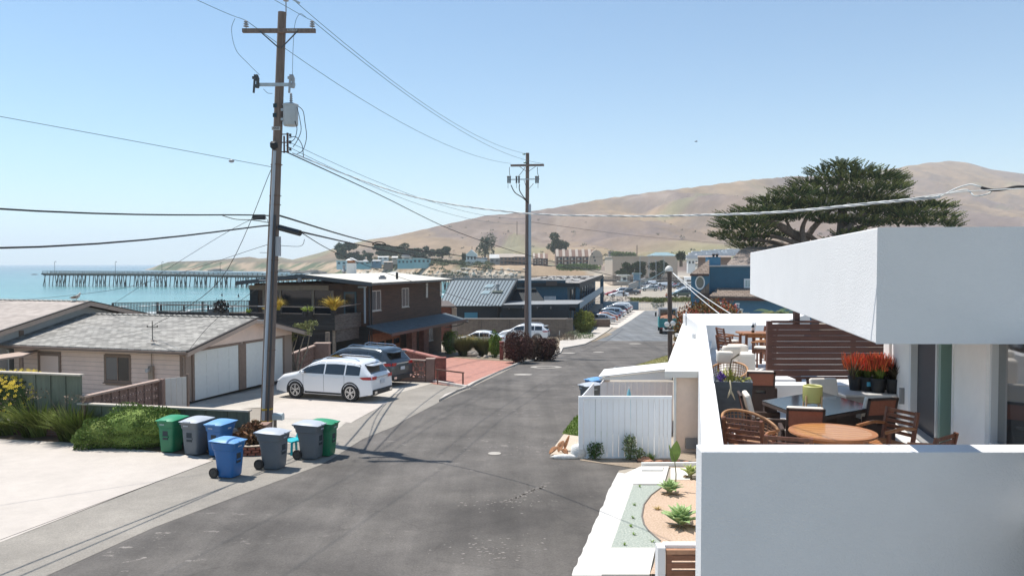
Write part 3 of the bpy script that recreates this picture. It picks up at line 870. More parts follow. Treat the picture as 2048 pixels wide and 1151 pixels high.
mb=MB();mb.bx((gx+.115,D0-.035,.88),(gx+.80,D0+.05,.95));ob('top_rail',mb,mat('rail_tan',(.36,.19,.11),.6,var=.2),t)
mb=MB();mb.bx((gx+.115,D0-.03,.05),(gx+.20,D0+.04,.878));ob('gate_post',mb,wd,t)
for k in range(7):
 mb=MB();z=.775-k*.125;mb.bx((gx+.202,D0-.02,z),(gx+.80,D0+.02,z+.088));ob('slat',mb,wd,t)
# white board fence
FD=22.4
def fence_boards(t,x0,x1,y0,y1,z0,z1,n,m,gap=.012,th=.03,mcap=None,post=True):
 a=Vector((x0,y0,0));b=Vector((x1,y1,0));d=(b-a)/n;u=d.normalized();nrm=Vector((u.y,-u.x,0))
 for i in range(n):
  p=a+d*i+u*gap/2;q=a+d*(i+1)-u*gap/2
  mb=MB();off=nrm*(.003*(i%2));mb.slab([p+off+UP*z0,q+off+UP*z0,q+off-nrm*th+UP*z0,p+off-nrm*th+UP*z0],z1-z0);ob('board',mb,m,t)
 return a,b,u,nrm
vin=mat('white_vinyl',(.82,.84,.86),.5,var=.03,scale=2)
t=thing('board_fence','white vertical board fence beside the road, right of the sandy strip','fence',(1.9,FD,0))
xl=P(1167,900,FD).x;xr=P(1343,900,FD).x
fence_boards(t,xl,P(1308,900,FD).x,FD,FD,.06,1.70,12,vin)
fence_boards(t,P(1318,900,FD).x,xr,FD,FD,.06,1.70,3,vin)
mb=MB();mb.bx((xl-.14,FD-.04,0),(xl-.02,FD+.09,1.77));ob('fence_post',mb,vin,t)
mb=MB();mb.bx((P(1309,900,FD).x,FD-.03,0),(P(1317.2,900,FD).x,FD+.08,1.70));ob('fence_post',mb,vin,t)
mb=MB();mb.bx((xl-.02,FD-.045,1.702),(xr,FD+.06,1.78));ob('top_rail',mb,vin,t)
mb=MB();mb.bx((xl,FD-.012,.02),(xr,FD+.02,.058));ob('bottom_rail',mb,vin,t)
e1=G(1166,815)
t=thing('board_fence','white board fence running back from the road corner, edge on to the viewer','fence',(xl-.1,FD+.1,0))
hd=dirv(HG)
a=Vector((xl-.08,FD+.1,0));b=a+hd*3.0
fence_boards(t,a.x,b.x,a.y,b.y,.05,1.70,14,vin)
# weeds, rocks at its foot
WG=mat('weed_green',(.06,.12,.03),.7,island=.4)
for(px,py,r,n,lb)in((1190,918,(.24,.2,.26),420,'dark leafy weed at the foot of the white fence, left one'),(1260,920,(.20,.2,.42),420,'tall thin pale green weed at the middle of the white fence'),(1278,922,(.2,.15,.2),200,'low grey green weed leaning against the white fence')):
 p=G(px,py);bush('weed',lb,'weed',(p.x,p.y,0),r,n,.075,WG if px<1200 else mat('weed_pale',(.17,.22,.10),.8,island=.35),fill=.2)
p=G(1301,920);mb=MB();blades(mb,(p.x,p.y,0),60,.3,.22,.02,base=.08);ob('grass_tuft',mb,mat('tuft_green',(.2,.32,.06),.7,island=.25),label='bright green tuft by the terracotta stones under the fence',cat='grass tuft')
rk=mat('terracotta_rock',(.42,.22,.14),.9,var=.25,scale=8)
for i,(px,py,r)in enumerate(((1290,923,.17),(1298,925,.12),(1318,925,.10),(1333,924,.09),(1352,924,.10),(1372,925,.08))):
 p=G(px,py);mb=MB();mb.blob((p.x,p.y,r*.35),(r*1.3,r*.8,r*.5),7,4,.18)
 ob('garden_stone',mb,rk,label=('largest terracotta stone, leftmost under the white fence','second terracotta stone from the left, touching the largest','third terracotta stone from the left under the fence','fourth terracotta stone from the left, small','fifth terracotta stone, below the beige wall','smallest terracotta stone, rightmost by the vent grille')[i],cat='stone',group='terracotta stones along the fence')
# dried palm sheath and a white sack
t=thing('dried_palm_sheath','curled brown dried palm husk lying left of the white fence','palm husk',G(1125,912))
br_=mat('husk_brown',(.33,.16,.075),.8,var=.45,scale=9,bump=.4)
for(px,py,hx,hz_,an)in((1108,910,.30,.20,.5),(1122,905,.28,.30,1.0),(1134,902,.16,.42,-.5),(1128,911,.30,.14,2.2)):
 p=G(px,py);mb=MB();vs=[];N=7
 for j in range(N+1):
  s=j/N;w_=.11*math.sin(PI*(.1+.85*s))
  c0=Vector((math.cos(an)*hx*(s-.5),math.sin(an)*hx*.4*(s-.5),.04+hz_*s**1.4))
  for q in(-1,-.5,0,.5,1):
   vs.append(p+c0+Vector((-math.sin(an)*w_*q,math.cos(an)*w_*q,w_*q*q*.8)))
 mb.add(vs,[(j*5+c_,j*5+c_+1,j*5+c_+6,j*5+c_+5)for j in range(N)for c_ in range(4)])
 o=ob('husk',mb,br_,t,smooth='all');so2=o.modifiers.new('thickness','SOLIDIFY');so2.thickness=.025
wh=mat('sack_white',(.66,.65,.62),.8,var=.12,scale=12,bump=.6,bscale=25)
p=G(1140,917);mb=MB()
mb.blob((p.x+.25,p.y+.1,.17),(.24,.16,.24),12,8,.10);mb.blob((p.x-.12,p.y,.06),(.42,.09,.08),12,6,.12)
ob('sack',mb,wh,smooth='all',label='crumpled white sack lying beside the brown husk',cat='sack')
# ================================================================== LEFT SIDE: BINS
def bin_proto(body_m,lid_m,lab):
 t=thing('wheeled_bin',lab,'wheelie bin')
 mb=MB();prof=[(0.02,.50,.52),(.06,.52,.55),(.55,.58,.64),(.80,.62,.70),(.82,.66,.76),(1.0,.70,.82),(1.02,.74,.86)]
 vs=[];NS=20
 for z,w_,d_ in prof:
  for k in range(NS):
   a=2*PI*k/NS+PI/NS;c_,s_=math.cos(a),math.sin(a)
   e=.28
   vs.append((w_/2*abs(c_)**e*(1 if c_>0 else-1),d_/2*abs(s_)**e*(1 if s_>0 else-1)+(.03 if z>.7 else 0),z))
 fs=[(i*NS+k,i*NS+(k+1)%NS,(i+1)*NS+(k+1)%NS,(i+1)*NS+k)for i in range(len(prof)-1)for k in range(NS)]+[tuple(range(NS))[::-1]]
 mb.add(vs,fs);ob('body',mb,body_m,t,smooth=True)
 mb=MB()  # lid, domed, overhanging, -y is the front
 NX,NY=8,8;vs=[]
 for i in range(NX+1):
  for j in range(NY+1):
   u=i/NX*2-1;v=j/NY*2-1
   rx=.385*(1-.10*max(0,-v));x=rx*u;y=.455*v*(1-.06*u*u)+.03
   vs.append((x,y,1.03+.075*(1-abs(u)**3)*(1-abs(v)**3)+.02*(v+1)))
 k0=len(vs);vs+=[(x,y,1.015+.02*((y/.45)+1)*.8)for(x,y,z)in vs]
 f1=[(i*(NY+1)+j,(i+1)*(NY+1)+j,(i+1)*(NY+1)+j+1,i*(NY+1)+j+1)for i in range(NX)for j in range(NY)]
 rim=[i*(NY+1)for i in range(NX+1)]+[NX*(NY+1)+j for j in range(1,NY+1)]+[i*(NY+1)+NY for i in range(NX-1,-1,-1)]+[j for j in range(NY-1,0,-1)]
 f2=[(rim[i],rim[(i+1)%len(rim)],rim[(i+1)%len(rim)]+k0,rim[i]+k0)for i in range(len(rim))]
 mb.add(vs,f1+[tuple(k+k0 for k in f[::-1])for f in f1]+f2)
 mb.box((0,-.435,1.045),(.24,.07,.035));ob('lid',mb,lid_m,t,smooth=True)
 mb=MB();mb.tube([(-.30,.40,.98),(-.30,.50,1.03),(.30,.50,1.03),(.30,.40,.98)],.018,8);mb.bx((-.28,.38,.93),(.28,.455,1.0));ob('handle',mb,body_m,t)
 dk=mat('bin_recess',(.03,.04,.05),.8)
 mb=MB();mb.bx((-.10,-.325,.42),(.10,-.29,.70));ob('grip_recess',mb,dk,t)
 mb=MB();mb.bx((-.13,-.345,.50),(.13,-.30,.54));ob('lift_bar',mb,body_m,t)
 for sx in(-1,1):
  mb=MB()
  mb.cyl((sx*.27,.33,.14),(sx*.34,.33,.14),.15,n=20);o=ob('wheel',mb,mat('bin_tyre',(.015,.015,.016),.6),t,smooth=True)
  mb=MB();mb.cyl((sx*.338,.33,.14),(sx*.346,.33,.14),.10,n=16);mb.cyl((sx*.34,.33,.14),(sx*.36,.33,.14),.03,n=10);ob('hub',mb,mat('bin_hub',(.04,.04,.042),.5),t,smooth=True)
 mb=MB();mb.bx((-.27,.30,.11),(.27,.36,.17));ob('axle_housing',mb,body_m,t)
 mb=MB()
 for k in range(4):
  mb.bx((-.14+.045*k,-.4145,.90),(-.115+.045*k,-.408,.935))
 ob('moulded_mark',mb,mat('mark_pale',(.5,.55,.6),.7),t)
 mb=MB();mb.bx((.344,-.02,.86),(.352,.14,.90))
 ob('moulded_mark',mb,mat('mark_pale',(.5,.55,.6),.7),t)
 return t
plg=dict(var=.05,scale=3)
BM={'blue':(mat('bin_blue',(.018,.13,.36),.42,**plg),mat('lid_blue',(.14,.33,.62),.42,**plg)),
 'grey':(mat('bin_grey',(.115,.135,.155),.5,**plg),mat('lid_grey',(.42,.45,.49),.42,**plg)),
 'green':(mat('bin_green',(.008,.16,.075),.42,**plg),mat('lid_green',(.02,.25,.11),.42,**plg))}
b0=None
for(px,py,col,hd_,lb)in(
  (456,955,'blue',286,'blue wheeled bin standing alone nearest the street, wheels to the left'),
  (546,938,'grey',284,'grey wheeled bin between the nearest blue bin and the turquoise chair'),
  (621,918,'grey',284,'grey wheeled bin right of the turquoise chair'),
  (648,912,'green',284,'dark green wheeled bin half hidden behind the right hand grey bin'),
  (340,904,'green',14,'green wheeled bin beside the rounded juniper'),
  (389,909,'grey',18,'large grey wheeled bin between the green bin and the blue bin by the garden wall'),
  (437,912,'blue',18,'blue wheeled bin standing by the end of the garden wall'),
  (1180,822,'grey',60,'grey wheeled bin behind the white fence across the street'),
  (1190,806,'blue',60,'blue wheeled bin behind the grey one across the street')):
 p=G(px,py)
 if b0 is None:
  b0=bin_proto(*BM[col],lb);o=b0
 else:
  o=copy_tree(b0)
 # heading: local -y is the front; heading h turns local +y (back) to h
 place(o,(p.x,p.y+.12,p.z+.02),hd_,lb,'wheeled bins out for collection')
 b_,l_=BM[col]
 for c_ in kids(o):
  nm_=c_.name.split('.')[0]
  if nm_ in('body','handle','lift_bar','axle_housing'):c_.material_slots[0].link='OBJECT';c_.material_slots[0].material=b_
  if nm_=='lid':c_.material_slots[0].link='OBJECT';c_.material_slots[0].material=l_
 sc_f={'blue':.86,'grey':.90,'green':.88}[col];o.scale=(sc_f*(.95 if col=='green' else 1),sc_f,sc_f*1.04)
# turquoise plastic chair, low, half hidden
t=thing('plastic_chair','small turquoise plastic chair between the two grey bins','chair',G(588,905),heading=40)
tq=mat('turquoise_plastic',(.02,.42,.46),.4)
fr=hframe(G(588,905),40)
mb=MB(fr);mb.bx((-.24,-.24,.36),(.24,.24,.40));ob('seat',mb,tq,t,bevel=.015)
for sx in(-1,1):
 for sy in(-1,1):
  mb=MB(fr);mb.beam((sx*.21,sy*.21,.37),(sx*.25,sy*.26,0),.06,.04);ob('leg',mb,tq,t)
mb=MB(fr);mb.beam((-.2,.24,.38),(-.22,.32,.62),.06,.03);mb.beam((.2,.24,.38),(.22,.32,.62),.06,.03);mb.beam((-.25,.32,.60),(.25,.32,.60),.05,.08)
for k in range(4):mb.beam((-.12+.08*k,.25,.4),(-.12+.08*k,.31,.58),.04,.015)
ob('backrest',mb,tq,t)
# brick ring planter with dead plant
pc=G(505,905);pc.y+=.1
t=thing('brick_planter','small round brick planter at the foot of the utility pole','planter',pc)
bk=mat('red_brick',(.26,.09,.06),.9,var=.4,scale=12)
bmesh_=None
for row in range(3):
 nb_=18
 for k in range(nb_):
  a=2*PI*(k+.5*(row%2))/nb_
  if bmesh_ is None:
   mb=MB();mb.box((0,0,0),(.19,.10,.075));o=ob('brick',mb,bk,None,bevel=.006);o.data.transform(Matrix.Translation((0,0,-.0375)));bmesh_=o
  else:
   o=bmesh_.copy();COL.objects.link(o)
  o.parent=t;o.location=(.62*math.cos(a),.5*math.sin(a),.045+.087*row);o.rotation_euler=(0,0,a+PI/2+rnd.uniform(-.05,.05))
mb=MB();N=36;vs=[(pc.x+r1*math.cos(2*PI*k/N),pc.y+r1*.81*math.sin(2*PI*k/N),z)for(r1,z)in((.68,.272),(.70,.30),(.54,.30),(.53,.25))for k in range(N)]
mb.add(vs,[(j*N+k,j*N+(k+1)%N,(j+1)*N+(k+1)%N,(j+1)*N+k)for j in range(3)for k in range(N)]);ob('coping',mb,mat('mortar_coping',(.5,.42,.34),.9,var=.15),t)
mb=MB();mb.lathe([(.56,.0),(.56,.2),(.001,.24)],20,pc,1,.8);ob('soil',mb,mat('dark_soil',(.1,.07,.05),.95),t)
t=thing('dried_plant','dried brown curled plant in the round brick planter','plant',pc+UP*.2)
mb=MB();leaves(mb,(pc.x,pc.y,.55),(.42,.36,.34),900,.16,aspect=2.5,fill=.1,up=-.2);ob('foliage',mb,mat('dead_brown',(.20,.115,.06),.9,island=.5),t)
mb=MB();mb.tube([pc+UP*.2,pc+UP*.7],[.06,.02],6);ob('stem',mb,mat('bark',(.12,.09,.065),.9),t)
# mailbox
pm=G(556,868)
t=thing('mailbox','pale blue grey mailbox on a wooden post behind the utility pole','mailbox',pm)
hd=Vector((1,-.15,0)).normalized();mz=P(548,832,pm.y).z;c0=Vector((P(553,832,pm.y).x,pm.y,mz))
fr=frame(c0,hd,Vector((-hd.y,hd.x,0)),UP);mb=MB(fr)
pr=[(-.09,-.1),(.09,-.1),(.09,.04),(.06,.095),(0,.115),(-.06,.095),(-.09,.04)]
mb.add([(x,y,z)for x in(-.28,.20)for(y,z)in pr],[tuple(range(7))[::-1],tuple(range(7,14))]+[(i,(i+1)%7,7+(i+1)%7,7+i)for i in range(7)])
ob('mailbox_body',mb,mat('mailbox_paint',(.45,.53,.55),.5),t)
mb=MB(fr);mb.add([(x,y*1.06,z*1.06)for x in(.201,.23)for(y,z)in pr],[tuple(range(7))[::-1],tuple(range(7,14))]+[(i,(i+1)%7,7+(i+1)%7,7+i)for i in range(7)]);ob('door',mb,MATS['mailbox_paint'],t)
mb=MB();mb.beam(Vector((c0.x-.05,pm.y,0)),Vector((c0.x-.05,pm.y,mz-.11)),.09,.09,Vector((0,1,0)));ob('post',mb,mat('grey_timber',(.23,.19,.15),.9,var=.3,scale=8),t)
# ================================================================== GARDEN WALL AND ITS FENCE
gf=mat('green_grey_boards',(.135,.155,.12),.8,var=.16,scale=1.6,stretch=(6,6,1))
gcap=mat('fence_cap',(.50,.44,.37),.8,var=.1)
def green_fence(label,A,B,zt,zb,bays,nm='board_fence'):
 A=Vector(A);B=Vector(B);u=(B-A).normalized();nrm=Vector((u.y,-u.x,0));t=thing(nm,label,'fence',(A+B)/2)
 L=(B-A).length
 for i in range(bays):
  p=A+u*(L*i/bays+.03);q=A+u*(L*(i+1)/bays-.03)
  mb=MB();mb.slab([p+UP*zb,q+UP*zb,q-nrm*.03+UP*zb,p-nrm*.03+UP*zb],zt-zb-.001)
  ob('panel',mb,gf,t)
  for j in range(1,4):
   s=p.lerp(q,j/4);mb=MB();mb.slab([s+UP*zb-u*.006,s+UP*zb+u*.006,s+u*.006+nrm*.006+UP*zb,s-u*.006+nrm*.006+UP*zb],zt-zb-.01)
 for i in range(bays+1):
  p=A+u*(L*i/bays);mb=MB()
  mb.slab([p-u*.028+nrm*.035+UP*zb,p+u*.028+nrm*.035+UP*zb,p+u*.028-nrm*.035+UP*zb,p-u*.028-nrm*.035+UP*zb],zt-zb-.002);ob('batten',mb,gf,t)
 mb=MB();mb.slab([A+nrm*.12-u*.05+UP*zt,B+nrm*.12+u*.06+UP*zt,B-nrm*.10+u*.06+UP*zt,A-nrm*.10-u*.05+UP*zt],.045);ob('cap',mb,gcap,t)
 return t
w1=P(497,822,23.95);w0=P(162,808,25.2)
zlow=1.06
green_fence('low green board and batten fence with pale cap behind the bins',(w0.x,w0.y,0),(w1.x,w1.y,0),zlow,.52,8)
w2=P(-130,740,26.7);w3=P(161,752,25.35)
green_fence('tall green board and batten fence behind the yellow flowers',(w2.x,w2.y,0),(w3.x,w3.y,0),1.95,.35,10)
bkm=brickmat('garden_brick',(.13,.05,.04),(.17,.07,.05),(.12,.1,.08),.2,.075,.01,axis='hz')
A=Vector((w0.x-6,w0.y+1.1,0));B=Vector((w1.x+.1,w1.y-.02,0));u=(B-A).normalized();nrm=Vector((u.y,-u.x,0))
t=thing('low_brick_wall','low red brick garden wall with pale ledge under the green fence','wall',B)
mb=MB();mb.slab([A+nrm*.02,B+nrm*.02,B-nrm*.28,A-nrm*.28],.42);ob('brickwork',mb,bkm,t)
mb=MB();mb.slab([A+nrm*.16+UP*.42,B+nrm*.16+u*.08+UP*.42,B-nrm*.34+u*.08+UP*.42,A-nrm*.34+UP*.42],.09);ob('ledge',mb,mat('ledge_pale',(.42,.38,.32),.85,var=.15),t)
mb=MB();p=P(512,850,24.0);mb.bx((p.x-.1,23.9,0),(p.x+.35,24.4,P(512,848,24).z));ob('brick_pier',mb,mat('pier_brick',(.27,.17,.13),.9,var=.2),label='short brick pier between the garden wall and the utility pole',cat='brick pier')
# breeze block walls
bbm=mat('breeze_block',(.25,.165,.135),.9,var=.1,scale=5)
bcap=mat('breeze_cap',(.38,.28,.23),.85,var=.1)
def breeze(label,A,B,z0,z1,nx,nz_,capd=.11,piers=()):
 "openwork block wall from A to B"
 A=Vector(A);B=Vector(B);u=(B-A).normalized();L=(B-A).length;nrm=Vector((u.y,-u.x,0))
 t=thing('breeze_block_wall',label,'wall',(A+B)/2,rz=math.atan2(u.y,u.x))
 w_=L/nx;h_=(z1-z0)/nz_;me=None
 mb=MB();th=.10;e=.035
 for(x0,x1,y0,y1)in((-.5,.5,-.5,-.5+e),(-.5,.5,.5-e,.5),(-.5,-.5+e,-.5+e,.5-e),(.5-e,.5,-.5+e,.5-e)):
  mb.bx((x0*w_,-th/2,y0*h_),(x1*w_,th/2,y1*h_))
 for k in range(4):
  a=PI*k/4;r=.5-e
  dx=math.cos(a);dz=math.sin(a);s=r/max(abs(dx),abs(dz))
  mb.beam((-dx*s*w_,0,-dz*s*h_),(dx*s*w_,0,dz*s*h_),.07,.028,Vector((0,1,0)))
 proto=ob('block',mb,bbm,None);proto.data.transform(Matrix.Translation((0,0,-h_/2)))
 first=True
 for i in range(nx):
  for j in range(nz_):
   o=proto if first else proto.copy()
   if not first:COL.objects.link(o)
   first=False;o.parent=t;q=A+u*(w_*(i+.5));q=INV[t.name]@Vector((q.x,q.y,z0+h_*(j+.5)));o.location=q
 mb=MB();mb.slab([A+nrm*capd-u*.02+UP*z1,B+nrm*capd+UP*z1+u*.02,B-nrm*capd+UP*z1+u*.02,A-nrm*capd+UP*z1-u*.02],.06);ob('cap',mb,bcap,t)
 if z0>gz(A.y)+.02:
  mb=MB();mb.slab([A+nrm*.08+UP*(gz(A.y)-.4),B+nrm*.08+UP*(gz(A.y)-.4),B-nrm*.08+UP*(gz(A.y)-.4),A-nrm*.08+UP*(gz(A.y)-.4)],z0-gz(A.y)+.4);ob('base_course',mb,bbm,t)
 return t
# seen above the low fence: from the garage corner towards the street fence
A=P(168,793,25.9);B=P(318,762,28.4);zc=1.28
A=Z(166,795,zc);B=Z(318,761,zc)
breeze('openwork block wall rising behind the low green fence',(A.x,A.y,0),(B.x,B.y,0),zc-.84,zc,9,3)
t=thing('wall_pier','block pier beside the white side gate','pier',(B.x,B.y,0));mb=MB();mb.bx((B.x+.02,B.y-.1,0),(B.x+.16,B.y+.12,zc+.06));ob('pier_block',mb,bbm,t)
wg=mat('gate_white',(.55,.53,.5),.7,var=.04)
t=thing('side_gate','white boarded side gate between block wall and garage corner','gate',(B.x+.5,B.y+.4,0))
p0=Vector((B.x+.2,B.y+.05,0));p1=Vector((B.x+.78,B.y+.62,0))
for k in range(4):
 q0=p0.lerp(p1,k/4+.01);q1=p0.lerp(p1,(k+1)/4-.01);mb=MB();mb.beam(q0+UP*.7,q1+UP*.7,.03,1.3);ob('board',mb,wg,t)
mb=MB();mb.beam(p1+UP*0,p1+UP*1.45,.09,.09,Vector((0,1,0)));ob('post',mb,mat('taupe_trim',(.24,.17,.13),.8,var=.1),t)
# ================================================================== GARAGE AND HOUSE NUMBER 8
TP=mat('taupe_trim',(.24,.17,.13),.8)
TL=mat('taupe_fascia',(.42,.32,.26),.8,var=.05)
SD=mat('pink_siding',(.80,.62,.52),.8,var=.06,scale=2);SDB=mat('siding_shadow_gap',(.34,.26,.21),.9)  # backing wall coloured darker, painting shade into the gaps between boards
SHG=brickmat('grey_shingle',(.22,.21,.19),(.43,.41,.37),(.15,.14,.13),.32,.19,.010,.5,axis='xy',rough=.95)
def gable_roof(mb,O,u,v,L,Wd,ze,zr,th,ov=0):
 "ridge along v (length L) from O; width Wd along u"
 pass
C8=Vector((-12.8,30.85,0));dn=dirv(HN);dl=Vector((-dn.y,dn.x,0))  # dn along the street, dl to the left
def H8(t_,s_,z):return C8+dn*t_+dl*s_+UP*z
def roof2(name,Hf,t0,tm,t1,s0,s1,ze0,zm,ze1,m,parent,th=.10):
 "two slopes, ridge at tm"
 out=[]
 for(ta,za,tb,zb)in((t0,ze0,tm,zm),(tm,zm,t1,ze1)):
  mb=MB();mb.slab([Hf(ta,s0,za),Hf(tb,s0,zb),Hf(tb,s1,zb),Hf(ta,s1,za)],UP*th)
  out.append(ob(name,mb,m,parent))
 return out
hs=thing('garage','beige sided double garage with grey shingle gable roof and two pale doors','garage',C8,heading=HN)
mb=MB()
# walls as solid prism set in from the eaves
wi=.45
pts=[(wi,0),(8.72-wi,0),(8.72-wi,2.02+.09),(4.52,3.0),(wi,2.02+.09)]
si0,si1=.35,8.9
vs=[H8(a,si0,z)for a,z in pts]+[H8(a,si1,z)for a,z in pts]
mb.add(vs,[tuple(range(5)),tuple(range(5,10))[::-1]]+[(i,(i+1)%5,5+(i+1)%5,5+i)for i in range(5)])
ob('wall',mb,SDB,hs)
def lap(parent,P0,P1,z0,z1,n,m,nrm,gaps=(),th=.02):
 "horizontal siding boards, each its own piece, lower edge proud"
 h_=(z1-z0)/n;u=(P1-P0).normalized();L=(P1-P0).length
 for i in range(n):
  za=z0+h_*i+.014;zb=z0+h_*(i+1)
  segs=[(0,L)]
  for(g0,g1,gz0,gz1)in gaps:
   if za<gz1-.02 and zb>gz0+.02:
    ns=[]
    for(a,b)in segs:
     if g0>a:ns.append((a,min(b,g0)))
     if g1<b:ns.append((max(a,g1),b))
    segs=[s for s in ns if s[1]-s[0]>.02]
  for a,b in segs:
   A=P0+u*a;B=P0+u*b;mb=MB()
   mb.add([A+nrm*th+UP*za,B+nrm*th+UP*za,B+nrm*.004+UP*zb,A+nrm*.004+UP*zb,A+UP*za,B+UP*za],[(0,1,2,3),(0,4,5,1)])
   ob('siding_board',mb,m,parent)
nL=-dn  # outward normal of the side wall facing the camera
P0=H8(wi,si0,0);P1=H8(wi,si1,0)
# openings on that wall: px 208-258 window; px 74-120 door blank
def s_of(px,t_=wi):
 k=(px-1024)/1593.0
 b=H8(t_,0,0);return(b.x-k*b.y)/(dl.y*k-dl.x)-si0
win=(s_of(258),s_of(208));dr=(s_of(120),s_of(74))
def z_at(px,py,s_,t_=wi):
 p=H8(t_,s_+si0,0);return P(px,py,p.y).z
wz=(z_at(233,765,win[0]),z_at(233,711,win[0]));dz_=(z_at(97,760,dr[0]),z_at(97,706,dr[0]))
dz_=(0.0,dz_[1])
lap(hs,P0,P1,.0,2.05,11,SD,nL,gaps=((win[0],win[1],wz[0],wz[1]),(dr[0],dr[1],dz_[0],dz_[1])))
def onwall(parent,name,s0,s1,z0,z1,m,off=.02,th=.03,label=None,bas=None):
 mb=MB();b=bas or P0;u=(P1-P0).normalized()if bas is None else bas[1]
 if bas:b,u,nn=bas
 else:nn=nL
 a=b+u*s0+nn*off+UP*z0;c_=b+u*s1+nn*off+UP*z0
 mb.slab([a,c_,c_+nn*th,a+nn*th],z1-z0)
 return ob(name,mb,m,parent,label=label)
def window(parent,bas,s0,s1,z0,z1,fm,gm_,fw=.09,mull=1,rec=-.05,proud=.03,hb=0,sill=False):
 b,u,nn=bas
 def bxx(a0,a1,c0,c1,o0,o1):
  mb=MB();A=b+u*a0+nn*o0+UP*c0;C=b+u*a1+nn*o0+UP*c0;mb.slab([A,C,C+nn*(o1-o0),A+nn*(o1-o0)],c1-c0);return mb
 wnd=ob('window',bxx(s0+fw,s1-fw,z0+fw,z1-fw,.004,.012),gm_,parent)
 mb=MB()
 for q in(bxx(s0,s1,z1-fw,z1,.001,proud),bxx(s0,s1,z0,z0+fw,.001,proud),bxx(s0,s0+fw,z0+fw,z1-fw,.001,proud),bxx(s1-fw,s1,z0+fw,z1-fw,.001,proud)):
  mb.add(q.v,q.f)
 for k in range(mull):
  c_=s0+(s1-s0)*(k+1)/(mull+1);q=bxx(c_-.03,c_+.03,z0+fw,z1-fw,.013,proud*.8);mb.add(q.v,q.f)
 INV[wnd.name]=INV[parent.name]
 o=ob('frame',mb,fm,parent);o.parent=wnd
 if sill:
  o=ob('sill',bxx(s0-.04,s1+.04,z0-.05,z0-.001,.001,proud+.04),fm,parent);o.parent=wnd
 return wnd
GLD=mat('dark_glass',(.015,.018,.022),.06,spec=.6)
GLM=mat('greyish_glass',(.09,.10,.11),.08,spec=.8)
BW=(P0,(P1-P0).normalized(),nL)
window(hs,BW,win[0]-.05,win[1]+.05,wz[0]-.02,wz[1]+.02,TP,GLD,.10,1,sill=True)
mb_=(win[0]+win[1])/2
onwall(hs,'sash',mb_+.02,win[1]-.06,wz[0]+.1,wz[1]-.1,GLM,.013,.012)
onwall(hs,'door',dr[0]+.12,dr[1]-.12,0,dz_[1]-.12,mat('door_pink',(.76,.60,.51),.7),.002,.02)
for(a,b_,z0_,z1_)in((dr[0],dr[0]+.12,0,dz_[1]),(dr[1]-.12,dr[1],0,dz_[1]),(dr[0]+.12,dr[1]-.12,dz_[1]-.12,dz_[1])):
 onwall(hs,'door_frame',a,b_,z0_,z1_,TP,.004,.04)
onwall(hs,'corner_board',-.0,.12,0,2.02,TP,.022,.02)
onwall(hs,'fascia',-.4,8.8,1.98,2.12,TL,.40,.04)
# electric meter
sm0=s_of(302)
t=thing('electric_meter','electric meter box on the garage side wall','meter',P0+(P1-P0).normalized()*sm0+UP*1.0)
zm0=z_at(302,757,sm0);zm1=z_at(302,731,sm0)
onwall(t,'meter_box',sm0-.12,sm0+.10,zm0,zm1,mat('meter_tan',(.33,.26,.2),.7),.025,.1)
mb=MB();q=P0+(P1-P0).normalized()*(sm0+.06)+nL*.125+UP*(zm1-.16);mb.cyl(q,q+nL*.12,.085,n=14);ob('dial',mb,mat('meter_glass',(.4,.4,.4),.2),t,smooth=True)
mb=MB();q=P0+(P1-P0).normalized()*(sm0-.02)+nL*.06;mb.cyl(q+UP*zm1,q+UP*1.98,.018,n=6);ob('conduit',mb,mat('meter_tan',(.33,.26,.2),.7),t)
# gable face with garage doors (faces right)
nF=-dl;F0=H8(wi,si0,0);FB=(F0,dn,nF)
Lf=8.72-2*wi
gdm=mat('garage_door_panel',(.72,.72,.68),.6,var=.03)
for j,(a,b_)in enumerate(((.62,3.55),(4.05,7.0))):
 gd=thing_part=None
 mb=MB();p=F0+dn*a-nF*.02;q=F0+dn*b_-nF*.02;mb.slab([p,q,q+nF*.03,p+nF*.03],1.98)
 door=ob('garage_door',mb,gdm,hs);INV[door.name]=INV[hs.name]
 for r in range(4):
  for c_ in range(4):
   x0=a+(b_-a)*(c_+.08)/4;x1=a+(b_-a)*(c_+.92)/4;z0_=1.98*(r+.12)/4;z1_=1.98*(r+.88)/4
   mb=MB();p=F0+dn*x0+nF*.0105+UP*z0_;q=F0+dn*x1+nF*.0105+UP*z0_;mb.slab([p,q,q+nF*.012,p+nF*.012],z1_-z0_);o=ob('panel',mb,gdm,hs);o.parent=door
 for(x0,x1,z0_,z1_)in((a-.12,a,0,1.98),(b_,b_+.12,0,1.98),(a-.12,b_+.12,1.98,2.08)):
  onwall(hs,'door_frame',x0,x1,z0_,z1_,TP,.004,.05,bas=FB)
onwall(hs,'pillar',3.67,3.93,0,1.98,TP,.004,.06,bas=FB)
for i in range(6):  # boards of the gable
 z0_=2.09+i*.16;zz1=z0_+.16;hw_=(3.05-z0_)/.217;a=max(0.02,4.52-wi-hw_);b_=min(Lf,4.52-wi+hw_)
 if b_-a<.3:break
 mb=MB();A=F0+dn*a;B_=F0+dn*b_;hw2=max(.05,(3.05-zz1)/.217);a2=max(.02,4.52-wi-hw2);b2=min(Lf,4.52-wi+hw2)
 mb.add([A+nF*.03+UP*z0_,B_+nF*.03+UP*z0_,F0+dn*b2+nF*.008+UP*zz1,F0+dn*a2+nF*.008+UP*zz1,A+UP*z0_,B_+UP*z0_],[(0,1,2,3),(0,4,5,1)]);ob('siding_board',mb,SD,hs)
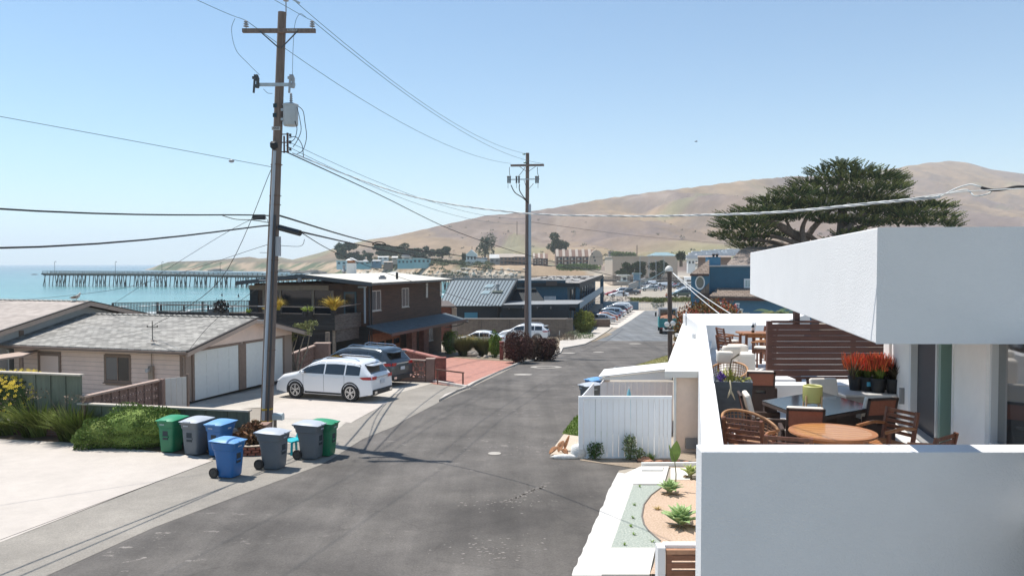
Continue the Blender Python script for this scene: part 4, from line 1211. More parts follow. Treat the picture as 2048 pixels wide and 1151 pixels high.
# digit 8
def text(name,body,size,M_,m,parent=None,ext=.004,align='CENTER'):
 cu=bpy.data.curves.new(name,'FONT');cu.body=body;cu.size=size;cu.extrude=ext;cu.align_x=align;cu.align_y='CENTER'
 o=bpy.data.objects.new(name,cu);COL.objects.link(o)
 dg=bpy.context.evaluated_depsgraph_get();me=bpy.data.meshes.new_from_object(o.evaluated_get(dg));COL.objects.unlink(o);bpy.data.objects.remove(o)
 me.materials.clear();me.materials.append(m);me.transform(INV[parent.name]@M_ if parent else M_)
 o=bpy.data.objects.new(name,me);COL.objects.link(o)
 if parent:o.parent=parent
 return o
q=F0+dn*(1.95)+nF*.045+UP*2.33
text('house_number','8',.26,frame(q,dn,UP,nF),mat('number_dark',(.1,.08,.06),.6),hs)
# roof
rf=roof2('roof',H8,-.05,4.52,9.05,-.25,9.2,2.08,3.08,2.08,SHG,hs,.07)
for(ta,za,tb,zb)in((-.05,2.02,4.52,3.02),(4.52,3.02,9.05,2.02)):  # barge boards
 mb=MB();mb.slab([H8(ta,-.29,za-.10),H8(tb,-.29,zb-.10),H8(tb,-.252,zb-.10),H8(ta,-.252,za-.10)],.17);ob('barge_board',mb,TL,hs)
 mb=MB();mb.slab([H8(ta,-.30,za+.07),H8(tb,-.30,zb+.07),H8(tb,-.2,zb+.07),H8(ta,-.2,za+.07)],.07);ob('roof_edge',mb,mat('roof_edge_dark',(.07,.06,.055),.8),hs)
mb=MB();mb.slab([H8(-.13,-.25,2.0),H8(-.06,-.25,2.0),H8(-.06,9.1,2.0),H8(-.13,9.1,2.0)],.10);ob('gutter',mb,TP,hs)
mb=MB();mb.tube([H8(-.05,.1,2.0),H8(.25,.12,1.92),H8(.40,.2,1.8),H8(.40,.2,.1)],.035,6);ob('downpipe',mb,TP,hs)
mb=MB()
for k in range(30):
 s_=.0+k*.30;mb.slab([H8(4.38,s_-.25,3.125),H8(4.66,s_-.25,3.125),H8(4.66,s_+.02,3.165),H8(4.38,s_+.02,3.165)],.03)
ob('ridge_shingle',mb,mat('ridge_tile',(.30,.285,.255),.9,var=.2),hs,kind='stuff')
# roof cross antenna (service mast)
q=H8(1.9,3.55,0);pa=P(306,682,31.3)
tt_=thing('service_mast','small cross shaped cable mast standing on the garage roof','cable mast',H8(1.6,3.4,2.45))
s3=None
b3=Z(305,681,2.42);mb=MB();mb.tube([b3,b3+UP*.80],.022,6);ob('mast',mb,mat('rust_pipe',(.2,.17,.14),.6,var=.3),tt_)
mb=MB();mb.beam(b3+Vector((-.2,0,.56)),b3+Vector((.2,.0,.56)),.03,.03);mb.blob(b3+Vector((-.2,0,.58)),(.03,.03,.05));mb.blob(b3+Vector((.2,0,.58)),(.03,.03,.05));ob('cross_arm',mb,MATS['rust_pipe'],tt_)
mb=MB();mb.tube([b3+Vector((.04,0,0)),b3+Vector((.18,-.05,.0)),b3+Vector((.2,-.06,-.03))],.02,6);mb.lathe([(.09,0),(.05,.06),(.02,.08)],10,b3-UP*.03);ob('flashing',mb,mat('flashing',(.35,.28,.22),.7),tt_)
# house to the left
hl=thing('house','beige gabled house at the left edge behind the garage','house',H8(0,9,0),heading=HN)
def HL(t_,s_,z):return H8(t_,s_,z)
S0,S1=8.75,21
pts=[(-1.6,0),(8.3,0),(8.3,2.65),(4.42,3.55),(-1.6,2.3)]
mb=MB();vs=[HL(a,S0+.5,z)for a,z in pts]+[HL(a,S1,z)for a,z in pts]
mb.add(vs,[tuple(range(5)),tuple(range(5,10))[::-1]]+[(i,(i+1)%5,5+(i+1)%5,5+i)for i in range(5)]);ob('wall',mb,mat('blue_grey_wall',(.52,.50,.48),.8,var=.04),hl)
SHL=brickmat('pinkish_roofing',(.40,.345,.305),(.46,.40,.355),(.30,.26,.23),3.0,.95,.012,.1,axis='xy',rough=.95)
roof2('roof',HL,-3.4,4.42,8.95,S0,S1+3,1.98,3.68,2.70,SHL,hl,.07)
for(ta,za,tb,zb)in((-3.4,1.98,4.42,3.68),(4.42,3.68,8.95,2.70)):
 mb=MB();mb.slab([HL(ta,S0-.04,za-.14),HL(tb,S0-.04,zb-.14),HL(tb,S0-.002,zb-.14),HL(ta,S0-.002,za-.14)],.19);ob('barge_board',mb,TL,hl)
 mb=MB();mb.slab([HL(ta,S0-.06,za+.05),HL(tb,S0-.06,zb+.05),HL(tb,S0+.06,zb+.05),HL(ta,S0+.06,za+.05)],.05);ob('roof_edge',mb,MATS['roof_edge_dark'],hl)
mb=MB();mb.slab([HL(1.0,S0+.46,0),HL(1.22,S0+.46,0),HL(1.22,S0+.56,0),HL(1.0,S0+.56,0)],2.62);ob('post',mb,TP,hl)
mb=MB()
for k in range(44):
 s_=S0+.05+k*.30;mb.slab([HL(4.28,s_,3.72),HL(4.56,s_,3.72),HL(4.56,s_+.27,3.76),HL(4.28,s_+.27,3.76)],.03)
ob('ridge_shingle',mb,MATS['ridge_tile'],hl,kind='stuff')
# low porch between garage and fence, at the frame edge
BP=(HL(wi,S0+.1,0),dl,-dn)
window(hl,(HL(wi-.02,8.9,0),dl,-dn),.25,1.0,.6,1.85,mat('white_frame',(.75,.75,.73),.5),GLM,.06,0)
t=thing('porch_canopy','low beige canopy roof in front of the garage side wall','canopy',HL(-.4,8.4,0))
mb=MB();q=Z(45,714,1.72);a0=Z(-60,728,1.62);mb.slab([q,a0,a0+Vector((0,1.4,.12)),q+Vector((0,1.4,.12))],.07);ob('canopy_roof',mb,TL,t)
mb=MB();mb.beam((q.x-.08,q.y+.05,0),(q.x-.08,q.y+.05,1.70),.12,.12,Vector((0,1,0)));ob('post',mb,TP,t)
# ornament on the ridge
q=HL(4.42,0,0);k=(152-1024)/1593.0;s_=(q.x-k*q.y)/(dl.y*k-dl.x);q=HL(4.42,s_,3.76)
tt_=thing('gull','gull with pale breast and brown back perched on the roof ridge at left','gull',q)
mb=MB(Matrix.Translation(q)@Matrix.Rotation(.5,4,'Z'))
mb.tube([(-.24,0,.12),(-.14,0,.14),(0,0,.17),(.10,0,.24),(.13,0,.32),(.16,0,.36),(.2,0,.35)],[.01,.05,.085,.075,.045,.04,.012],10);ob('body',mb,mat('gull_white',(.6,.56,.5),.7),tt_,smooth='all')
for sy in(-1,1):
 mb=MB(Matrix.Translation(q)@Matrix.Rotation(.5,4,'Z'));mb.tube([(.07,sy*.06,.22),(-.08,sy*.075,.19),(-.30,sy*.03,.16)],[.03,.05,.008],8);ob('wing',mb,mat('gull_brown',(.14,.1,.075),.8),tt_,smooth='all')
 mb=MB(Matrix.Translation(q)@Matrix.Rotation(.5,4,'Z'));mb.tube([(.0,sy*.03,.12),(.0,sy*.03,-.01),(.04,sy*.03,-.01)],.008,5);ob('leg',mb,mat('gull_leg',(.5,.35,.1),.7),tt_)
# ================================================================== VEHICLES
PAINT={}
def paintm(name,c,metal=.0,rough=.35,coat=1.0):
 return mat('paint_'+name,c,rough,metal=metal,coat=coat)
TYRE=mat('tyre',(.018,.018,.018),.75);RIM=mat('alloy',(.55,.56,.58),.25,metal=.9);CHR=mat('chrome',(.75,.75,.76),.12,metal=1)
BLK=mat('black_trim',(.02,.02,.022),.55);CGL=mat('car_glass',(.012,.016,.018),.04,spec=.9,coat=.5);RED=mat('tail_red',(.42,.01,.012),.2,coat=.8)
WLT=mat('lamp_clear',(.55,.56,.58),.15,coat=.8);PLT=mat('number_plate',(.55,.58,.62),.5)
PR={  # rear at x=0, front at x=L: top outline, belt height, greenhouse from/to, wheel radius
'suv':dict(L=4.89,W=1.93,H=1.70,wb=2.79,ro=1.0,wr=.375,belt=1.08,top=[(0,.62),(.02,1.0),(.10,1.12),(.30,1.30),(.58,1.60),(.9,1.66),(1.8,1.70),(2.6,1.66),(3.05,1.52),(3.75,1.13),(3.95,1.08),(4.5,.98),(4.78,.80),(4.86,.62),(4.89,.5)],gw=(.38,3.62),pil=(1.22,2.25,3.30)),
'sedan':dict(L=4.7,W=1.82,H=1.45,wb=2.75,ro=1.0,wr=.33,belt=.95,top=[(0,.6),(.03,.92),(.12,1.02),(.6,1.06),(1.35,1.38),(1.9,1.45),(2.5,1.43),(3.35,1.02),(3.6,.97),(4.3,.84),(4.6,.68),(4.7,.5)],gw=(.85,3.25),pil=(1.35,2.15)),
'wagon':dict(L=4.8,W=1.80,H=1.50,wb=2.75,ro=1.0,wr=.34,belt=.98,top=[(0,.6),(.03,1.0),(.2,1.2),(.42,1.43),(1.5,1.5),(2.5,1.46),(3.35,1.06),(3.6,1.0),(4.4,.86),(4.7,.68),(4.8,.5)],gw=(.3,3.2),pil=(1.2,2.2)),
'van':dict(L=5.4,W=2.0,H=2.2,wb=3.3,ro=1.0,wr=.36,belt=1.25,top=[(0,.6),(.02,1.9),(.1,2.15),(1,2.2),(3.8,2.15),(4.3,1.9),(4.75,1.25),(5.2,1.1),(5.38,.8),(5.4,.5)],gw=(3.2,4.6),pil=(3.9,)),
'pickup':dict(L=5.4,W=1.95,H=1.80,wb=3.4,ro=1.15,wr=.40,belt=1.15,top=[(0,.6),(.02,1.12),(1.75,1.14),(1.80,1.2),(1.95,1.72),(2.4,1.8),(3.3,1.78),(3.9,1.22),(4.2,1.15),(5.1,1.02),(5.35,.85),(5.4,.5)],gw=(1.9,3.8),pil=(2.75,)),
}
def car(name,label,kind,paint,nst=44,nk=12,detail=True,group=None,cat='car',rails=False):
 p=PR[kind];L,W,H,wb,ro,wr,belt=[p[k]for k in('L','W','H','wb','ro','wr','belt')]
 t=thing(name,label,cat,group=group)
 tx=[a for a,_ in p['top']];tz=[b for _,b in p['top']]
 def top(x):return float(np.interp(x,tx,tz))
 def bot(x):return .24+.10*max(0,1-x/.5)+.06*max(0,1-(L-x)/.5)
 def hwx(x):
  a=min(x,L-x)/.9
  return W/2*(1-.13*max(0,1-a)**2.2)
 def hw(x,z):
  w_=hwx(x)
  zz=(z-.24)/(belt-.24)
  w_*=1-.045*max(0,1-zz*1.6)**2
  if z>belt:w_-=(z-belt)*.34
  else:w_-=.02*math.sin(max(0,zz)*PI)*0
  return w_
 def sec(x,z):
  "half width incl. the rounded shoulder under the top outline"
  zt=top(x);r=min(.16,.5*(zt-bot(x)))
  w_=hw(x,min(z,zt))
  if z>zt-r:
   q=min(1,(z-(zt-r))/r);w_=w_-r*1.3*(1-math.sqrt(max(0,1-q**2)))
  return w_
 xs=sorted(set([0,.01,.03,.06,.1,.16,.24,L-.01,L-.04,L-.1,L-.18]+[L*i/nst for i in range(nst+1)]))
 vs=[];n=2*(nk+2)
 for x in xs:
  zb,zt=bot(x),top(x);side=[]
  for k in range(nk+1):
   f=k/nk;z=zb+(zt-zb)*(1-(1-f)**1.9);side.append((sec(x,z),z))
  side.append((side[-1][0]*.45,zt+.018))
  vs+=[(x,-a,z)for a,z in side]+[(x,a,z)for a,z in side[::-1]]
 m_=len(xs)
 fs=[(i*n+k,(i+1)*n+k,(i+1)*n+(k+1)%n,i*n+(k+1)%n)for i in range(m_-1)for k in range(n)]
 fs+=[tuple(range(n)),tuple(range((m_-1)*n,m_*n))[::-1]]
 mb=MB().add(vs,fs);ob('body',mb,paint,t,smooth=True)
 def side_patch(poly,off,m,nm,nn=16,label=None,both=True,th=0):
  "polygon in (x, z) laid on the flank"
  for sy in((-1,1)if both else(-1,)):
   mb=MB()
   x0=min(a for a,_ in poly);x1=max(a for a,_ in poly)
   vs=[]
   for i in range(nn+1):
    x=x0+(x1-x0)*i/nn;zz=[]
    for j in range(len(poly)):
     a,b=poly[j],poly[(j+1)%len(poly)]
     if abs(a[0]-b[0])<1e-6:
      if abs(a[0]-x)<1e-4:zz+=[a[1],b[1]]
     elif(a[0]-x)*(b[0]-x)<=1e-9:zz.append(a[1]+(b[1]-a[1])*(x-a[0])/(b[0]-a[0]))
    if not zz:zz=[poly[0][1]]
    lo,hi=min(zz),max(zz)
    for k in range(5):
     z=lo+(hi-lo)*k/4;vs.append((x,sy*(sec(x,z)+off),z))
   mb.add(vs,[(i*5+k,i*5+k+1,(i+1)*5+k+1,(i+1)*5+k)for i in range(nn)for k in range(4)])
   ob(nm,mb,m,t,smooth='all',label=label)
 def gtop(x):return top(x)-.075
 g0,g1=p['gw']
 # side glass, cut by pillars
 cuts=[g0]+list(p['pil'])+[g1]
 if kind=='suv':cuts=[.52,1.28,2.30,g1]
 elif kind=='pickup':cuts=[2.02,2.75,3.75]
 elif kind=='van':cuts=[3.3,4.55]
 else:cuts=[g0,1.25,2.15,g1]if kind=='sedan' else[.42,1.2,2.2,g1]
 for a,b in zip(cuts,cuts[1:]):
  a2,b2=a+.035,b-.035;N=10
  up_=[(a2+(b2-a2)*i/N,max(belt+.03,gtop(a2+(b2-a2)*i/N)))for i in range(N+1)]
  side_patch([(a2,belt+.02)]+up_+[(b2,belt+.02)],.006,CGL,'side_window',12)
 # windscreen and rear window on the outline
 def along(x0,x1,wf,m,nm,off=.012,N=6):
  vs=[]
  for i in range(N+1):
   x=x0+(x1-x0)*i/N;zt=top(x)
   w_=(hw(x,zt)-.17)*wf
   for k in range(5):vs.append((x-(off if x<L/2 else-off),w_*(k/2-1),zt+.016-.02*abs(k/2-1)+off))
  mb=MB().add(vs,[(i*5+k,i*5+k+1,(i+1)*5+k+1,(i+1)*5+k)for i in range(N)for k in range(4)]);ob(nm,mb,m,t,smooth='all')
 rearg={'suv':(.14,.50),'sedan':(.68,1.28),'wagon':(.08,.38),'van':None,'pickup':(1.83,1.93)}[kind]
 frg={'suv':(2.95,3.66),'sedan':(2.6,3.28),'wagon':(2.6,3.28),'van':(4.25,4.72),'pickup':(3.38,3.86)}[kind]
 if rearg:along(*rearg,1.0,CGL,'rear_window')
 along(*frg,1.02,CGL,'windscreen')
 if kind=='van':
  mb=MB();mb.bx((-.012,-.8,1.25),(-.002,.8,1.85));ob('rear_window',mb,CGL,t)
 # wheels
 cx=(ro,ro+wb)
 for x in cx:
  for sy in(-1,1):
   yo=hwx(x)-.01
   mb=MB();N=22;R1=wr+.075;R2=wr+.015
   vs=[]
   for r_,o_ in((R1,.002),(R1,.016),(R2,.022),(R2,.002)):
    for k in range(N+1):
     a=-.35+(PI+.70)*k/N;vs.append((x+r_*math.cos(a),sy*(sec(x,.45)+o_),max(.22,wr+r_*math.sin(a))))
   mb.add(vs,[(j*(N+1)+k,j*(N+1)+k+1,(j+1)*(N+1)+k+1,(j+1)*(N+1)+k)for j in range(3)for k in range(N)])
   ob('wheel_arch',mb,BLK,t)
   mb=MB();mb.cyl((x,sy*(sec(x,.45)+.003),wr+.01),(x,sy*(sec(x,.45)+.005),wr+.01),R2+.012,n=20);
   wy=sec(x,.45)+.012
   mb.lathe([(wr*.55,-.22),(wr*.95,-.22),(wr,-.18),(wr,-.02),(wr*.94,.018),(wr*.70,.022),(wr*.68,0)],24,(x,sy*wy,wr),m=Matrix.Rotation(-sy*PI/2,3,'X'))
   whl=ob('wheel',mb,TYRE,t,smooth=True)
   if detail:
    mb=MB();mm=Matrix.Rotation(-sy*PI/2,3,'X')
    mb.lathe([(wr*.69,-.005),(wr*.69,.014),(wr*.60,.012),(wr*.60,-.005)],24,(x,sy*wy,wr),m=mm)
    mb.lathe([(.0,.012),(wr*.16,.012),(wr*.18,-.01)],12,(x,sy*wy,wr),m=mm)
    for k in range(5):
     for d_ in(-.13,.13):
      a=2*PI*k/5+.3+d_;mb.beam((x+wr*.12*math.cos(a),sy*(wy+.004),wr+wr*.12*math.sin(a)),(x+wr*.64*math.cos(a+d_*.3),sy*(wy+.006),wr+wr*.64*math.sin(a+d_*.3)),.035,.02,Vector((0,1,0)))
    o=ob('rim',mb,RIM,t);o.parent=whl
   else:
    mb=MB();mb.cyl((x,sy*wy,wr),(x,sy*(wy+.012),wr),wr*.62,n=14);o=ob('rim',mb,RIM,t);o.parent=whl
 # lamps, bumper, plate
 lz={'suv':(.93,1.06),'sedan':(.78,.93),'wagon':(.8,1.1),'van':(.9,1.3),'pickup':(.8,1.08)}[kind]
 side_patch([(.02,lz[0]),(.05,lz[1]),(.55 if kind=='suv' else .35,(lz[0]+lz[1])/2+.03),(.4 if kind=='suv' else .3,lz[0])],.010,RED,'tail_lamp',8)
 for sy in(-1,1):
  mb=MB();mb.bx((-.022,sy*.50,lz[0]),(.02,sy*(hw(0.02,.9)-.06),lz[1]));ob('tail_lamp',mb,RED,t)
  mb=MB();mb.blob((L-.22,sy*(hw(L-.2,.7)-.12),.70),(.20,.14,.07),10,6);ob('headlight',mb,WLT,t,smooth='all')
 mb=MB();mb.bx((-.05,-hwx(.05)*.93,.30),(.16,hwx(.05)*.93,.52));ob('rear_bumper',mb,BLK if kind in('suv','pickup','van')else paint,t,bevel=.03)
 mb=MB();mb.bx((L-.14,-hwx(L-.1)*.8,.28),(L+.03,hwx(L-.1)*.8,.48));ob('front_bumper',mb,BLK,t,bevel=.03)
 mb=MB();mb.bx((-.032,-.16,.72),(-.012,.16,.86));ob('number_plate',mb,PLT,t)
 for sy in(-1,1):
  mb=MB();mb.blob((g1-.28,sy*(hw(g1-.3,belt)+.10),belt+.06),(.07,.11,.075),8,6);ob('mirror',mb,paint,t,smooth='all')
 if detail:
  for x in(1.75,2.82)if kind!='pickup' else(2.3,):
   for sy in(-1,1):
    mb=MB();mb.bx((x-.1,sy*(sec(x,belt-.12)-.004),belt-.14),(x+.1,sy*(sec(x,belt-.12)+.03),belt-.105));ob('door_handle',mb,paint,t)
  for x in(1.30,2.33,3.38):
   side_patch([(x-.006,.36),(x+.006,.36),(x+.006,belt),(x-.006,belt)],.0025,BLK,'door_seam',1)
  side_patch([(ro+wr+.1,.26),(ro+wr+.1,.34),(ro+wb-wr-.1,.34),(ro+wb-wr-.1,.26)],.008,BLK,'sill',6)
  mb=MB();mb.bx((.10,-hwx(.6)*.56,top(.45)-.0),(.52,hwx(.6)*.56,top(.45)+.045))if kind=='suv' else None
  if kind=='suv':ob('spoiler',mb,paint,t,bevel=.02)
  for sy in(-1,1):
   mb=MB();mb.box((-.045,sy*.62,.40),(.04,.20,.10));ob('exhaust_trim',mb,CHR,t)
  mb=MB();mb.bx((-.03,-.48,.99),(-.012,.48,1.03));ob('tail_trim',mb,CHR,t)
 if rails:
  for sy in(-1,1):
   mb=MB();mb.tube([(.75,sy*.60,1.655),(.95,sy*.60,1.735),(2.35,sy*.60,1.76),(2.6,sy*.60,1.68)],.018,6);ob('roof_rail',mb,CHR,t)
  mb=MB();mb.bx((1.9,-.42,1.712),(2.65,.42,1.722));ob('sunroof',mb,CGL,t)
 return t
def put_car(o,px,py,heading,label=None,group=None,ref='rear',ref_x=0,scale=1.0):
 "place the car's rear wheel foot (local x=ref_x, near side) on the ground seen at px, py; heading is where it points"
 p=G(px,py);f=dirv(heading);L_=Vector((-f.y,f.x,0))
 o.location=p-f*ref_x*scale-L_*0
 slope=(gz(p.y+3)-gz(p.y-3))/6
 # local x points along heading
 o.rotation_euler=(0,-slope*f.y,math.atan2(f.y,f.x));o.scale=(scale,)*3
 if label:o['label']=label
 if group:o['group']=group
 return o
WH=paintm('white',(.78,.80,.82),.0,.3);DG=paintm('charcoal',(.06,.075,.085),.5,.3)
# white SUV: wheel contact rear (702,805), front (572,797)
a=G(702,804);b=G(573,796);f=(b-a).normalized();hd_=math.degrees(math.atan2(f.x,f.y))
o=car('parked_car','white SUV parked nose towards the garage, nearer of the two on the drive','suv',WH,64,18,rails=True)
nrm=Vector((f.y,-f.x,0));nrm=nrm if nrm.y>0 else-nrm  # away from the viewer
o.location=a-f*.92+nrm*.92;o.rotation_euler=(0,0,math.atan2(f.y,f.x));o.scale=(.95,.97,.99)
o=car('parked_car','dark grey SUV parked behind the white SUV by the low block wall','suv',DG,64,18,rails=True)
a2=G(748,778);o.location=Vector((a2.x,a2.y,a2.z))-f*1.0+nrm*.95;o.location=G(778,776)-f*.15+nrm*1.0
f2=dirv(hd_+6);o.rotation_euler=(0,0,math.atan2(f2.y,f2.x));o.scale=(1.02,1.03,1.06)
# cars in front of the brick wall
o4=car('parked_car','white off road SUV parked facing left before the brick wall, behind the bushes','suv',WH,40,12,rails=True)
put_car(o4,1098,682,281,scale=1.02);o4.location.z+=.05
o5=car('parked_car','white sedan mostly hidden by bushes left of the white off road SUV','sedan',WH,36,10)
put_car(o5,1010,693,282)
# parked row along the motel
SIL=paintm('silver',(.42,.44,.46),.6,.3);DBL=paintm('dark_blue',(.03,.055,.11),.4,.3);DSL=paintm('dark_slate',(.05,.06,.075),.4,.3);ORG=paintm('copper',(.42,.16,.08),.4,.3);LBL=paintm('pale_blue',(.30,.37,.44),.5,.3);RDP=paintm('red',(.45,.02,.03),0,.3);GRN=paintm('dark_green',(.015,.05,.045),.3,.3)
cs=car('parked_car','low silver coupe, nearest of the cars parked along the motel','sedan',SIL,36,10,False,group='cars parked along the motel')
cu=car('parked_car','silver SUV, farthest of the cars parked along the motel','suv',SIL,36,10,False,group='cars parked along the motel')
GRP='cars parked along the motel'
row=[(cs,1231,647,SIL,None),('s',1226,640,ORG,'copper coloured car parked between the silver coupe and the dark blue sedan'),('s',1241,640,DBL,'dark blue sedan, second of the cars parked along the motel'),('u',1242,633,LBL,'pale blue car parked behind the dark blue sedan'),('s',1245,631,WH,'white car parked between the pale blue and the dark slate ones'),('u',1252,628,DSL,'dark slate SUV parked beside the farthest silver SUV'),(cu,1263,625,SIL,None),('u',1246,622,WH,'white SUV just behind the dark slate one by the motel')]
P0c=G(1231,648);P1c=G(1265,624);u_=(P1c-P0c);nn=7;lst=[]
for i,(k_,px,py,pm_,lb)in enumerate(row):
 if k_=='s':o=copy_tree(cs)
 elif k_=='u':o=copy_tree(cu)
 else:o=k_
 q=P0c.lerp(P1c,i/(nn));q.z=gz(q.y)
 f=dirv(285);o.location=q;o.rotation_euler=(0,0,math.atan2(f.y,f.x))
 if lb:o['label']=lb
 paint(o,pm_,('body','mirror','door_handle'));lst.append(o)
# beach parking
GB='cars in the beach car park'
def beachcar(kind,D,px,hd_,pm_,lb,dz=0,sc=1.0):
 src={'s':cs,'u':cu,'v':VAN,'p':PKU,'w':WGN}[kind]
 o=copy_tree(src);p=HT(px,D,0);o.location=p;f=dirv(hd_);o.rotation_euler=(0,0,math.atan2(f.y,f.x));o['label']=lb;o['group']=GB;o.scale=(sc,)*3
 paint(o,pm_,('body','mirror','rear_bumper')if kind in 'sw' else('body','mirror'));return o
VAN=car('parked_van','white van parked farthest left in the beach car park','van',WH,24,8,False,group=GB,cat='van')
PKU=car('parked_pickup','dark pickup truck with big tyres in the beach car park','pickup',DSL,30,9,False,group=GB,cat='pickup')
WGN=car('parked_car','silver station wagon in the middle of the beach car park','wagon',SIL,30,9,False,group=GB)
def putD(o,D,px,hd_,sc=1.0):
 o.location=HT(px,D,0);f=dirv(hd_);o.rotation_euler=(0,0,math.atan2(f.y,f.x));o.scale=(sc,)*3
putD(VAN,300,1312,262);putD(PKU,207,1281,275,1.05);putD(WGN,236,1318,274,1.15)
beachcar('s',194,1258,272,WH,'white sedan at the near edge of the beach car park',sc=1.05)
beachcar('s',202,1246,268,RDP,'red car just behind the white sedan on the beach car park')
beachcar('u',212,1262,274,LBL,'pale blue SUV left of the dark pickup on the beach car park',sc=1.05)
beachcar('u',246,1330,268,WH,'white SUV just behind the silver station wagon')
beachcar('v',262,1338,262,WH,'white van behind the silver station wagon on the beach car park',sc=.9)
beachcar('s',268,1346,262,SIL,'small silver car beside the short wooden pole, beach car park')
beachcar('u',285,1340,266,SIL,'silver SUV in the crowd of cars by the sea wall')
beachcar('v',330,1344,262,WH,'white van at the far end of the beach car park')
beachcar('u',196,1386,268,GRN,'dark green SUV right of the short wooden pole',sc=1.1)
beachcar('u',214,1390,270,WH,'white SUV behind the dark green one',sc=1.1)
beachcar('p',204,1402,250,WH,'white pickup beside the dark green SUV')
for i_,(k_,D_,px_,h_,m_,lb_)in enumerate((('s',318,1306,262,SIL,'silver car beyond the leftmost white van'),('u',300,1326,262,DSL,'dark slate SUV between white vans on the beach car park'),('v',345,1318,262,WH,'white van third row back by the sea wall'),('u',352,1334,262,LBL,'pale blue SUV at the back of the beach car park'),('s',368,1326,262,WH,'white car at the very back of the beach car park'),('u',312,1352,262,SIL,'silver SUV behind the short wooden pole'),('p',262,1376,255,DSL,'dark pickup before the white box trucks'),('s',300,1358,262,WH,'white car beside the red car, behind it'))):beachcar(k_,D_,px_,h_,m_,lb_)
cr_=random.Random(4)
for r_,(D_,xs_)in enumerate(((272,(1302,1318)),(290,(1298,1332,1349)),(325,(1300,1316,1330,1350)),(360,(1310,1320,1341,1352)),(395,(1312,1324,1336,1348)))):
 for j,x_ in enumerate(xs_):
  n_,m_=(('white',WH),('silver',SIL),('dark',DSL),('white',WH),('blue',DBL))[cr_.randrange(5)]
  beachcar('su'[cr_.randrange(2)],D_,x_,262,m_,n_+' car, '+('first','second','third','fourth')[j]+' from the left, '+('nearest','second','third','fourth','farthest')[r_]+' back row of the beach car park')
beachcar('s',270,1362,262,RDP,'red car far right in the beach car park')
beachcar('s',240,1385,262,DSL,'black car between the red car and the white trucks')
# people, tiny
def person(p,label,shirt,legs,h=1.72,hd_=0):
 t=thing('person',label,'person',p)
 bm_=bpy.data.meshes.new('person');J=[(0,0,.95),(0,0,1.25),(0,0,1.48),(0,0,1.62),(.12,0,.5),(.13,.02,.05),(-.12,.02,.5),(-.16,-.1,.05),(.2,0,1.42),(.26,.02,1.1),(.24,.1,.85),(-.2,0,1.42),(-.27,0,1.12),(-.25,.12,.88),(.13,.14,.03),(-.16,.03,.03),(0,.01,1.72)]
 E=[(0,1),(1,2),(2,3),(3,16),(0,4),(4,5),(5,14),(0,6),(6,7),(7,15),(2,8),(8,9),(9,10),(2,11),(11,12),(12,13)]
 rr=[.15,.15,.13,.075,.08,.05,.08,.05,.065,.045,.035,.065,.045,.035,.035,.035,.09]
 bm_.from_pydata(J,E,[]);o=bpy.data.objects.new('body',bm_);COL.objects.link(o)
 sk_=o.modifiers.new('skin','SKIN');
 for i,v in enumerate(bm_.skin_vertices[0].data if bm_.skin_vertices else[]):v.radius=(rr[i],)*2
 return t,o
def person_mesh(p,label,shirt,legs,hd_=0):
 t=thing('person',label,'person',p)
 M_=Matrix.Translation(p)@Matrix.Rotation(hd_,4,'Z')
 mb=MB(M_);n=10
 skin=mat('skin_tone',(.45,.28,.2),.7)
 def limb(pts,rs,m,nm):
  mb=MB(M_);mb.tube(pts,rs,n);return ob(nm,mb,m,t,smooth='all')
 limb([(0,0,.92),(0,0,1.0),(0,0,1.25),(0,0,1.43),(0,0,1.48),(0,0,1.53),(0,0,1.56),(0,.02,1.62),(0,.02,1.70),(0,.01,1.76)],[.13,.15,.15,.18,.12,.055,.07,.095,.09,.03],skin,'body')
 limb([(0,0,.98),(0,0,1.25),(0,0,1.43),(0,0,1.49)],[.158,.16,.19,.09],shirt,'shirt')
 for s in(-1,1):
  limb([(s*.18,0,1.42),(s*.26,.02,1.12),(s*.24,.10,.86)],[.06,.045,.035],shirt,'sleeve')
  limb([(s*.08,0,.98),(s*.11,.02*s,.5),(s*.12,-.05*s,.04),(s*.12,.1-.05*s,.02)],[.10,.065,.045,.03],legs,'trouser_leg')
 return t
drk=mat('cloth_dark',(.03,.03,.04),.9);org=mat('cloth_orange',(.5,.2,.12),.9);blu=mat('cloth_blue',(.08,.12,.3),.9);gry=mat('cloth_grey',(.3,.3,.32),.9)
person_mesh(HT(1333,178),'person in an orange top walking left of the short wooden pole',org,blu)
person_mesh(HT(1247,190),'person in dark clothes standing beside the white sedan',drk,drk)
person_mesh(HT(1207,186),'person in grey walking on the sand at the left of the parked cars',gry,drk)
person_mesh(HT(1322,232),'person in grey standing behind the silver station wagon',gry,blu)
person_mesh(HT(1329,240),'person in dark clothes among the parked cars by the pole',drk,gry)
# dump truck
D=90;tp=G(1339,668)
t=thing('dump_truck','turquoise dump truck with white cab, its bed heaped with brown debris','truck',tp,heading=8)
fr=hframe(tp,8);trq=mat('truck_turquoise',(.02,.23,.25),.6,var=.3,scale=3,col2=(.06,.30,.30));twh=mat('truck_white',(.72,.72,.70),.5,var=.08)
mb=MB(fr);mb.slab([(-1.15,0,.75),(1.15,0,.75),(1.15,3.6,.75),(-1.15,3.6,.75)],.08);
for(a,b_)in(((-1.18,0),(1.18,0)),((-1.18,3.6),(1.18,3.6)),((-1.15,.05),(-1.15,3.6)),((1.15,.05),(1.15,3.6))):mb.beam((a[0],a[1],1.25),(b_[0],b_[1],1.25),.07,1.0)
for x in(-1.1,-.4,.4,1.1):mb.beam((x,-.06,.8),(x,-.06,1.75),.09,.06,Vector((0,1,0)))
mb.beam((-1.2,-.03,1.76),(1.2,-.03,1.76),.1,.08);ob('bed',mb,trq,t)
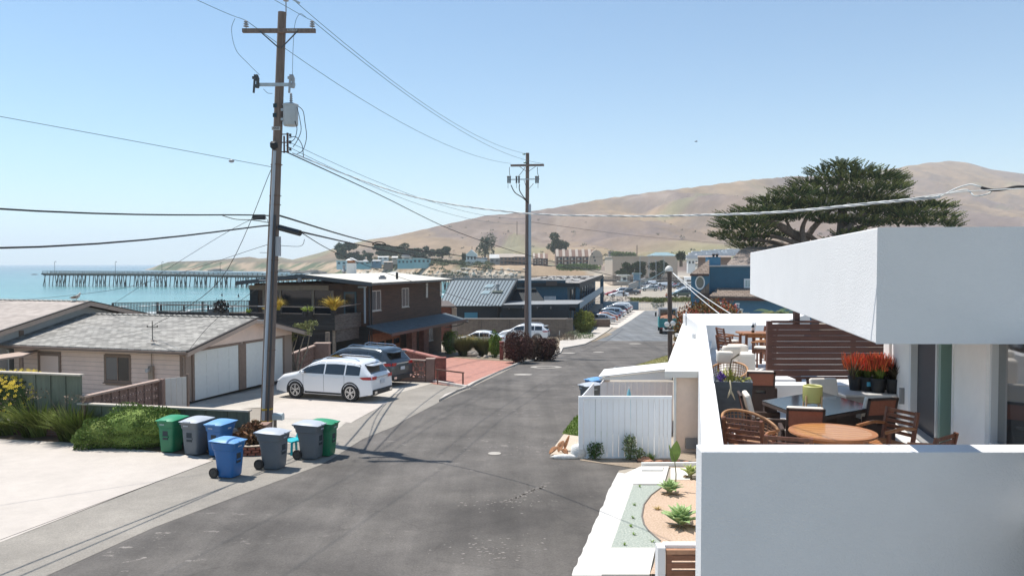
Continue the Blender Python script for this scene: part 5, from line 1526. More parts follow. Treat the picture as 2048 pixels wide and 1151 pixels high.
mb=MB(fr);mb.blob((0,1.8,1.55),(1.1,1.7,.55),18,10,.12);leaves(mb,(0,1.8,1.6),(1.1,1.7,.55),700,.22,half=True);ob('debris',mb,mat('debris_brown',(.30,.17,.10),.9,island=.5),t)
mb=MB(fr);pr=[(3.8,.6),(5.9,.6),(5.9,1.5),(5.5,1.65),(5.2,2.75),(3.8,2.85)]
mb.add([(x,y,z)for x in(-1.1,1.1)for y,z in pr],[tuple(range(6)),tuple(range(6,12))[::-1]]+[(i,(i+1)%6,6+(i+1)%6,6+i)for i in range(6)]);cab=ob('cab',mb,twh,t,bevel=.06)
mb=MB(fr);mb.bx((-.9,3.76,1.85),(.9,3.795,2.6));ob('rear_window',mb,CGL,t)
for sx in(-1,1):
 mb=MB(fr);mb.bx((sx*1.102,4.2,1.75),(sx*1.115,5.2,2.5));ob('side_window',mb,CGL,t)
 mb=MB(fr);mb.bx((sx*1.25,5.3,1.7),(sx*1.45,5.38,2.2));ob('mirror',mb,BLK,t)
 for y in(.9,5.0):
  mb=MB(fr);mb.cyl((sx*.75,y,.45),(sx*1.1,y,.45),.45,n=18);ob('wheel',mb,TYRE,t)
 mb=MB(fr);mb.bx((sx*.75,-.09,.62),(sx*1.05,-.03,.74));ob('tail_lamp',mb,RED,t)
mb=MB(fr);mb.bx((-.5,0,.5),(.5,5.6,.74));ob('chassis',mb,BLK,t)
# white trucks by the blue house
for i,(px,D,lb)in enumerate(((1378,292,'white box truck, nearer of the two right of the red car'),(1376,330,'white box truck, farther of the two'))):
 p=HT(px,D);t=thing('box_truck',lb,'truck',p,heading=6,group='white trucks on the far lot');fr=hframe(p,6)
 mb=MB(fr);mb.bx((-1.15,2.2,.8),(1.15,7.5,3.3));ob('box',mb,twh,t,bevel=.05)
 mb=MB(fr);mb.bx((-1.0,0,.5),(1.0,2.1,1.7));mb.bx((-.95,.7,1.7),(.95,2.1,2.6));ob('cab',mb,twh,t,bevel=.12)
 mb=MB(fr);mb.bx((-.8,.66,1.75),(.8,.70,2.4));ob('windscreen',mb,CGL,t)
 mb=MB(fr);mb.bx((-.7,-.03,.8),(.7,0,1.2));ob('grille',mb,BLK,t)
 for sx in(-1,1):
  for y in(1.0,6.2):
   mb=MB(fr);mb.cyl((sx*.8,y,.42),(sx*1.08,y,.42),.42,n=14);ob('wheel',mb,TYRE,t)
# ================================================================== UTILITY POLES
WP=mat('pole_wood',(.155,.115,.095),.95,var=.45,scale=2.2,stretch=(9,9,.5),bump=.8,bscale=12,col2=(.26,.20,.17))
INS=mat('insulator_grey',(.33,.34,.36),.4);GAL=mat('galvanised',(.42,.45,.47),.45,metal=.4,var=.1);WIRE=mat('wire_black',(.02,.02,.022),.6);DKM=mat('dark_metal',(.06,.065,.07),.5)
def insul(mb,c,r=.085,n=3,h=.07):
 prof=[]
 z=0
 for k in range(n):prof+=[(.03,z),(r*(1-.08*k),z+.01),(r*(1-.08*k),z+.03),(.035,z+.045)];z+=h
 mb.lathe(prof+[(.02,z)],12,c)
 mb.cyl((c[0],c[1],c[2]-.12),(c[0],c[1],c[2]+.01),.012,n=6)
D1=25.6;base=G(534,868);base=Vector((P(533,862,D1).x,D1,0));topp=P(564.5,25,D1)
def PA(py,dx=0,dd=0):
 "point on the near pole at picture height py"
 z=P(550,py,D1).z;k=z/topp.z
 return Vector((base.x+(topp.x-base.x)*k+dx,D1+dd,z))
t=thing('utility_pole','tall wooden utility pole with transformer and two crossarms beside the bins','utility pole',base)
mb=MB();mb.tube([base-UP*.2,PA(600),PA(300),topp],[.175,.165,.145,.13],16);ob('pole',mb,WP,t,smooth=True)
mb=MB();mb.tube([base+Vector((-.16,.02,-.1)),PA(600,-.155,.02),PA(380,-.13,.02),PA(290,-.12,.02)],[.07,.07,.06,.05],8);ob('side_batten',mb,WP,t)
mb=MB();mb.tube([base+Vector((-.075,-.17,0)),PA(700,-.07,-.17),PA(600,-.055,-.165),PA(303,-.03,-.15)],[.05,.05,.05,.05],10);ob('riser_conduit',mb,mat('conduit_pale',(.40,.44,.49),.45),t,smooth=True)
mb=MB();mb.tube([base+Vector((.07,-.17,0)),PA(640,.08,-.16),PA(430,.06,-.155)],.032,8);ob('riser_conduit',mb,mat('conduit_dark',(.05,.05,.055),.6),t,smooth=True)
yl=mat('yellow_band',(.50,.33,.03),.7)
for py in(818,842,866-4):
 mb=MB();q=PA(py);mb.lathe([(.185,0),(.185,.05)],14,q+Vector((0,0,0)));mb.lathe([(.062,-.01),(.062,.06)],10,PA(py,-.072,-.17));ob('reflective_band',mb,yl,t)
for py in(392,410,520,545,612,330,700,770):
 mb=MB();q=PA(py);mb.lathe([(.19,0),(.19,.015)],14,q);ob('strap',mb,mat('rusty_strap',(.17,.09,.055),.8),t)
# step bolts
for py in(505,612,640,560):
 mb=MB();mb.cyl(PA(py,-.15),PA(py,-.42,-.05),.012,n=6);ob('step_bolt',mb,GAL,t)
# top crossarm, along picture x
ca=PA(66);w2=1.16
mb=MB();mb.bx((ca.x-w2,D1-.29,ca.z-.06),(ca.x+w2-.02,D1-.17,ca.z+.06));ob('crossarm',mb,WP,t)
for s in(-1,1):
 mb=MB();mb.beam((ca.x+s*.60,D1-.31,ca.z-.03),(ca.x+s*.04,D1-.17,ca.z-.52),.04,.015,Vector((0,1,0)));ob('arm_brace',mb,DKM,t)
iL=Vector((ca.x-1.05,D1-.23,ca.z+.07));iR=Vector((ca.x+1.04,D1-.23,ca.z+.07));iT=topp+Vector((.12,0,.35))
for c_ in(iL,iR):
 mb=MB();insul(mb,c_+UP*.05);ob('insulator',mb,INS,t,smooth=True)
mb=MB();insul(mb,iT,.09);mb.cyl(topp+Vector((.12,0,-.1)),iT,.02,n=6);ob('insulator',mb,INS,t,smooth=True)
mb=MB();mb.beam(iT+Vector((.05,-.05,.15)),iT+Vector((.48,-.2,-.12)),.06,.06);ob('cutout_arm',mb,GAL,t)
# number strips
tgm=mat('tag_strip',(.42,.41,.40),.6);tgd=mat('tag_dark',(.05,.04,.04),.7)
mb=MB();mb.bx((ca.x+.27,D1-.300,ca.z-.035),(ca.x+.58,D1-.292,ca.z+.04));ob('number_strip',mb,tgm,t)
text('strip_number','BLN 12E',.075,frame((ca.x+.425,D1-.302,ca.z),Vector((1,0,0)),UP,Vector((0,-1,0))),tgd,t)
q=PA(258);mb=MB();mb.bx((q.x-.15,D1-.165,q.z-.06),(q.x+.12,D1-.155,q.z+.05));ob('number_strip',mb,tgm,t)
text('strip_number','3262E',.085,frame((q.x-.015,D1-.167,q.z),Vector((1,0,0)),UP,Vector((0,-1,0))),tgd,t)
for py in(213,232):
 q=PA(py);mb=MB();mb.bx((q.x-.13,D1-.17,q.z-.065),(q.x-.02,D1-.14,q.z+.06));ob('pole_tag',mb,mat('tag_black',(.01,.03,.04),.4),t)
# second arm with fused cutouts
c2=PA(172);mb=MB();mb.bx((c2.x-.62,D1-.22,c2.z-.05),(c2.x+.55,D1-.15,c2.z+.05));ob('cutout_crossarm',mb,GAL,t)
for sx in(-.70,.42):
 mb=MB();x=c2.x+sx;mb.cyl((x,D1-.25,c2.z+.30),(x-.03,D1-.30,c2.z-.28),.035,n=8);mb.cyl((x+.09,D1-.24,c2.z+.2),(x+.07,D1-.24,c2.z-.12),.05,n=10);mb.box((x+.02,D1-.26,c2.z+.20),(.2,.06,.08));mb.box((x+.05,D1-.26,c2.z-.06),(.16,.08,.1));insul(mb,(x+.06,D1-.25,c2.z+.10),.06)
 ob('fused_cutout',mb,DKM if sx<0 else INS,t,smooth=True)
# transformer
q=PA(230,.40,-.04);mb=MB();r_=.235
mb.lathe([(.0,-.35),(r_*.93,-.35),(r_,-.31),(r_,.27),(r_*1.06,.28),(r_*1.06,.32),(r_*.9,.345),(.0,.37)],24,q);o=ob('transformer',mb,mat('transformer_grey',(.42,.45,.47),.4,var=.05),t,smooth=True)
mb=MB();mb.box(q+Vector((-.24,0,.15)),(.12,.12,.08));mb.box(q+Vector((-.24,0,-.15)),(.12,.12,.08));ob('hanger',mb,GAL,t)
mb=MB();insul(mb,q+Vector((.02,0,.36)),.06,5,.065);ob('bushing',mb,INS,t,smooth=True)
# secondary rack
q=PA(285,.26,-.05)
mb=MB()
for z in(.26,0,-.3):mb.beam(PA(285,.1)+UP*z,q+UP*z+Vector((.12,0,0)),.03,.03)
mb.beam(q+Vector((.08,0,.3)),q+Vector((.08,0,-.34)),.06,.03,Vector((0,1,0)));mb.beam(q+Vector((-.03,0,.2)),q+Vector((-.03,0,-.34)),.05,.03,Vector((0,1,0)));ob('bracket',mb,mat('rusty_metal',(.13,.075,.06),.8,var=.3),t)
mb=MB()
for z in(.22,0,-.22):mb.lathe([(.02,-.05),(.05,-.04),(.03,0),(.05,.04),(.02,.05)],10,q+Vector((.17,-.02,z)))
ob('spool_insulator',mb,DKM,t,smooth=True)
mb=MB();mb.blob(PA(292,-.06,-.17),(.14,.08,.12),10,6,.3);ob('cable_splice',mb,WIRE,t)
# jumpers
def px3(px,py,dd=0):return P(px,py,D1+dd)
mb=MB()
for pts in([(596,212),(606,222),(610,245),(613,275),(606,300),(594,308)],[(594,214),(600,240),(602,262),(594,282),(586,294)],[(590,242),(594,258),(590,276),(582,284)],[(578,276),(592,274),(604,290),(607,314)]):
 mb.tube(smooth_pts([px3(*p_,-.2)for p_ in pts]),.012,5)
ob('jumper_cable',mb,WIRE,t,smooth='all')
mb=MB()
for pts in([(470,37),(463,60),(472,100),(497,128),(519,150)],[(612,35),(600,28),(590,48),(586,100),(585,150)],[(527,178),(535,186),(545,187)]):
 mb.tube(smooth_pts([px3(*p_,-.25)for p_ in pts]),.008,5)
ob('jumper_cable',mb,mat('wire_grey',(.12,.17,.2),.5),t,smooth='all')
# telecom hardware
q=PA(530,.14,-.1);mb=MB();mb.bx((q.x-.02,D1-.14,P(560,512,D1).z),(q.x+.13,D1,P(560,473,D1).z));ob('junction_box',mb,mat('box_grey',(.38,.39,.41),.6),t)
a_=px3(559,455,-.15);b_=px3(600,466,-.6)
mb=MB();mb.tube([a_,b_],.095,12);ob('splice_case',mb,mat('case_black',(.015,.017,.02),.5),t,smooth=True)
mb=MB();mb.beam(px3(506,434,-.1),px3(530,434,-.1),.14,.16);ob('cable_terminal',mb,mat('case_black',(.015,.017,.02),.5),t)
# second pole
p2t=P(1055,306,58);p2b=X(1053,58,-1.25);p2b.z=gz(58)
t=thing('utility_pole','wooden utility pole with galvanised riser pipe behind the corner bushes','utility pole',p2b)
mb=MB();mb.tube([p2b-UP*.2,p2t],[.17,.13],14);ob('pole',mb,WP,t,smooth=True)
mb=MB();mb.tube([p2b+Vector((.24,-.10,0)),P(1059.5,408,57.85)],[.125,.10],10);ob('riser_conduit',mb,mat('riser_blue_grey',(.38,.44,.5),.4,metal=.3),t,smooth=True)
def Q2(px,py,dd=-.2):return P(px,py,58+dd)
mb=MB();mb.beam(Q2(1021,331),Q2(1088,330),.12,.15);ob('crossarm',mb,WP,t)
for s in((1039,333,1053,343),(1071,333,1057,343)):
 mb=MB();mb.beam(Q2(*s[:2]),Q2(*s[2:]),.05,.03);ob('arm_brace',mb,DKM,t)
mb=MB();mb.beam(Q2(1015,359),Q2(1079,358),.06,.07);ob('cutout_crossarm',mb,GAL,t)
for s in((1048,360,1053,376),(1067,367,1056,380)):
 mb=MB();mb.beam(Q2(*s[:2]),Q2(*s[2:]),.05,.03);ob('arm_brace',mb,DKM,t)
for px in(1016,1020,1033,1038,1072,1076):
 mb=MB();mb.cyl(Q2(px,354),Q2(px,366),.06,n=8);mb.cyl(Q2(px,366),Q2(px,376 if px in(1016,1033,1076)else 368),.015,n=5);mb.blob(Q2(px,353),(.09,.09,.05),8,4);ob('fused_cutout',mb,DKM,t)
mb=MB()
for pts in([(1019,334),(1019,345),(1020,352)],[(1075,334),(1075,345),(1077,352)],[(1050,335),(1043,345),(1037,352)],[(1022,370),(1030,385),(1045,395),(1056,405)],[(1039,368),(1039,380),(1046,392),(1056,404)]):
 mb.tube(smooth_pts([Q2(*p_)for p_ in pts],4),.02 if pts[0][1]<350 else .035,5)
ob('jumper_cable',mb,WIRE,t,smooth='all')
for c_ in((1048,308),(1050,325)):
 mb=MB();mb.blob(Q2(*c_),(.12,.1,.07),8,5);ob('insulator',mb,mat('insulator_green',(.12,.25,.25),.4),t)
# third short pole with domed lamp head
D3=40;b3_=X(1341,D3,gz(D3));b3_.z=gz(D3);t3=P(1339,541,D3)
t=thing('utility_pole','short dark wooden pole with a white cable dome beside the white neighbour house','utility pole',b3_)
mb=MB();mb.tube([b3_-UP*.2,t3],[.13,.11],12);ob('pole',mb,mat('short_pole_wood',(.085,.065,.055),.95,var=.3,scale=6,stretch=(4,4,.5)),t,smooth=True)
mb=MB();mb.lathe([(.17,0),(.19,.08),(.15,.2),(.07,.28),(0,.3)],14,t3-Vector((.03,0,.04)),1.1,1);mb.beam(t3-Vector((.2,0,-.02)),t3+Vector((.1,0,.0)),.1,.1);ob('cable_dome',mb,mat('dome_white',(.60,.58,.54),.6,var=.1),t,smooth=True)
for sx in(-1,1):
 q=P(1340+sx*6,648-(2 if sx>0 else 0),D3-.2);mb=MB();mb.lathe([(0,-.02),(.13,-.02),(.13,.03),(.05,.08)],14,q,m=Matrix.Rotation(PI/2,3,'X'));mb.cyl(q,P(1340,655,D3-.1),.02,n=5);ob('floodlight',mb,mat('flood_white',(.7,.7,.68),.4),t,smooth=True)
q=P(1341,660,D3-.05);mb=MB();mb.lathe([(.19,-.02),(.19,.02)],16,q);ob('ring',mb,GAL,t)
# wires
def wire(label,pts,r,s=0,m=WIRE,n=16,name='power_line',grp=None):
 "pts: (px, py, distance) support points; s: sag of each span"
 mb=MB();P_=[P(*p_)if len(p_)==3 and not isinstance(p_,Vector)else p_ for p_ in pts];out=[]
 if len(P_)>2:out=smooth_pts(P_,n//2)
 else:out=sag(P_[0],P_[1],s,n)
 mb.tube(out,r,6)
 return ob(name,mb,m,label=label,cat='cable',smooth='all',group=grp)
WG2=mat('wire_blue_grey',(.10,.17,.20),.5);WWH=mat('wire_white',(.62,.63,.62),.6)
pL2=P(1022,327,57.8);pR2=P(1086,327,57.8);pT2=P(1051,307,57.8)
wire('thin high wire running from the near pole left insulator to the second pole',[iL+UP*.25,pL2],.010,.9,WG2)
wire('thin high wire leaving the frame over the left insulator',[Vector((-15.8,1,13.2)),P(300,-44,21.2),iL+UP*.25],.008,.05,WG2)
wire('thin high wire from the near pole right insulator to the second pole',[iR+UP*.25,pR2],.010,.9,WG2)
wire('thin high wire passing over the right insulator out of the frame top',[Vector((-13.5,1,13.4)),P(500,-28,22.1),iR+UP*.25],.008,.0,WG2)
wire('topmost wire between the pole tops',[iT+UP*.25,pT2],.010,.9,WG2)
wire('guy wire with small insulator at upper left',[Vector((-27,12.4,11.2)),P(-60,222,21),PA(334,-.14)],.009,.12,WG2)
mb=MB();mb.blob(P(463,322,24.0),(.09,.05,.05),10,6);ob('line_insulator',mb,INS,label='small egg insulator on the upper left guy wire',cat='insulator',smooth='all')
TC='thick cables coming in from the left'
wire('thick black cable meeting the near pole at the upper left terminal',[Vector((-15.6,.5,6.9)),P(-60,414,16),P(506,430,D1-.1),PA(432,-.1)],.022,.07)
wire('thick black cable arriving lower on the near pole from the left',[Vector((-15.6,.5,6.0)),P(-60,497,16),PA(450,-.1)],.024,.16)
wire('thin loop under the thick upper left cable',[P(440,429,25.4),P(470,438,25.4),P(506,440,25.4),PA(446,-.1)],.014,.02)
wire('thick cable bundle from the near pole towards the houses beyond',[PA(430,.1),P(770,490,44),P(960,516,62),P(1052,527,57.8),P(1200,540,100)],.030,.12)
wire('second cable bundle just under the first one beyond the near pole',[P(600,463,D1-.6),P(770,500,44),P(960,535,62),P(1052,543,57.8)],.030,.12)
wire('looped slack where two cable bundles cross',[P(744,489,40),P(752,484,40),P(765,484.5,40),P(771,489,40),P(758,489,40),P(744,489,40)],.028,0)
wire('service cable dropping over the timber house roof',[P(604,466,D1-.6),P(690,513,34),P(824,562,50),P(1000,612,75),P(1180,622,110)],.014,.1)
wire('black cable from the transformer rack to the second pole',[PA(304,.3,-.1),P(760,390,38),P(910,462,50),P(1052,509,57.8),P(1230,552,50),P(1338,572,D3)],.020,.12)
wire('thin wire from the transformer rack to the second pole, upper',[PA(282,.3,-.1),P(1052,437,57.8)],.008,.7,WG2)
wire('thin wire from the transformer rack to the second pole, lower',[PA(292,.3,-.1),P(1052,446,57.8)],.008,.8,WG2)
wire('thin dark wire running from the second pole across the hill',[P(1056,443,57.8),P(1290,473,90),P(1520,492,120)],.014,.4)
# white twisted service drop swinging right towards the house
pts=[P(585,306,D1-.2),P(700,352,24),P(800,386,22.6),P(900,408,21),P(1060,427,18),P(1250,432,15),P(1400,430,13),P(1560,424,11),P(1750,406,9.5),P(1880,394,8.8)]
sp3=smooth_pts(pts,30)
for j,mm_ in enumerate((WWH,WWH,mat('wire_mid',(.33,.34,.35),.6))):
 mb=MB();rr=.011
 q=[p_+Vector((0,rr*math.cos(i*.55+j*2.094),rr*math.sin(i*.55+j*2.094)))for i,p_ in enumerate(sp3)]
 mb.tube(q,.0085,5);ob('twisted_cable',mb,mm_,label=('white strand of the twisted service cable swinging to the right edge','second white strand of the twisted service cable','grey strand of the twisted service cable')[j],cat='cable',smooth='all')
for i,(pp,lb)in enumerate((([(1880,394,8.8),(1912,377,8.7),(1940,369,8.65),(1955,372,8.6),(1965,375,8.6)],'white cable tail arching up at the right edge'),([(1860,396,8.9),(1925,380,8.7),(1940,384,8.65),(1950,392,8.6),(1975,388,8.6),(1985,380,8.6)],'white cable tail looping low at the right edge'),([(1800,400,9.2),(1900,386,8.7),(1980,380,8.5),(2070,376,8.2)],'pale messenger wire leaving the right edge'))):
 mb=MB();mb.tube(smooth_pts([P(*q)for q in pp]),.009 if i<2 else .006,6);ob('cable_tail',mb,WWH,label=lb,cat='cable',smooth='all')
mb=MB();mb.tube(smooth_pts([P(*q)for q in((1962,375,8.6),(1985,380,8.55),(2010,378,8.5),(2035,373,8.4),(2075,376,8.3))]),.017,6);ob('cable_splice',mb,WIRE,label='thick black spliced cable ends at the right edge',cat='cable',smooth='all')
for i,(x,y,lb)in enumerate(((1458,641,'pale service wire from the short pole to the white roof, left one'),(1482,639,'pale service wire from the short pole to the white roof, right one'))):
 wire(lb,[t3+Vector((.1,0,-.05)),P(x,y,33.5)],.018,.1,WWH)
for i,(x,y,D)in enumerate(((1275,556,75),(1255,568,80),(1290,575,60),(1240,580,90))):
 wire(('upper','second','third','lowest')[i]+' wire fanning left from the white cable dome',[t3+Vector((-.1,0,.1)),P(x,y,D)],.018,.3,WG2)
# guys down from the near pole
wire('wire from the near pole to the mast on the garage roof',[PA(336,-.15),P(440,560,28),b3+UP*.6],.011,.15)
wire('thin drop wire from the near pole down behind the house, longer one',[PA(488,-.15),P(250,575,34),P(0,604,38),P(-60,612,39)],.008,.1)
wire('thin drop wire from the near pole to the house gable',[PA(446,-.15),P(470,455,26),P(205,621,38.4)],.008,.1)
wire('thin drop wire from the near pole to the garage eave',[PA(560,-.1),P(430,640,30),P(375,703,31)],.008,.05)
wire('short looping wire hanging off the splice case',[PA(490,.1),P(600,492,25.2),P(609,478,25.2)],.008,.15)
# ================================================================== FENCE ON THE SEA WALL
RB=mat('rail_black',(.03,.032,.035),.6)
fa=P(225,606,62);fb=P(505,601,60)
t=thing('railing_fence','black vertical bar fence above the beach behind the garage roof','fence',(fa+fb)/2)
zt=fa.z;nb=92
proto=None
for i in range(nb+1):
 p=fa.lerp(fb,i/nb);big=i%30==0
 if big:
  mb=MB();mb.bx((p.x-.05,p.y-.05,p.z-1.9),(p.x+.05,p.y+.05,p.z+.02));ob('post',mb,RB,t)
 else:
  if proto is None:
   mb=MB();mb.bx((-.022,-.02,-1.75),(.022,.02,0));proto=ob('bar',mb,RB,None);proto.data.transform(Matrix.Translation(proto.location));o=proto
  else:o=proto.copy();COL.objects.link(o)
  o.parent=t;o.location=INV[t.name]@p
mb=MB();mb.beam(fa+UP*.02,fb+UP*.02,.07,.04);ob('top_rail',mb,RB,t)
mb=MB();mb.beam(fa-UP*1.7,fb-UP*1.7,.05,.05);ob('bottom_rail',mb,RB,t)
mb=MB();d_=(fb-fa).normalized();mb.beam(fa-d_*12-UP*3.9-Vector((0,0,0)),fb+d_*4-UP*3.9,.6,4.2);ob('sea_wall',mb,mat('sea_wall_concrete',(.25,.23,.2),.9,var=.15),label='concrete sea wall carrying the black bar fence',cat='sea wall')
# ================================================================== DARK TIMBER HOUSE
DW=mat('dark_timber',(.050,.031,.023),.75,var=.5,scale=1.3,stretch=(.7,.7,5),bump=.4,bscale=20,col2=(.105,.055,.034))
BK_=mat('black_timber',(.018,.019,.021),.7,var=.5,scale=3,stretch=(.5,.5,6))
GF=mat('slate_fascia',(.055,.065,.075),.6,var=.1);SLT=mat('awning_slate',(.085,.11,.125),.8,var=.2,scale=3)
GRV=mat('roof_gravel',(.60,.57,.50),.95,var=.12,scale=1.5,bump=.3,bscale=30)
Rc=X(744,50,4.28);Rc.z=0
Bz=4.28
def HB(t_,s_,z):return Vector((Rc.x,Rc.y,0))+dn*t_+dl*s_+UP*z
hb=thing('house','two storey dark timber house with flat pale roof, deck and slate awning','house',HB(0,0,-1),heading=HN)
TL_,SW=13.6,9.9
def rz(s_):return Bz+.50*(1-abs(s_-5.0)/4.95)
# roof: thin low gable, ridge along the street
mb=MB();
for(sa,sb)in((0,5.0),(5.0,SW)):
 q=MB();q.slab([HB(-.05,sa,rz(sa)),HB(TL_+.6,sa,rz(sa)),HB(TL_+.6,sb,rz(sb)),HB(-.05,sb,rz(sb))],.05);ob('roof',q,GRV,hb)
for(sa,sb)in((0,5.0),(5.0,SW)):
 q=MB();q.slab([HB(-.12,sa-.03,rz(sa)-.17),HB(-.12,sb,rz(sb)-.17),HB(-.052,sb,rz(sb)-.17),HB(-.052,sa-.03,rz(sa)-.17)],.25);ob('fascia',q,GF,hb)
q=MB();q.slab([HB(-.12,-.06,Bz-.10),HB(TL_+.7,-.06,Bz-.10),HB(TL_+.7,-.005,Bz-.10),HB(-.12,-.005,Bz-.10)],.14);ob('gutter',q,mat('gutter_grey',(.16,.16,.15),.7,var=.3),hb)
# upper storey walls
w_s=.75;w_t=.95
def prism(pts,m,nm,par):
 mb=MB();mb.slab(pts[0],pts[1]);return ob(nm,mb,m,par)
mb=MB();a_=[HB(w_t,w_s,-1.9),HB(TL_,w_s,-1.9),HB(TL_,SW-.7,-1.9),HB(w_t,SW-.7,-1.9)];mb.slab([a_[0],a_[1],a_[2],a_[3]],Bz+1.9-.06);ob('wall',mb,DW,hb)
PB=(HB(w_t,w_s,0),dn,-dl)  # street side wall, s along street
PF=(HB(w_t,w_s,0),dl,-dn)  # deck side wall
def t_of(px,base,u):
 k=(px-1024)/1593.0;return(base.x-k*base.y)/(u.y*k-u.x)
def slabw(bas,a,b_,c,d,o0,o1,m,nm,par=None):
 b,u,nn=bas;mb=MB();A=b+u*a+nn*o0+UP*c;C=b+u*b_+nn*o0+UP*c;mb.slab([A,C,C+nn*(o1-o0),A+nn*(o1-o0)],d-c);return ob(nm,mb,m,par or hb)
# shingle courses on the street wall (each course a board)
nC=14
wins=[(742,761,581,622,1),(803,817,576,614,1)]
def zpx(px,py,bas):
 s_=t_of(px,bas[0],bas[1]);q=bas[0]+bas[1]*s_;return P(px,py,q.y).z
gaps=[]
for(x0,x1,y0,y1,_)in wins:gaps.append((t_of(x0,PB[0],dn),t_of(x1,PB[0],dn),zpx(x0,y1,PB),zpx(x0,y0,PB)))
lap(hb,PB[0],PB[0]+dn*(TL_-w_t),1.55,Bz-.15,nC,DW,-dl,gaps=gaps,th=.018)
WTR=mat('weathered_white',(.52,.50,.46),.7,var=.15)
for g in gaps:window(hb,PB,g[0],g[1],g[2],g[3],WTR,GLM,.06,1,sill=True)
for(x0,x1,y0,y1)in((851,855,566,595),(879,882,565,592)):
 a,b_=t_of(x0,PB[0],dn),t_of(x1,PB[0],dn);slabw(PB,a,a+.35,zpx(x0,y1,PB),zpx(x0,y0,PB),.02,.05,WTR,'downpipe')
slabw(PB,.0,.10,-1.4,Bz-.1,.02,.10,mat('pipe_dark',(.04,.045,.05),.6),'downpipe')
slabw(PB,.35,.43,-1.2,Bz-.1,.02,.08,MATS['pipe_dark'],'downpipe')
# awning over the garage
L_=TL_-w_t
def AW(t_,out,z):return PB[0]+dn*t_-dl*out+UP*z
mb=MB();mb.slab([AW(-.3,.02,1.50),AW(L_+.9,.02,1.50),AW(L_+.9,1.75,1.05),AW(-.3,1.75,1.05)],UP*.08);ob('awning',mb,SLT,hb)
mb=MB();mb.slab([AW(-.3,1.752,.93),AW(L_+.9,1.752,.93),AW(L_+.9,1.80,.93),AW(-.3,1.80,.93)],.19);ob('awning_fascia',mb,mat('fascia_brown',(.13,.085,.07),.8),hb)
mb=MB();mb.tube([AW(L_+.9,1.7,1.0),AW(L_+.9,1.5,.75),AW(L_+.9,.9,.55),AW(L_+.5,.1,.45)],.05,6);ob('downpipe',mb,BLK,hb)
# garage door, brick piers, entrance, window on the ground floor
GDW=mat('cedar_door',(.22,.085,.035),.6,var=.3,scale=2,stretch=(1,1,6))
zg=gz(HB(4,0,0).y)-.02
a,b_=t_of(736,PB[0],dn),t_of(799,PB[0],dn)
slabw(PB,a,b_,zg,.95,.002,.03,GDW,'garage_door')
gd=hb
for k in range(4):
 for r in range(4):
  x0=a+(b_-a)*(k+.12)/4;x1=a+(b_-a)*(k+.88)/4;h_=(0.95-zg)/4;z0_=zg+h_*(r+.15);z1_=zg+h_*(r+.85)
  slabw(PB,x0,x1,z0_,z1_,.031,.045,GLD if r==2 else GDW,'door_pane' if r==2 else 'door_panel')
BRK=brickmat('rough_brick',(.22,.09,.06),(.30,.13,.09),(.12,.1,.085),.22,.08,.012,.8,axis='hz')
for(x0,x1)in((801,811),(826,836)):
 a,b_=t_of(x0,PB[0],dn),t_of(x1,PB[0],dn);slabw(PB,a,b_,zg-.3,.98,.45,.45+.4,BRK,'brick_pier')
slabw(PB,t_of(811,PB[0],dn),t_of(826,PB[0],dn),zg-.3,.95,.0201,.04,BRK,'entrance_brickwork')
a,b_=t_of(838,PB[0],dn),t_of(848,PB[0],dn);slabw(PB,a+.1,b_,zg-.3,.3,.022,.06,mat('red_door',(.20,.035,.02),.6),'door')
w_=(t_of(844,PB[0],dn),t_of(865,PB[0],dn));zz=(zpx(855,682,PB),zpx(855,653,PB))
window(hb,PB,w_[0],(w_[0]+w_[1])/2-.06,zz[0],zz[1],WTR,GLM,.07,1,sill=True);window(hb,PB,(w_[0]+w_[1])/2+.06,w_[1],zz[0],zz[1],WTR,GLM,.07,1,sill=True)
lap(hb,PB[0]+dn*t_of(838,PB[0],dn),PB[0]+dn*L_,-1.9,.95,12,DW,-dl,gaps=((w_[0]-t_of(838,PB[0],dn),w_[1]-t_of(838,PB[0],dn),zz[0],zz[1]),),th=.016)
# deck side: big dark windows with tan posts
zdk=1.72
tan_=mat('tan_post',(.27,.20,.145),.8,var=.15)
def sf(px):return t_of(px,PF[0],dl)
slabw(PF,sf(600),sf(499),3.78,4.10,.02,.08,tan_,'lintel')
slabw(PF,sf(658),sf(600)-.01,3.80,4.12,.02,.08,tan_,'lintel')
for(x0,x1)in((629,664),(563,623),(530,559)):
 slabw(PF,sf(x1),sf(x0),zdk,3.78,.004,.02,GLD,'window')
for(x0,x1)in((624,629),(559,563),(526,530),(664,668)):
 slabw(PF,sf(x1),sf(x0),zdk,3.78,.006,.08,tan_,'post')
slabw(PF,sf(516),sf(500),zdk,4.0,.003,.05,BK_,'dark_wall');
a,b_=sf(713),sf(688)
slabw(PF,a,b_,zdk,3.72,.01,.05,mat('door_frame_blue',(.055,.09,.10),.6),'door_frame');slabw(PF,a+.12,b_-.12,zdk,3.6,.051,.06,GLD,'door')
for i in range(5):
 slabw(PF,sf(688)+.02,sf(668)-.02,zdk+i*.48,zdk+i*.48+.46,.004,.02,DW,'siding_board')
slabw(PF,.04,.14,zdk,4.0,.25,.33,mat('pipe_blue_grey',(.30,.36,.4),.6),'downpipe')
slabw(PF,0,.5,4.0,4.08,.2,.45,MATS['pipe_blue_grey'],'gutter')
mb=MB();mb.lathe([(.13,0),(.13,.25)],12,HB(-.25,5.0,4.35));ob('ridge_lamp',mb,mat('lamp_grey',(.3,.32,.34),.6),hb)
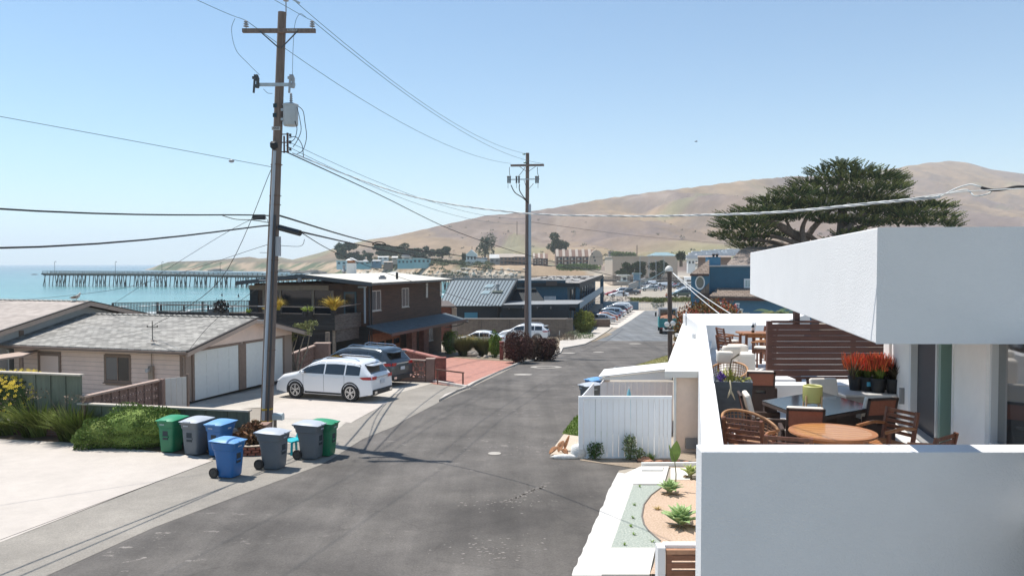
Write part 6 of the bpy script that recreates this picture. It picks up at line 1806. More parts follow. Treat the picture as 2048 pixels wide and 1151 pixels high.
# deck
DT=3.3  # how far the deck runs out towards the viewer
def DK(out,s_,z):return PF[0]-dn*out+dl*s_+UP*z
sR,sL=.55,13.5
mb=MB();mb.slab([DK(0,sR,zdk-.2),DK(DT,sR,zdk-.2),DK(DT,sL,zdk-.2),DK(0,sL,zdk-.2)],.2);ob('deck_floor',mb,BK_,hb)
for i in range(4):
 z0_=1.50+i*.235
 mb=MB();mb.slab([DK(DT,sR-.03,z0_),DK(DT,sL,z0_),DK(DT+.05,sL,z0_),DK(DT+.05,sR-.03,z0_)],.225);ob('parapet_board',mb,BK_,hb)
 mb=MB();mb.slab([DK(0,sR-.05,z0_),DK(DT+.05,sR-.05,z0_),DK(DT+.05,sR,z0_),DK(0,sR,z0_)],.225);ob('parapet_board',mb,mat('weathered_board',(.11,.10,.09),.85,var=.4,scale=3,stretch=(1,1,5)),hb)
RW=mat('rail_weathered',(.20,.17,.145),.8,var=.2)
mb=MB();mb.slab([DK(DT-.05,sR,2.45),DK(DT-.05,sL,2.45),DK(DT+.08,sL,2.45),DK(DT+.08,sR,2.45)],.04);ob('ledge',mb,RW,hb)
mb=MB();mb.beam(DK(DT,sR,2.88),DK(DT,sL,2.88),.09,.06);mb.beam(DK(DT,sR,2.88),DK(0,sR,2.95),.09,.06);ob('handrail',mb,RW,hb)
for k in range(8):
 mb=MB();q=DK(DT,sR+k*1.8+.05,2.45);mb.beam(q,q+UP*.42,.07,.07,Vector((0,1,0)));ob('rail_post',mb,BK_,hb)
# below the deck
mb=MB();mb.slab([DK(DT-.3,sR+.1,.75),DK(DT-.3,sR+2.2,.75),DK(DT-.2,sR+2.2,.75),DK(DT-.2,sR+.1,.75)],.72);ob('lower_panel',mb,BK_,hb)
mb=MB();mb.slab([DK(0,sR+.1,.75),DK(DT-.2,sR+.1,.75),DK(DT-.2,sR+.16,.75),DK(0,sR+.16,.75)],.72);ob('lower_panel',mb,MATS['weathered_board'],hb)
for s_ in(sR+.2,5.0,9.0):
 mb=MB();q=DK(DT-.25,s_,-1.3);mb.beam(q,q+UP*2.8,.18,.18,Vector((0,1,0)));ob('deck_post',mb,BK_ if s_>1 else MATS['grey_timber'],hb)
slabw(PF,0,9,-1.9,1.5,.003,.012,BK_,'dark_wall')
# things on the deck: spiky potted plants
YL=mat('phormium_yellow',(.48,.36,.06),.6,island=.35);YG=mat('phormium_green',(.26,.33,.07),.6,island=.35)
for(px,py,h_,sp__,n_,m_,lb)in((556,622,.115e1,.8,150,YL,'yellow strap leaved potted plant just right of the utility pole, on the deck'),(667,622,1.25,1.2,300,YL,'largest spiky yellow plant on the deck rail'),(610,624,.55,.38,50,YG,'small green spiky plant left of the deck post'),(621,624,.6,.38,50,YG,'small green spiky plant beside the largest yellow one'),(497,627,.5,.3,40,YG,'small green plant on the deck left of the utility pole'),(535,625,.7,.4,60,YL,'yellow strap leaved plant just left of the utility pole')):
 c_=P(px,py+8,48.1);t=thing('potted_plant',lb,'potted plant',c_,group='spiky plants along the deck rail')
 mb=MB();blades(mb,c_+UP*.25,n_,h_,sp__,.045,droop=.55,base=.1);ob('foliage',mb,m_,t)
 mb=MB();mb.lathe([(.14,0),(.18,.28),(.16,.3)],12,c_);ob('pot',mb,BK_,t)
# dark shapes at the deck's left end
c_=P(440,627,50);mb=MB();leaves(mb,c_+UP*.45,(.55,.4,.5),230,.22,fill=.1);ob('shrub',mb,BK_,label='dark bare shrub against the bar fence left of the timber house',cat='shrub')
mb=MB();
t=thing('low_screen','low grey board screen at the left end of the deck','screen',P(440,640,50))
for k in range(8):
 q=P(418+k*5.2,638,50.2);mb=MB();mb.bx((q.x,50.1,q.z-.4),(q.x+.155,50.15,P(430,619,50).z));ob('board',mb,mat('screen_grey',(.10,.11,.12),.8,var=.2),t)
# roof fittings
def ontop(px,py):  # point on the pale roof
 for it in range(3):
  z=4.5 if it==0 else z
  q=Z(px,py,z);s_=(q-HB(0,0,q.z)).dot(dl);z=rz(s_)+.05
 return q
PLB=mat('pipe_grey',(.30,.31,.32),.6);
t=thing('chimney_flue','stepped metal flue with cap on the pale flat roof','chimney flue',ontop(689,550))
q=ontop(689,552);k_=55/1593.0
q=P(688,554,q.y)
mb=MB();mb.lathe([(.42,0),(.32,.25),(.2,.45),(.2,.6)],12,q);ob('flashing',mb,mat('flashing_dark',(.12,.12,.12),.6),t)
mb=MB();mb.lathe([(.24,.6),(.28,.75),(.36,.78),(.2,1.05),(.16,1.1)],12,q);ob('cowl',mb,PLB,t,smooth=True)
mb=MB();mb.lathe([(.17,1.1),(.17,1.5),(.22,1.5),(.22,1.6)],12,q);ob('cap',mb,PLB,t,smooth=True)
q=P(703,546,60);t=thing('chimney','white chimney with copper coloured capped top on the flat roof','chimney',q)
mb=MB();mb.bx((q.x-.32,q.y-.3,q.z-.3),(q.x+.32,q.y+.3,q.z+.75));ob('stack',mb,mat('chimney_white',(.62,.62,.6),.8),t)
mb=MB();mb.bx((q.x-.26,q.y-.24,q.z+.752),(q.x+.26,q.y+.24,q.z+.95));ob('spark_screen',mb,mat('copper_brown',(.28,.12,.06),.6),t)
mb=MB();mb.lathe([(.48,.952),(.12,1.15),(.0,1.16)],4,q);ob('cap',mb,MATS['chimney_white'],t)
dmm=mat('dome_acrylic',(.62,.61,.58),.3,coat=.3)
for(px,py,rx,ry,lb)in((754,554,.62,.9,'clear domed skylight on the flat roof, nearer one'),(788,550,.62,1.0,'clear domed skylight on the flat roof, farther right one'),(712,546,.55,.9,'white domed skylight beside the chimney')):
 q=ontop(px,py);t=thing('skylight',lb,'skylight',q,heading=HN,group='domed skylights on the flat roof')
 fr=hframe(q,HN);mb=MB(fr);mb.lathe([(1,0),(1,.09),(.93,.12)],16,(0,0,0),rx,ry);ob('curb',mb,mat('curb_tan',(.3,.26,.2),.7),t)
 mb=MB(fr);mb.lathe([(.92,.12),(.8,.2),(.5,.27),(0,.30)],16,(0,0,0),rx,ry);ob('dome',mb,dmm,t,smooth='all')
for i,(px,py,h_,r_,lb)in enumerate(((749,548,.42,.035,'tall thin black vent pipe at the ridge'),(794,558,.34,.06,'black vent pipe in front of the right skylight'),(696,549,.3,.07,'short black vent pipe beside the metal flue'),(674,549,.25,.05,'short black vent pipe left of the metal flue'),(705,547,.35,.04,'slim black vent pipe near the chimney'))):
 q=ontop(px,py);mb=MB();mb.cyl(q,q+UP*h_,r_,n=10);ob('vent_pipe',mb,BLK,label=lb,cat='vent pipe',group='vent pipes on the flat roof')
q=ontop(765,558);mb=MB();mb.bx((q.x-.2,q.y-.15,q.z),(q.x+.2,q.y+.15,q.z+.14));mb.bx((q.x-.12,q.y-.12,q.z+.1),(q.x+.12,q.y+.12,q.z+.22));ob('roof_vent',mb,PLB,label='low grey box vent on the flat roof before the nearer skylight',cat='roof vent')
# walls around the yard between garage and timber house
mb=MB()
A=G(565,790);B=Z(650,690,.72)
ga=Z(566,712,1.0);gb=Z(630,691,.95)
breeze('openwork block wall behind the parked white SUV',(ga.x,ga.y,0),(gb.x,gb.y,0),-.2,.95,12,4)
t=thing('block_pier','square block pier at the far end of the openwork wall','pier',(gb.x,gb.y,-.4));mb=MB();mb.bx((gb.x+.02,gb.y-.2,-.5),(gb.x+.8,gb.y+.3,1.05));ob('pier_block',mb,bbm,t);mb=MB();mb.bx((gb.x-.02,gb.y-.24,1.052),(gb.x+.84,gb.y+.34,1.12));ob('cap',mb,bcap,t)
# slatted dark gate under the deck
t=thing('slatted_fence','dark vertical slat fence under the left end of the deck','fence',P(620,700,45))
q0=P(600,668,44.6);q1=P(651,668,45.4)
for k in range(17):
 q=q0.lerp(q1,k/16);mb=MB();mb.bx((q.x-.03,q.y,q.z-.95),(q.x+.03,q.y+.03,q.z));ob('slat',mb,BK_,t)
mb=MB();mb.beam(q0,q1,.05,.08);mb.beam(q0-UP*.5,q1-UP*.5,.05,.08);ob('rail',mb,BK_,t)
mb=MB();mb.bx((q1.x,q1.y-.1,q1.z-1.8),(q1.x+.22,q1.y+.1,q1.z+.12));ob('gate_post',mb,MATS['grey_timber'],t)
# red walls in front
RDW=mat('red_wall',(.22,.075,.055),.85,var=.3,scale=6)
c1=G(882,764);c0=G(815,737)
t=thing('red_wall','low red painted wall at the left of the red driveway','wall',c1)
mb=MB();mb.bx((c1.x-.22,c1.y-.05,c1.z-.1),(c1.x+.22,c1.y+.5,P(882,715,c1.y).z));ob('wall_end',mb,RDW,t)
z_=P(882,717,c1.y).z-.05;a_=Vector((c1.x-.1,c1.y+.5,0));b2_=a_+dl*3.4+dn*3.2
mb=MB();mb.beam(a_+UP*(z_-.5),b2_+UP*(z_-.5),.2,1.0);ob('wall_panel',mb,RDW,t)
mb=MB();mb.beam(a_+UP*(z_+.03),b2_+UP*(z_+.03),.34,.07);ob('cap',mb,mat('red_cap',(.34,.14,.11),.8,var=.15),t)
e0=G(860,765);e1=G(818,745)
e0=Vector((G(852,764).x,G(852,764).y,0));e1=e0-Vector((1.9,-.6,0))
zc_=P(860,719,e0.y).z
breeze('short openwork block wall beside the dark SUV',(e1.x,e1.y,0),(e0.x,e0.y,0),-.05,zc_-.06,4,2)
t=thing('block_pier','block pier between the openwork wall and the red wall','pier',e0);mb=MB();mb.bx((e0.x+.02,e0.y-.12,-.3),(e0.x+.42,e0.y+.25,zc_+.02));ob('pier_block',mb,bbm,t);mb=MB();mb.bx((e0.x-.0,e0.y-.15,zc_+.022),(e0.x+.45,e0.y+.28,zc_+.07));ob('cap',mb,bcap,t)
# handrail
h0=G(872,772);h1=G(927,770);h0.y=h1.y
h0=P(871,738,37.8);h1=P(928,745,37.0)
t=thing('handrail','rusty brown handrail at the edge of the red driveway','handrail',G(926,772))
rs=mat('rust_brown',(.17,.085,.06),.8,var=.2)
mb=MB();mb.beam(h0,h1,.06,.06);ob('rail',mb,rs,t)
g1_=Vector((h1.x-.05,h1.y,gz(h1.y)));mb=MB();mb.beam(g1_,Vector((g1_.x,g1_.y,h1.z)),.07,.07,Vector((0,1,0)));ob('post',mb,rs,t)
mb=MB();mb.beam(Vector((h0.x+.1,h0.y,gz(h0.y))),Vector((h0.x+.1,h0.y,h0.z)),.06,.06,Vector((0,1,0)));ob('post',mb,rs,t)
a_=G(868,765);b2_=G(934,776);mb=MB();mb.beam(a_+UP*.06,b2_+UP*.06,.14,.14);ob('drive_kerb',mb,mat('kerb_white',(.55,.52,.48),.8,var=.15),label='pale kerb under the rusty handrail',kind='structure')
# red post by the bushes
q=G(1003,720);t=thing('gate_post','square brick red post between the green hedge and the purple bush','post',q);zt_=P(1003,684,q.y).z
mb=MB();mb.bx((q.x-.13,q.y-.13,q.z-.1),(q.x+.13,q.y+.13,zt_));ob('post_shaft',mb,RDW,t);mb=MB();mb.bx((q.x-.16,q.y-.16,zt_),(q.x+.16,q.y+.16,zt_+.06));ob('cap',mb,MATS['red_cap'],t)
# ================================================================== BUSHES
def gbush(px,py,w_px,h_px,label,m,n=900,sz=.11,group=None,depth=None,**kw):
 p=G(px,py);k_=p.y/1593.0;r=(w_px/2*k_,(depth or w_px/2*k_),h_px/2*k_)
 p.y+=r[1]*.5;p.z=gz(p.y)
 return bush('bush',label,'bush',p,r,n,sz,m,group=group,**kw)
PUR=mat('purple_leaf',(.085,.042,.033),.7,island=.4);BRG=mat('bright_green_leaf',(.13,.21,.035),.6,island=.4);OLV=mat('olive_leaf',(.16,.17,.07),.75,island=.35);GYG=mat('grey_green_leaf',(.22,.235,.14),.8,island=.3)
gbush(1036,727,66,66,'large purple leaved bush at the street corner',PUR,6500,.11)
gbush(1092,722,52,50,'rounded purple brown bush at the very corner of the street',PUR,4500,.11)
gbush(1068,722,40,52,'dull brown bush between the two purple bushes',mat('dull_brown_leaf',(.15,.10,.07),.8,island=.4),3000,.10)
gbush(990,716,28,55,'upright bright green hedge bush left of the red post',BRG,3200,.10)
gbush(900,708,34,50,'bright green bush beside the timber house corner',BRG,3200,.12)
gbush(944,694,66,26,'yellow topped low hedge in front of the brick wall',mat('yellow_leaf',(.36,.27,.05),.7,island=.3),1400,.12)
for(px,py,h_,s_,lb)in((927,712,1.75,1.25,'olive fountain grass clump near the timber house'),(966,712,1.65,1.2,'olive fountain grass clump near the green hedge bush')):
 p=G(px,py);t=thing('ornamental_grass',lb,'ornamental grass',p,group='fountain grasses in the corner bed')
 mb=MB();blades(mb,p,1500,h_,s_,.035,droop=.25,base=.3);ob('foliage',mb,OLV,t)
 mb=MB();blades(mb,p+UP*.1,90,h_*1.25,s_*1.1,.012,droop=.1,base=.2);ob('seed_heads',mb,mat('seed_tan',(.28,.2,.14),.8,island=.3),t)
for(px,py,r_,lb)in((945,714,.45,'pale boulder between the two grass clumps'),(972,716,.22,'small pale stone right of the boulder'),(957,716,.16,'smallest pale stone in front of the boulder')):
 p=G(px,py);mb=MB();mb.blob(p+UP*r_*.4,(r_,r_*.7,r_*.7),10,7,.18);ob('boulder',mb,mat('boulder_grey',(.36,.32,.27),.9,var=.2),label=lb,cat='boulder')
gbush(1168,668,46,50,'leafy yellow green shrub tree at the motel corner',mat('yellow_green_leaf',(.22,.24,.05),.6,island=.45),4200,.20,fill=.3)
gbush(1176,660,30,40,'reddish flowering part of shrub at the motel corner',mat('rust_leaf',(.25,.20,.06),.6,island=.5),800,.18)
for(px,py,w_,h_,m_,lb)in((1132,682,46,16,mat('dry_purple_leaf',(.20,.16,.12),.8,island=.3),'dry low brownish shrub in the far corner bed'),(1148,680,34,20,GYG,'grey green rounded shrub in the far corner bed'),(1172,678,36,14,mat('mid_green_leaf',(.15,.2,.08),.8,island=.3),'low green ground shrub at the tip of the far corner bed'),(1112,667,18,6,mat('yellow_leaf2',(.4,.34,.06),.7,island=.3),'small yellow flowering patch behind the white off road car'),(1105,690,20,18,MATS['dry_purple_leaf'],'dry brown shrub behind the corner bush')):
 gbush(px,py,w_,h_,lb,m_,700,.12)
mb=MB();q=G(1119,681);mb.bx((q.x-.05,q.y-.05,q.z),(q.x+.05,q.y+.05,q.z+1.0));ob('bollard',mb,mat('post_pale',(.5,.48,.44),.8),label='thin pale post in the far corner bed',cat='post')
# near left planting
FG=mat('flax_leaf',(.15,.19,.045),.55,island=.5);
def at_y(px,py,z=0):return Z(px,py,z)
for(px,py,n_,h_,s_,lb)in((60,876,620,1.45,1.15,'strap leaved clump beside the yellow flowering bush'),(135,884,620,1.35,1.05,'strap leaved clump between its neighbour and the juniper'),(5,872,420,1.1,.9,'strap leaved clump at the left frame edge')):
 p=at_y(px,py);p.y+=.35;t=thing('flax_clump',lb,'strap leaved plant',p,group='strap leaved clumps in the left bed')
 mb=MB();blades(mb,p,n_,h_,s_,.04,droop=.35,base=.4);ob('foliage',mb,FG,t)
 mb=MB();blades(mb,p,26,h_*1.25,s_*.8,.012,droop=.1,base=.3);leaves(mb,p+UP*h_*.95,(.45,.3,.18),70,.07);ob('seed_heads',mb,mat('flax_seed',(.22,.17,.12),.8,island=.3),t)
p=at_y(20,868);p.y+=.7
t=thing('flowering_bush','yellow flowering bush at the left frame edge before the green fence','bush',p)
DGN=mat('deep_green_leaf',(.055,.085,.03),.7,island=.5)
mb=MB();leaves(mb,p+UP*1.15,(1.15,.75,.80),6200,.085,fill=.35);leaves(mb,p+Vector((-1,0,1.2)),(1.2,.7,.8),3000,.085,fill=.35);mb.blob(p+UP*1.1,(1.0,.6,.65),14,8,.1);ob('foliage',mb,DGN,t)
mb=MB();mb.tube([p,p+UP*.9],[.05,.02],6);ob('stem',mb,MATS['bark'],t)
mb=MB();c_=0
for k in range(330):
 d=Vector((rnd.gauss(0,1),rnd.gauss(0,1)-.5,rnd.gauss(0,1)+.5)).normalized();q=p+UP*1.18+Vector((d.x*1.2,d.y*.82,d.z*.82))+(Vector((-1,0,0))if k%3==0 else Vector((0,0,0)))
 for j in range(5):
  a=j*2*PI/5;u=Vector((math.cos(a),math.sin(a)*.6,math.sin(a)*.8))*.055;v2=Vector((math.cos(a+.6),math.sin(a+.6)*.6,math.sin(a+.6)*.8))*.055
  mb.add([q,q+u,q+(u+v2)*.62,q+v2],[(0,1,2,3)])
ob('blossom',mb,mat('flower_yellow',(.72,.50,.02),.6),t,kind='stuff')
p=at_y(240,899);p.y+=.55
t=thing('juniper_bush','wide rounded green juniper mound left of the bins','bush',p)
JG=mat('juniper_leaf',(.13,.19,.045),.75,island=.45)
mb=MB();
for(dx,dz_,rx,rz_)in((.25,.62,1.05,.66),(-.5,.40,.95,.52),(.85,.66,.75,.46),(-1.05,.22,.6,.34),(.2,.34,1.35,.48)):
 leaves(mb,p+Vector((dx,0,dz_)),(rx,.75,rz_),5200,.06,aspect=2.0,fill=.72,up=.5,out=1.0)
for(dx,dz_,rx,rz_)in((.25,.58,.95,.54),(-.5,.37,.85,.42),(.85,.6,.62,.36),(.2,.30,1.2,.38)):mb.blob(p+Vector((dx,0,dz_)),(rx,.62,rz_),16,10,.06)
ob('foliage',mb,JG,t)
mb=MB();mb.tube([p,p+UP*.4],[.09,.06],6);mb.tube([p+UP*.1,p+Vector((.8,-.1,.35))],[.05,.03],5);ob('trunk',mb,MATS['bark'],t)
patch('planting_bed',[(-200,872),(0,878),(150,886),(300,902),(372,910),(500,905),(500,875),(160,850),(-200,840)],.018,slabmat('bark_mulch',(.13,.09,.06),.3,stain=.3),'dark mulch bed along the garden wall')
# pale branched tree in the yard
p=X(592,39.5,-.2);p.z=-.25
t=thing('small_tree','small bare stemmed tree with leafy tufts between garage and timber house','tree',p)
mb=MB();tips=[]
for(x1,y1)in((575,672),(588,664),(600,655),(610,668),(622,650),(580,680),(566,672),(612,660)):
 q=P(x1,y1,39.5+rnd.uniform(-.5,.5));m1=p.lerp(q,.5)+Vector((rnd.uniform(-.3,.3),0,.1));mb.tube([p,p.lerp(m1,.6)+UP*.1,m1,q],[.07,.05,.035,.015],5);tips.append(q)
ob('trunk',mb,mat('pale_bark',(.32,.26,.2),.8,var=.2),t)
mb=MB()
for q in tips:leaves(mb,q+UP*.08,(.36,.36,.17),240,.10,fill=.2)
ob('crown',mb,mat('tuft_olive',(.20,.21,.08),.7,island=.4),t)
# ================================================================== STANDING SEAM BUILDING, BRICK WALL, MOTEL
SSM=mat('seam_metal',(.18,.22,.24),.45,metal=.25,var=.05)
BLD=mat('dark_blue_wall',(.012,.022,.030),.7,var=.2)
def Rp(px,py,D):return P(px,py,D)
D_e,D_r=90.0,96.5
rL0,rR0=Rp(884,611,D_e),Rp(1003,611,D_e);rL1,rR1=Rp(884,558.5,D_r),Rp(1033,558.5,D_r)
t=thing('lodge_building','dark building with steep grey standing seam roof and three skylights','building',(rL0.x,D_e,gz(90)))
# roof sheets between seams
nS=19
eL=Rp(878,611,D_e);tL=Rp(904,558.5,D_r)
eR=rR0;tR=rR1
for i in range(nS):
 a=eL.lerp(eR,i/nS);b_=eL.lerp(eR,(i+1)/nS-.004);c_=tL.lerp(tR,(i+1)/nS-.004);d_=tL.lerp(tR,i/nS)
 mb=MB();mb.slab([a,b_,c_,d_],UP*-.06);ob('roof_sheet',mb,SSM,t)
for i in range(nS+1):
 mb=MB();mb.beam(eL.lerp(eR,i/nS)+UP*.02,tL.lerp(tR,i/nS)+UP*.02,.06,.09);ob('roof_seam',mb,mat('seam_dark',(.06,.075,.085),.6),t)
mb=MB();mb.beam(tL+UP*.04,tR+UP*.04,.3,.1);ob('ridge_cap',mb,SSM,t)
mb=MB();mb.beam(eR+Vector((.1,0,-.1)),tR+Vector((.1,0,-.1)),.2,.35);ob('barge_board',mb,BLD,t)
rb=Vector((tR.x+.2,D_r+5.5,eR.z));
mb=MB();mb.add([eR+Vector((-1.2,.5,-.2)),tR+Vector((-.6,0,-.2)),rb+Vector((.3,0,0)),rb+Vector((.3,0,-3)),eR+Vector((-1.2,.5,-3))],[(0,1,2,3,4)]);ob('gable_wall',mb,BLD,t)
mb=MB();mb.bx((eL.x-3,D_e+.5,gz(90)-.2),(eR.x-.4,D_e+.9,eR.z-.08));ob('wall',mb,BLD,t)
mb=MB();mb.slab([tL+Vector((0,.1,-.1)),tR+Vector((0,.1,-.1)),rb,Vector((tL.x,rb.y,rb.z))],UP*-.05);ob('rear_roof',mb,SSM,t)
mb=MB();q0=Rp(929,635,D_e+.4);q1=Rp(955,624.5,D_e+.4);mb.bx((q0.x,D_e+.44,q0.z-.4),(q1.x,D_e+.49,q1.z));ob('window',mb,mat('pale_blue_pane',(.06,.22,.32),.3),t)
mb=MB();q0=Rp(999,635,D_e+.4);q1=Rp(1010,624.5,D_e+.4);mb.bx((q0.x,D_e+.44,q0.z),(q1.x,D_e+.49,q1.z));ob('window',mb,mat('dim_pane',(.05,.07,.08),.3),t)
for(px,py,lb)in((979,573.5,'upper'),(972,586.5,'lower left')):
 k_=(611-py)/52.5;D=D_e+(D_r-D_e)*k_;q=P(px,py,D);n_=Vector((0,-.35,.93)).normalized()
 t2=thing('skylight',lb+' flat skylight on the standing seam roof','skylight',q,group='flat skylights on the seam roof')
 u_=Vector((1,0,0));v_=Vector((.35,.85,.36)).normalized()
 mb=MB();mb.slab([q-u_*.45-v_*.45,q+u_*.45-v_*.45,q+u_*.45+v_*.45,q-u_*.45+v_*.45],UP*.16);ob('curb',mb,mat('curb_pale',(.42,.5,.5),.5),t2)
 mb=MB();mb.slab([q-u_*.36-v_*.36+UP*.163,q+u_*.36-v_*.36+UP*.163,q+u_*.36+v_*.36+UP*.163,q-u_*.36+v_*.36+UP*.163],UP*.02);ob('pane',mb,mat('sky_pane',(.28,.36,.38),.15),t2)
q=P(995,584,93.4);t2=thing('roof_cupola','small vent stack with pale base on the standing seam roof','vent',q)
mb=MB();mb.box(q+UP*.1,(1.2,.9,.2));ob('base',mb,mat('base_pale',(.5,.48,.36),.7),t2);mb=MB();mb.lathe([(.22,.2),(.16,.6),(.22,.65),(.22,.95),(.1,1.1)],10,q);ob('stack',mb,PLB,t2)
# small brown lean-to left of it
q=P(890,612,80);t=thing('lean_to','small brown shingled lean-to between the timber house and the seam roofed building','lean-to',(q.x,80,gz(80)))
mb=MB();mb.slab([P(878,603,82),P(897,603,82),P(912,614,79.5),P(878,614,79.5)],UP*.12);ob('roof',mb,mat('brown_shingle',(.12,.10,.09),.9,var=.3),t)
mb=MB();mb.bx((P(878,640,80.5).x,80.4,gz(80)),(P(903,640,80.5).x,82,P(890,614,80.4).z));ob('wall',mb,mat('red_brown_wall',(.12,.04,.025),.8,var=.3),t)
mb=MB();mb.bx((P(904,640,80.2).x,80.2,gz(80)),(P(913,640,80.2).x,80.7,P(890,615,80.4).z));ob('corner_post',mb,mat('corner_tan',(.26,.21,.17),.8),t)
# low flat roof
z_f=P(1000,610,88).z
t=thing('flat_roof_annex','low annex with grey flat roof in front of the blue motel','building',(P(1080,640,92).x,92,gz(92)))
a,b_,c_,d_=Z(1006,610,z_f),Z(1155,608.5,z_f),Z(1170,600,z_f),Z(1021,599.5,z_f)
mb=MB();mb.slab([a,b_,c_,d_],UP*.06);ob('roof',mb,mat('flat_roof_grey',(.24,.25,.255),.9,var=.15),t)
mb=MB();mb.slab([a+Vector((0,-.06,-.32)),b_+Vector((0.1,-.06,-.32)),b_+Vector((0.1,-.01,-.32)),a+Vector((0,-.01,-.32))],UP*.38);ob('fascia',mb,mat('fascia_charcoal',(.035,.04,.045),.7),t)
mb=MB();mb.bx((a.x-.2,a.y+.8,gz(90)),(b_.x-1.0,a.y+1.2,z_f-.02));ob('wall',mb,BLD,t)
for px in(1018,1046,1075,1102):
 q=P(px,616,a.y+.2);mb=MB();mb.beam(Vector((q.x,a.y+.1,z_f-.25)),Vector((q.x,a.y+.8,z_f-.35)),.14,.22);ob('rafter_end',mb,mat('rafter_grey',(.12,.125,.13),.8),t)
# brick perimeter wall
BWM=brickmat('tan_brick_wall',(.20,.155,.12),(.25,.195,.15),(.17,.15,.13),.42,.13,.02,.3,axis='hz')
wz_=P(1000,637,86).z
t=thing('brick_wall','long tan brick perimeter wall behind the white off road car','wall',(P(1020,660,86).x,86,gz(86)))
x0,x1=P(906,650,86).x,P(1133,650,86).x
for k in range(4):
 xa=x0+(x1-x0)*k/4;xb_=x0+(x1-x0)*(k+1)/4;mb=MB();mb.bx((xa+.02,86,gz(86)-.3),(xb_-.02,86.3,wz_-.06));ob('wall_panel',mb,BWM,t)
for k in range(3):
 xa=x0+(x1-x0)*(k+1)/4;mb=MB();mb.bx((xa-.3,85.93,gz(86)-.3),(xa-.26,86,wz_-.07));ob('drainpipe',mb,mat('pipe_brown',(.16,.12,.1),.8),t)
mb=MB();mb.bx((x0-.1,85.92,wz_-.06),(x1+.15,86.38,wz_+.03));ob('coping',mb,mat('coping_pale',(.36,.32,.28),.8),t)
mb=MB();mb.bx((x1-.05,85.9,gz(86)-.3),(x1+.7,86.4,wz_+.02));ob('end_pier',mb,BWM,t)
q0=P(914,645,85.9);q1=P(934,638.5,85.9)
t2=thing('name_sign','small dark sign with pale capital letters on the tan brick wall','sign',(q0.x,85.9,q0.z))
mb=MB();mb.bx((q0.x-.02,85.86,q0.z),(q1.x+.12,85.915,q1.z));ob('board',mb,mat('sign_black',(.02,.02,.02),.6),t2)
text('lettering','THE · DUNE',.25,frame(((q0.x+q1.x)/2+.05,85.855,(q0.z+q1.z)/2),Vector((1,0,0)),UP,Vector((0,-1,0))),mat('sign_letters',(.5,.5,.5),.6),t2)
# second brick wall by the parked cars
a_=G(1188,652);b2_=G(1220,655);z_=P(1188,636,a_.y).z
t=thing('brick_wall','short tan brick wall end beside the nearest parked silver coupe','wall',b2_)
mb=MB();mb.bx((a_.x-.6,b2_.y,b2_.z-.2),(b2_.x,b2_.y+.3,z_));ob('wall_panel',mb,brickmat('brown_brick_wall',(.22,.14,.10),(.28,.18,.13),(.18,.15,.12),.42,.13,.02,.3,axis='hz'),t)
mb=MB();mb.bx((a_.x-.65,b2_.y-.05,z_),(b2_.x+.04,b2_.y+.34,z_+.06));ob('coping',mb,MATS['coping_pale'],t)
# motel
n0=X(1139,100,3.0);f0=X(1194,165,3.0)
mu=Vector((f0.x-n0.x,f0.y-n0.y,0)).normalized();ml=Vector((-mu.y,mu.x,0));ML=(Vector((f0.x-n0.x,f0.y-n0.y,0))).length
n0.z=0
MBL=mat('motel_blue',(.025,.095,.15),.7,var=.12);MDK=mat('motel_dark',(.012,.018,.022),.7,var=.2);MWH=mat('motel_band',(.20,.30,.38),.6,var=.06)
def MO(t_,l_,z):return n0+mu*t_+ml*l_+UP*z
t=thing('motel','long two storey blue motel with a pale balcony band facing the parked cars','motel',MO(0,0,-2.7))
zr=3.0;zgm=-2.9
mb=MB();mb.slab([MO(-.2,-1.2,zr),MO(ML,-1.2,zr),MO(ML,9.2,zr-.0),MO(-.2,11.0,zr)],.12);ob('roof',mb,mat('motel_roof',(.27,.25,.23),.95,var=.4,scale=.8),t)
mb=MB();mb.slab([MO(-.22,-1.26,zr-.55),MO(ML+.1,-1.26,zr-.35),MO(ML+.1,-1.2,zr-.35),MO(-.22,-1.2,zr-.55)],UP*.7);ob('fascia',mb,MDK,t)
mb=MB();mb.slab([MO(-.26,-1.2,zr-.35),MO(-.26,11,zr-.35),MO(-.2,11,zr-.35),MO(-.2,-1.2,zr-.35)],.5);ob('fascia',mb,MDK,t)
mb=MB();mb.slab([MO(.3,.3,zgm),MO(ML-.6,.3,zgm),MO(ML-.6,9,zgm),MO(.3,10.8,zgm)],zr-zgm-.01);ob('wall',mb,MBL,t)
zb=-.05
mb=MB();mb.slab([MO(.1,-1.2,zb-.25),MO(ML,-1.2,zb-.25),MO(ML,.3,zb-.25),MO(.1,.3,zb-.25)],.2);ob('balcony_floor',mb,MDK,t)
mb=MB();mb.slab([MO(.1,-1.25,zb-.1),MO(ML,-1.25,zb-.1),MO(ML,-1.18,zb-.1),MO(.1,-1.18,zb-.1)],1.12);ob('balcony_parapet',mb,MWH,t)
mb=MB();q=MO(ML-.5,-1.0,zgm);mb.bx((q.x-.3,q.y-.3,zgm),(q.x+.35,q.y+.3,zr));ob('column',mb,MBL,t)
mb=MB();q=MO(.3,-1.0,zgm);mb.bx((q.x-.25,q.y-.25,zgm),(q.x+.25,q.y+.25,zr));ob('column',mb,MBL,t)
for k in range(9):
 x=4+k*(ML-8)/9
 for z0_ in(.4,-2.3):
  mb=MB();mb.slab([MO(x,.22,z0_-.2),MO(x+1.0,.22,z0_-.2),MO(x+1.0,.30,z0_-.2),MO(x,.30,z0_-.2)],2.0);ob('door',mb,MDK,t)
  mb=MB();mb.slab([MO(x+2.2,.22,z0_+.5),MO(x+4.2,.22,z0_+.5),MO(x+4.2,.30,z0_+.5),MO(x+2.2,.30,z0_+.5)],1.2);ob('window',mb,mat('motel_pane',(.10,.16,.19),.15),t)
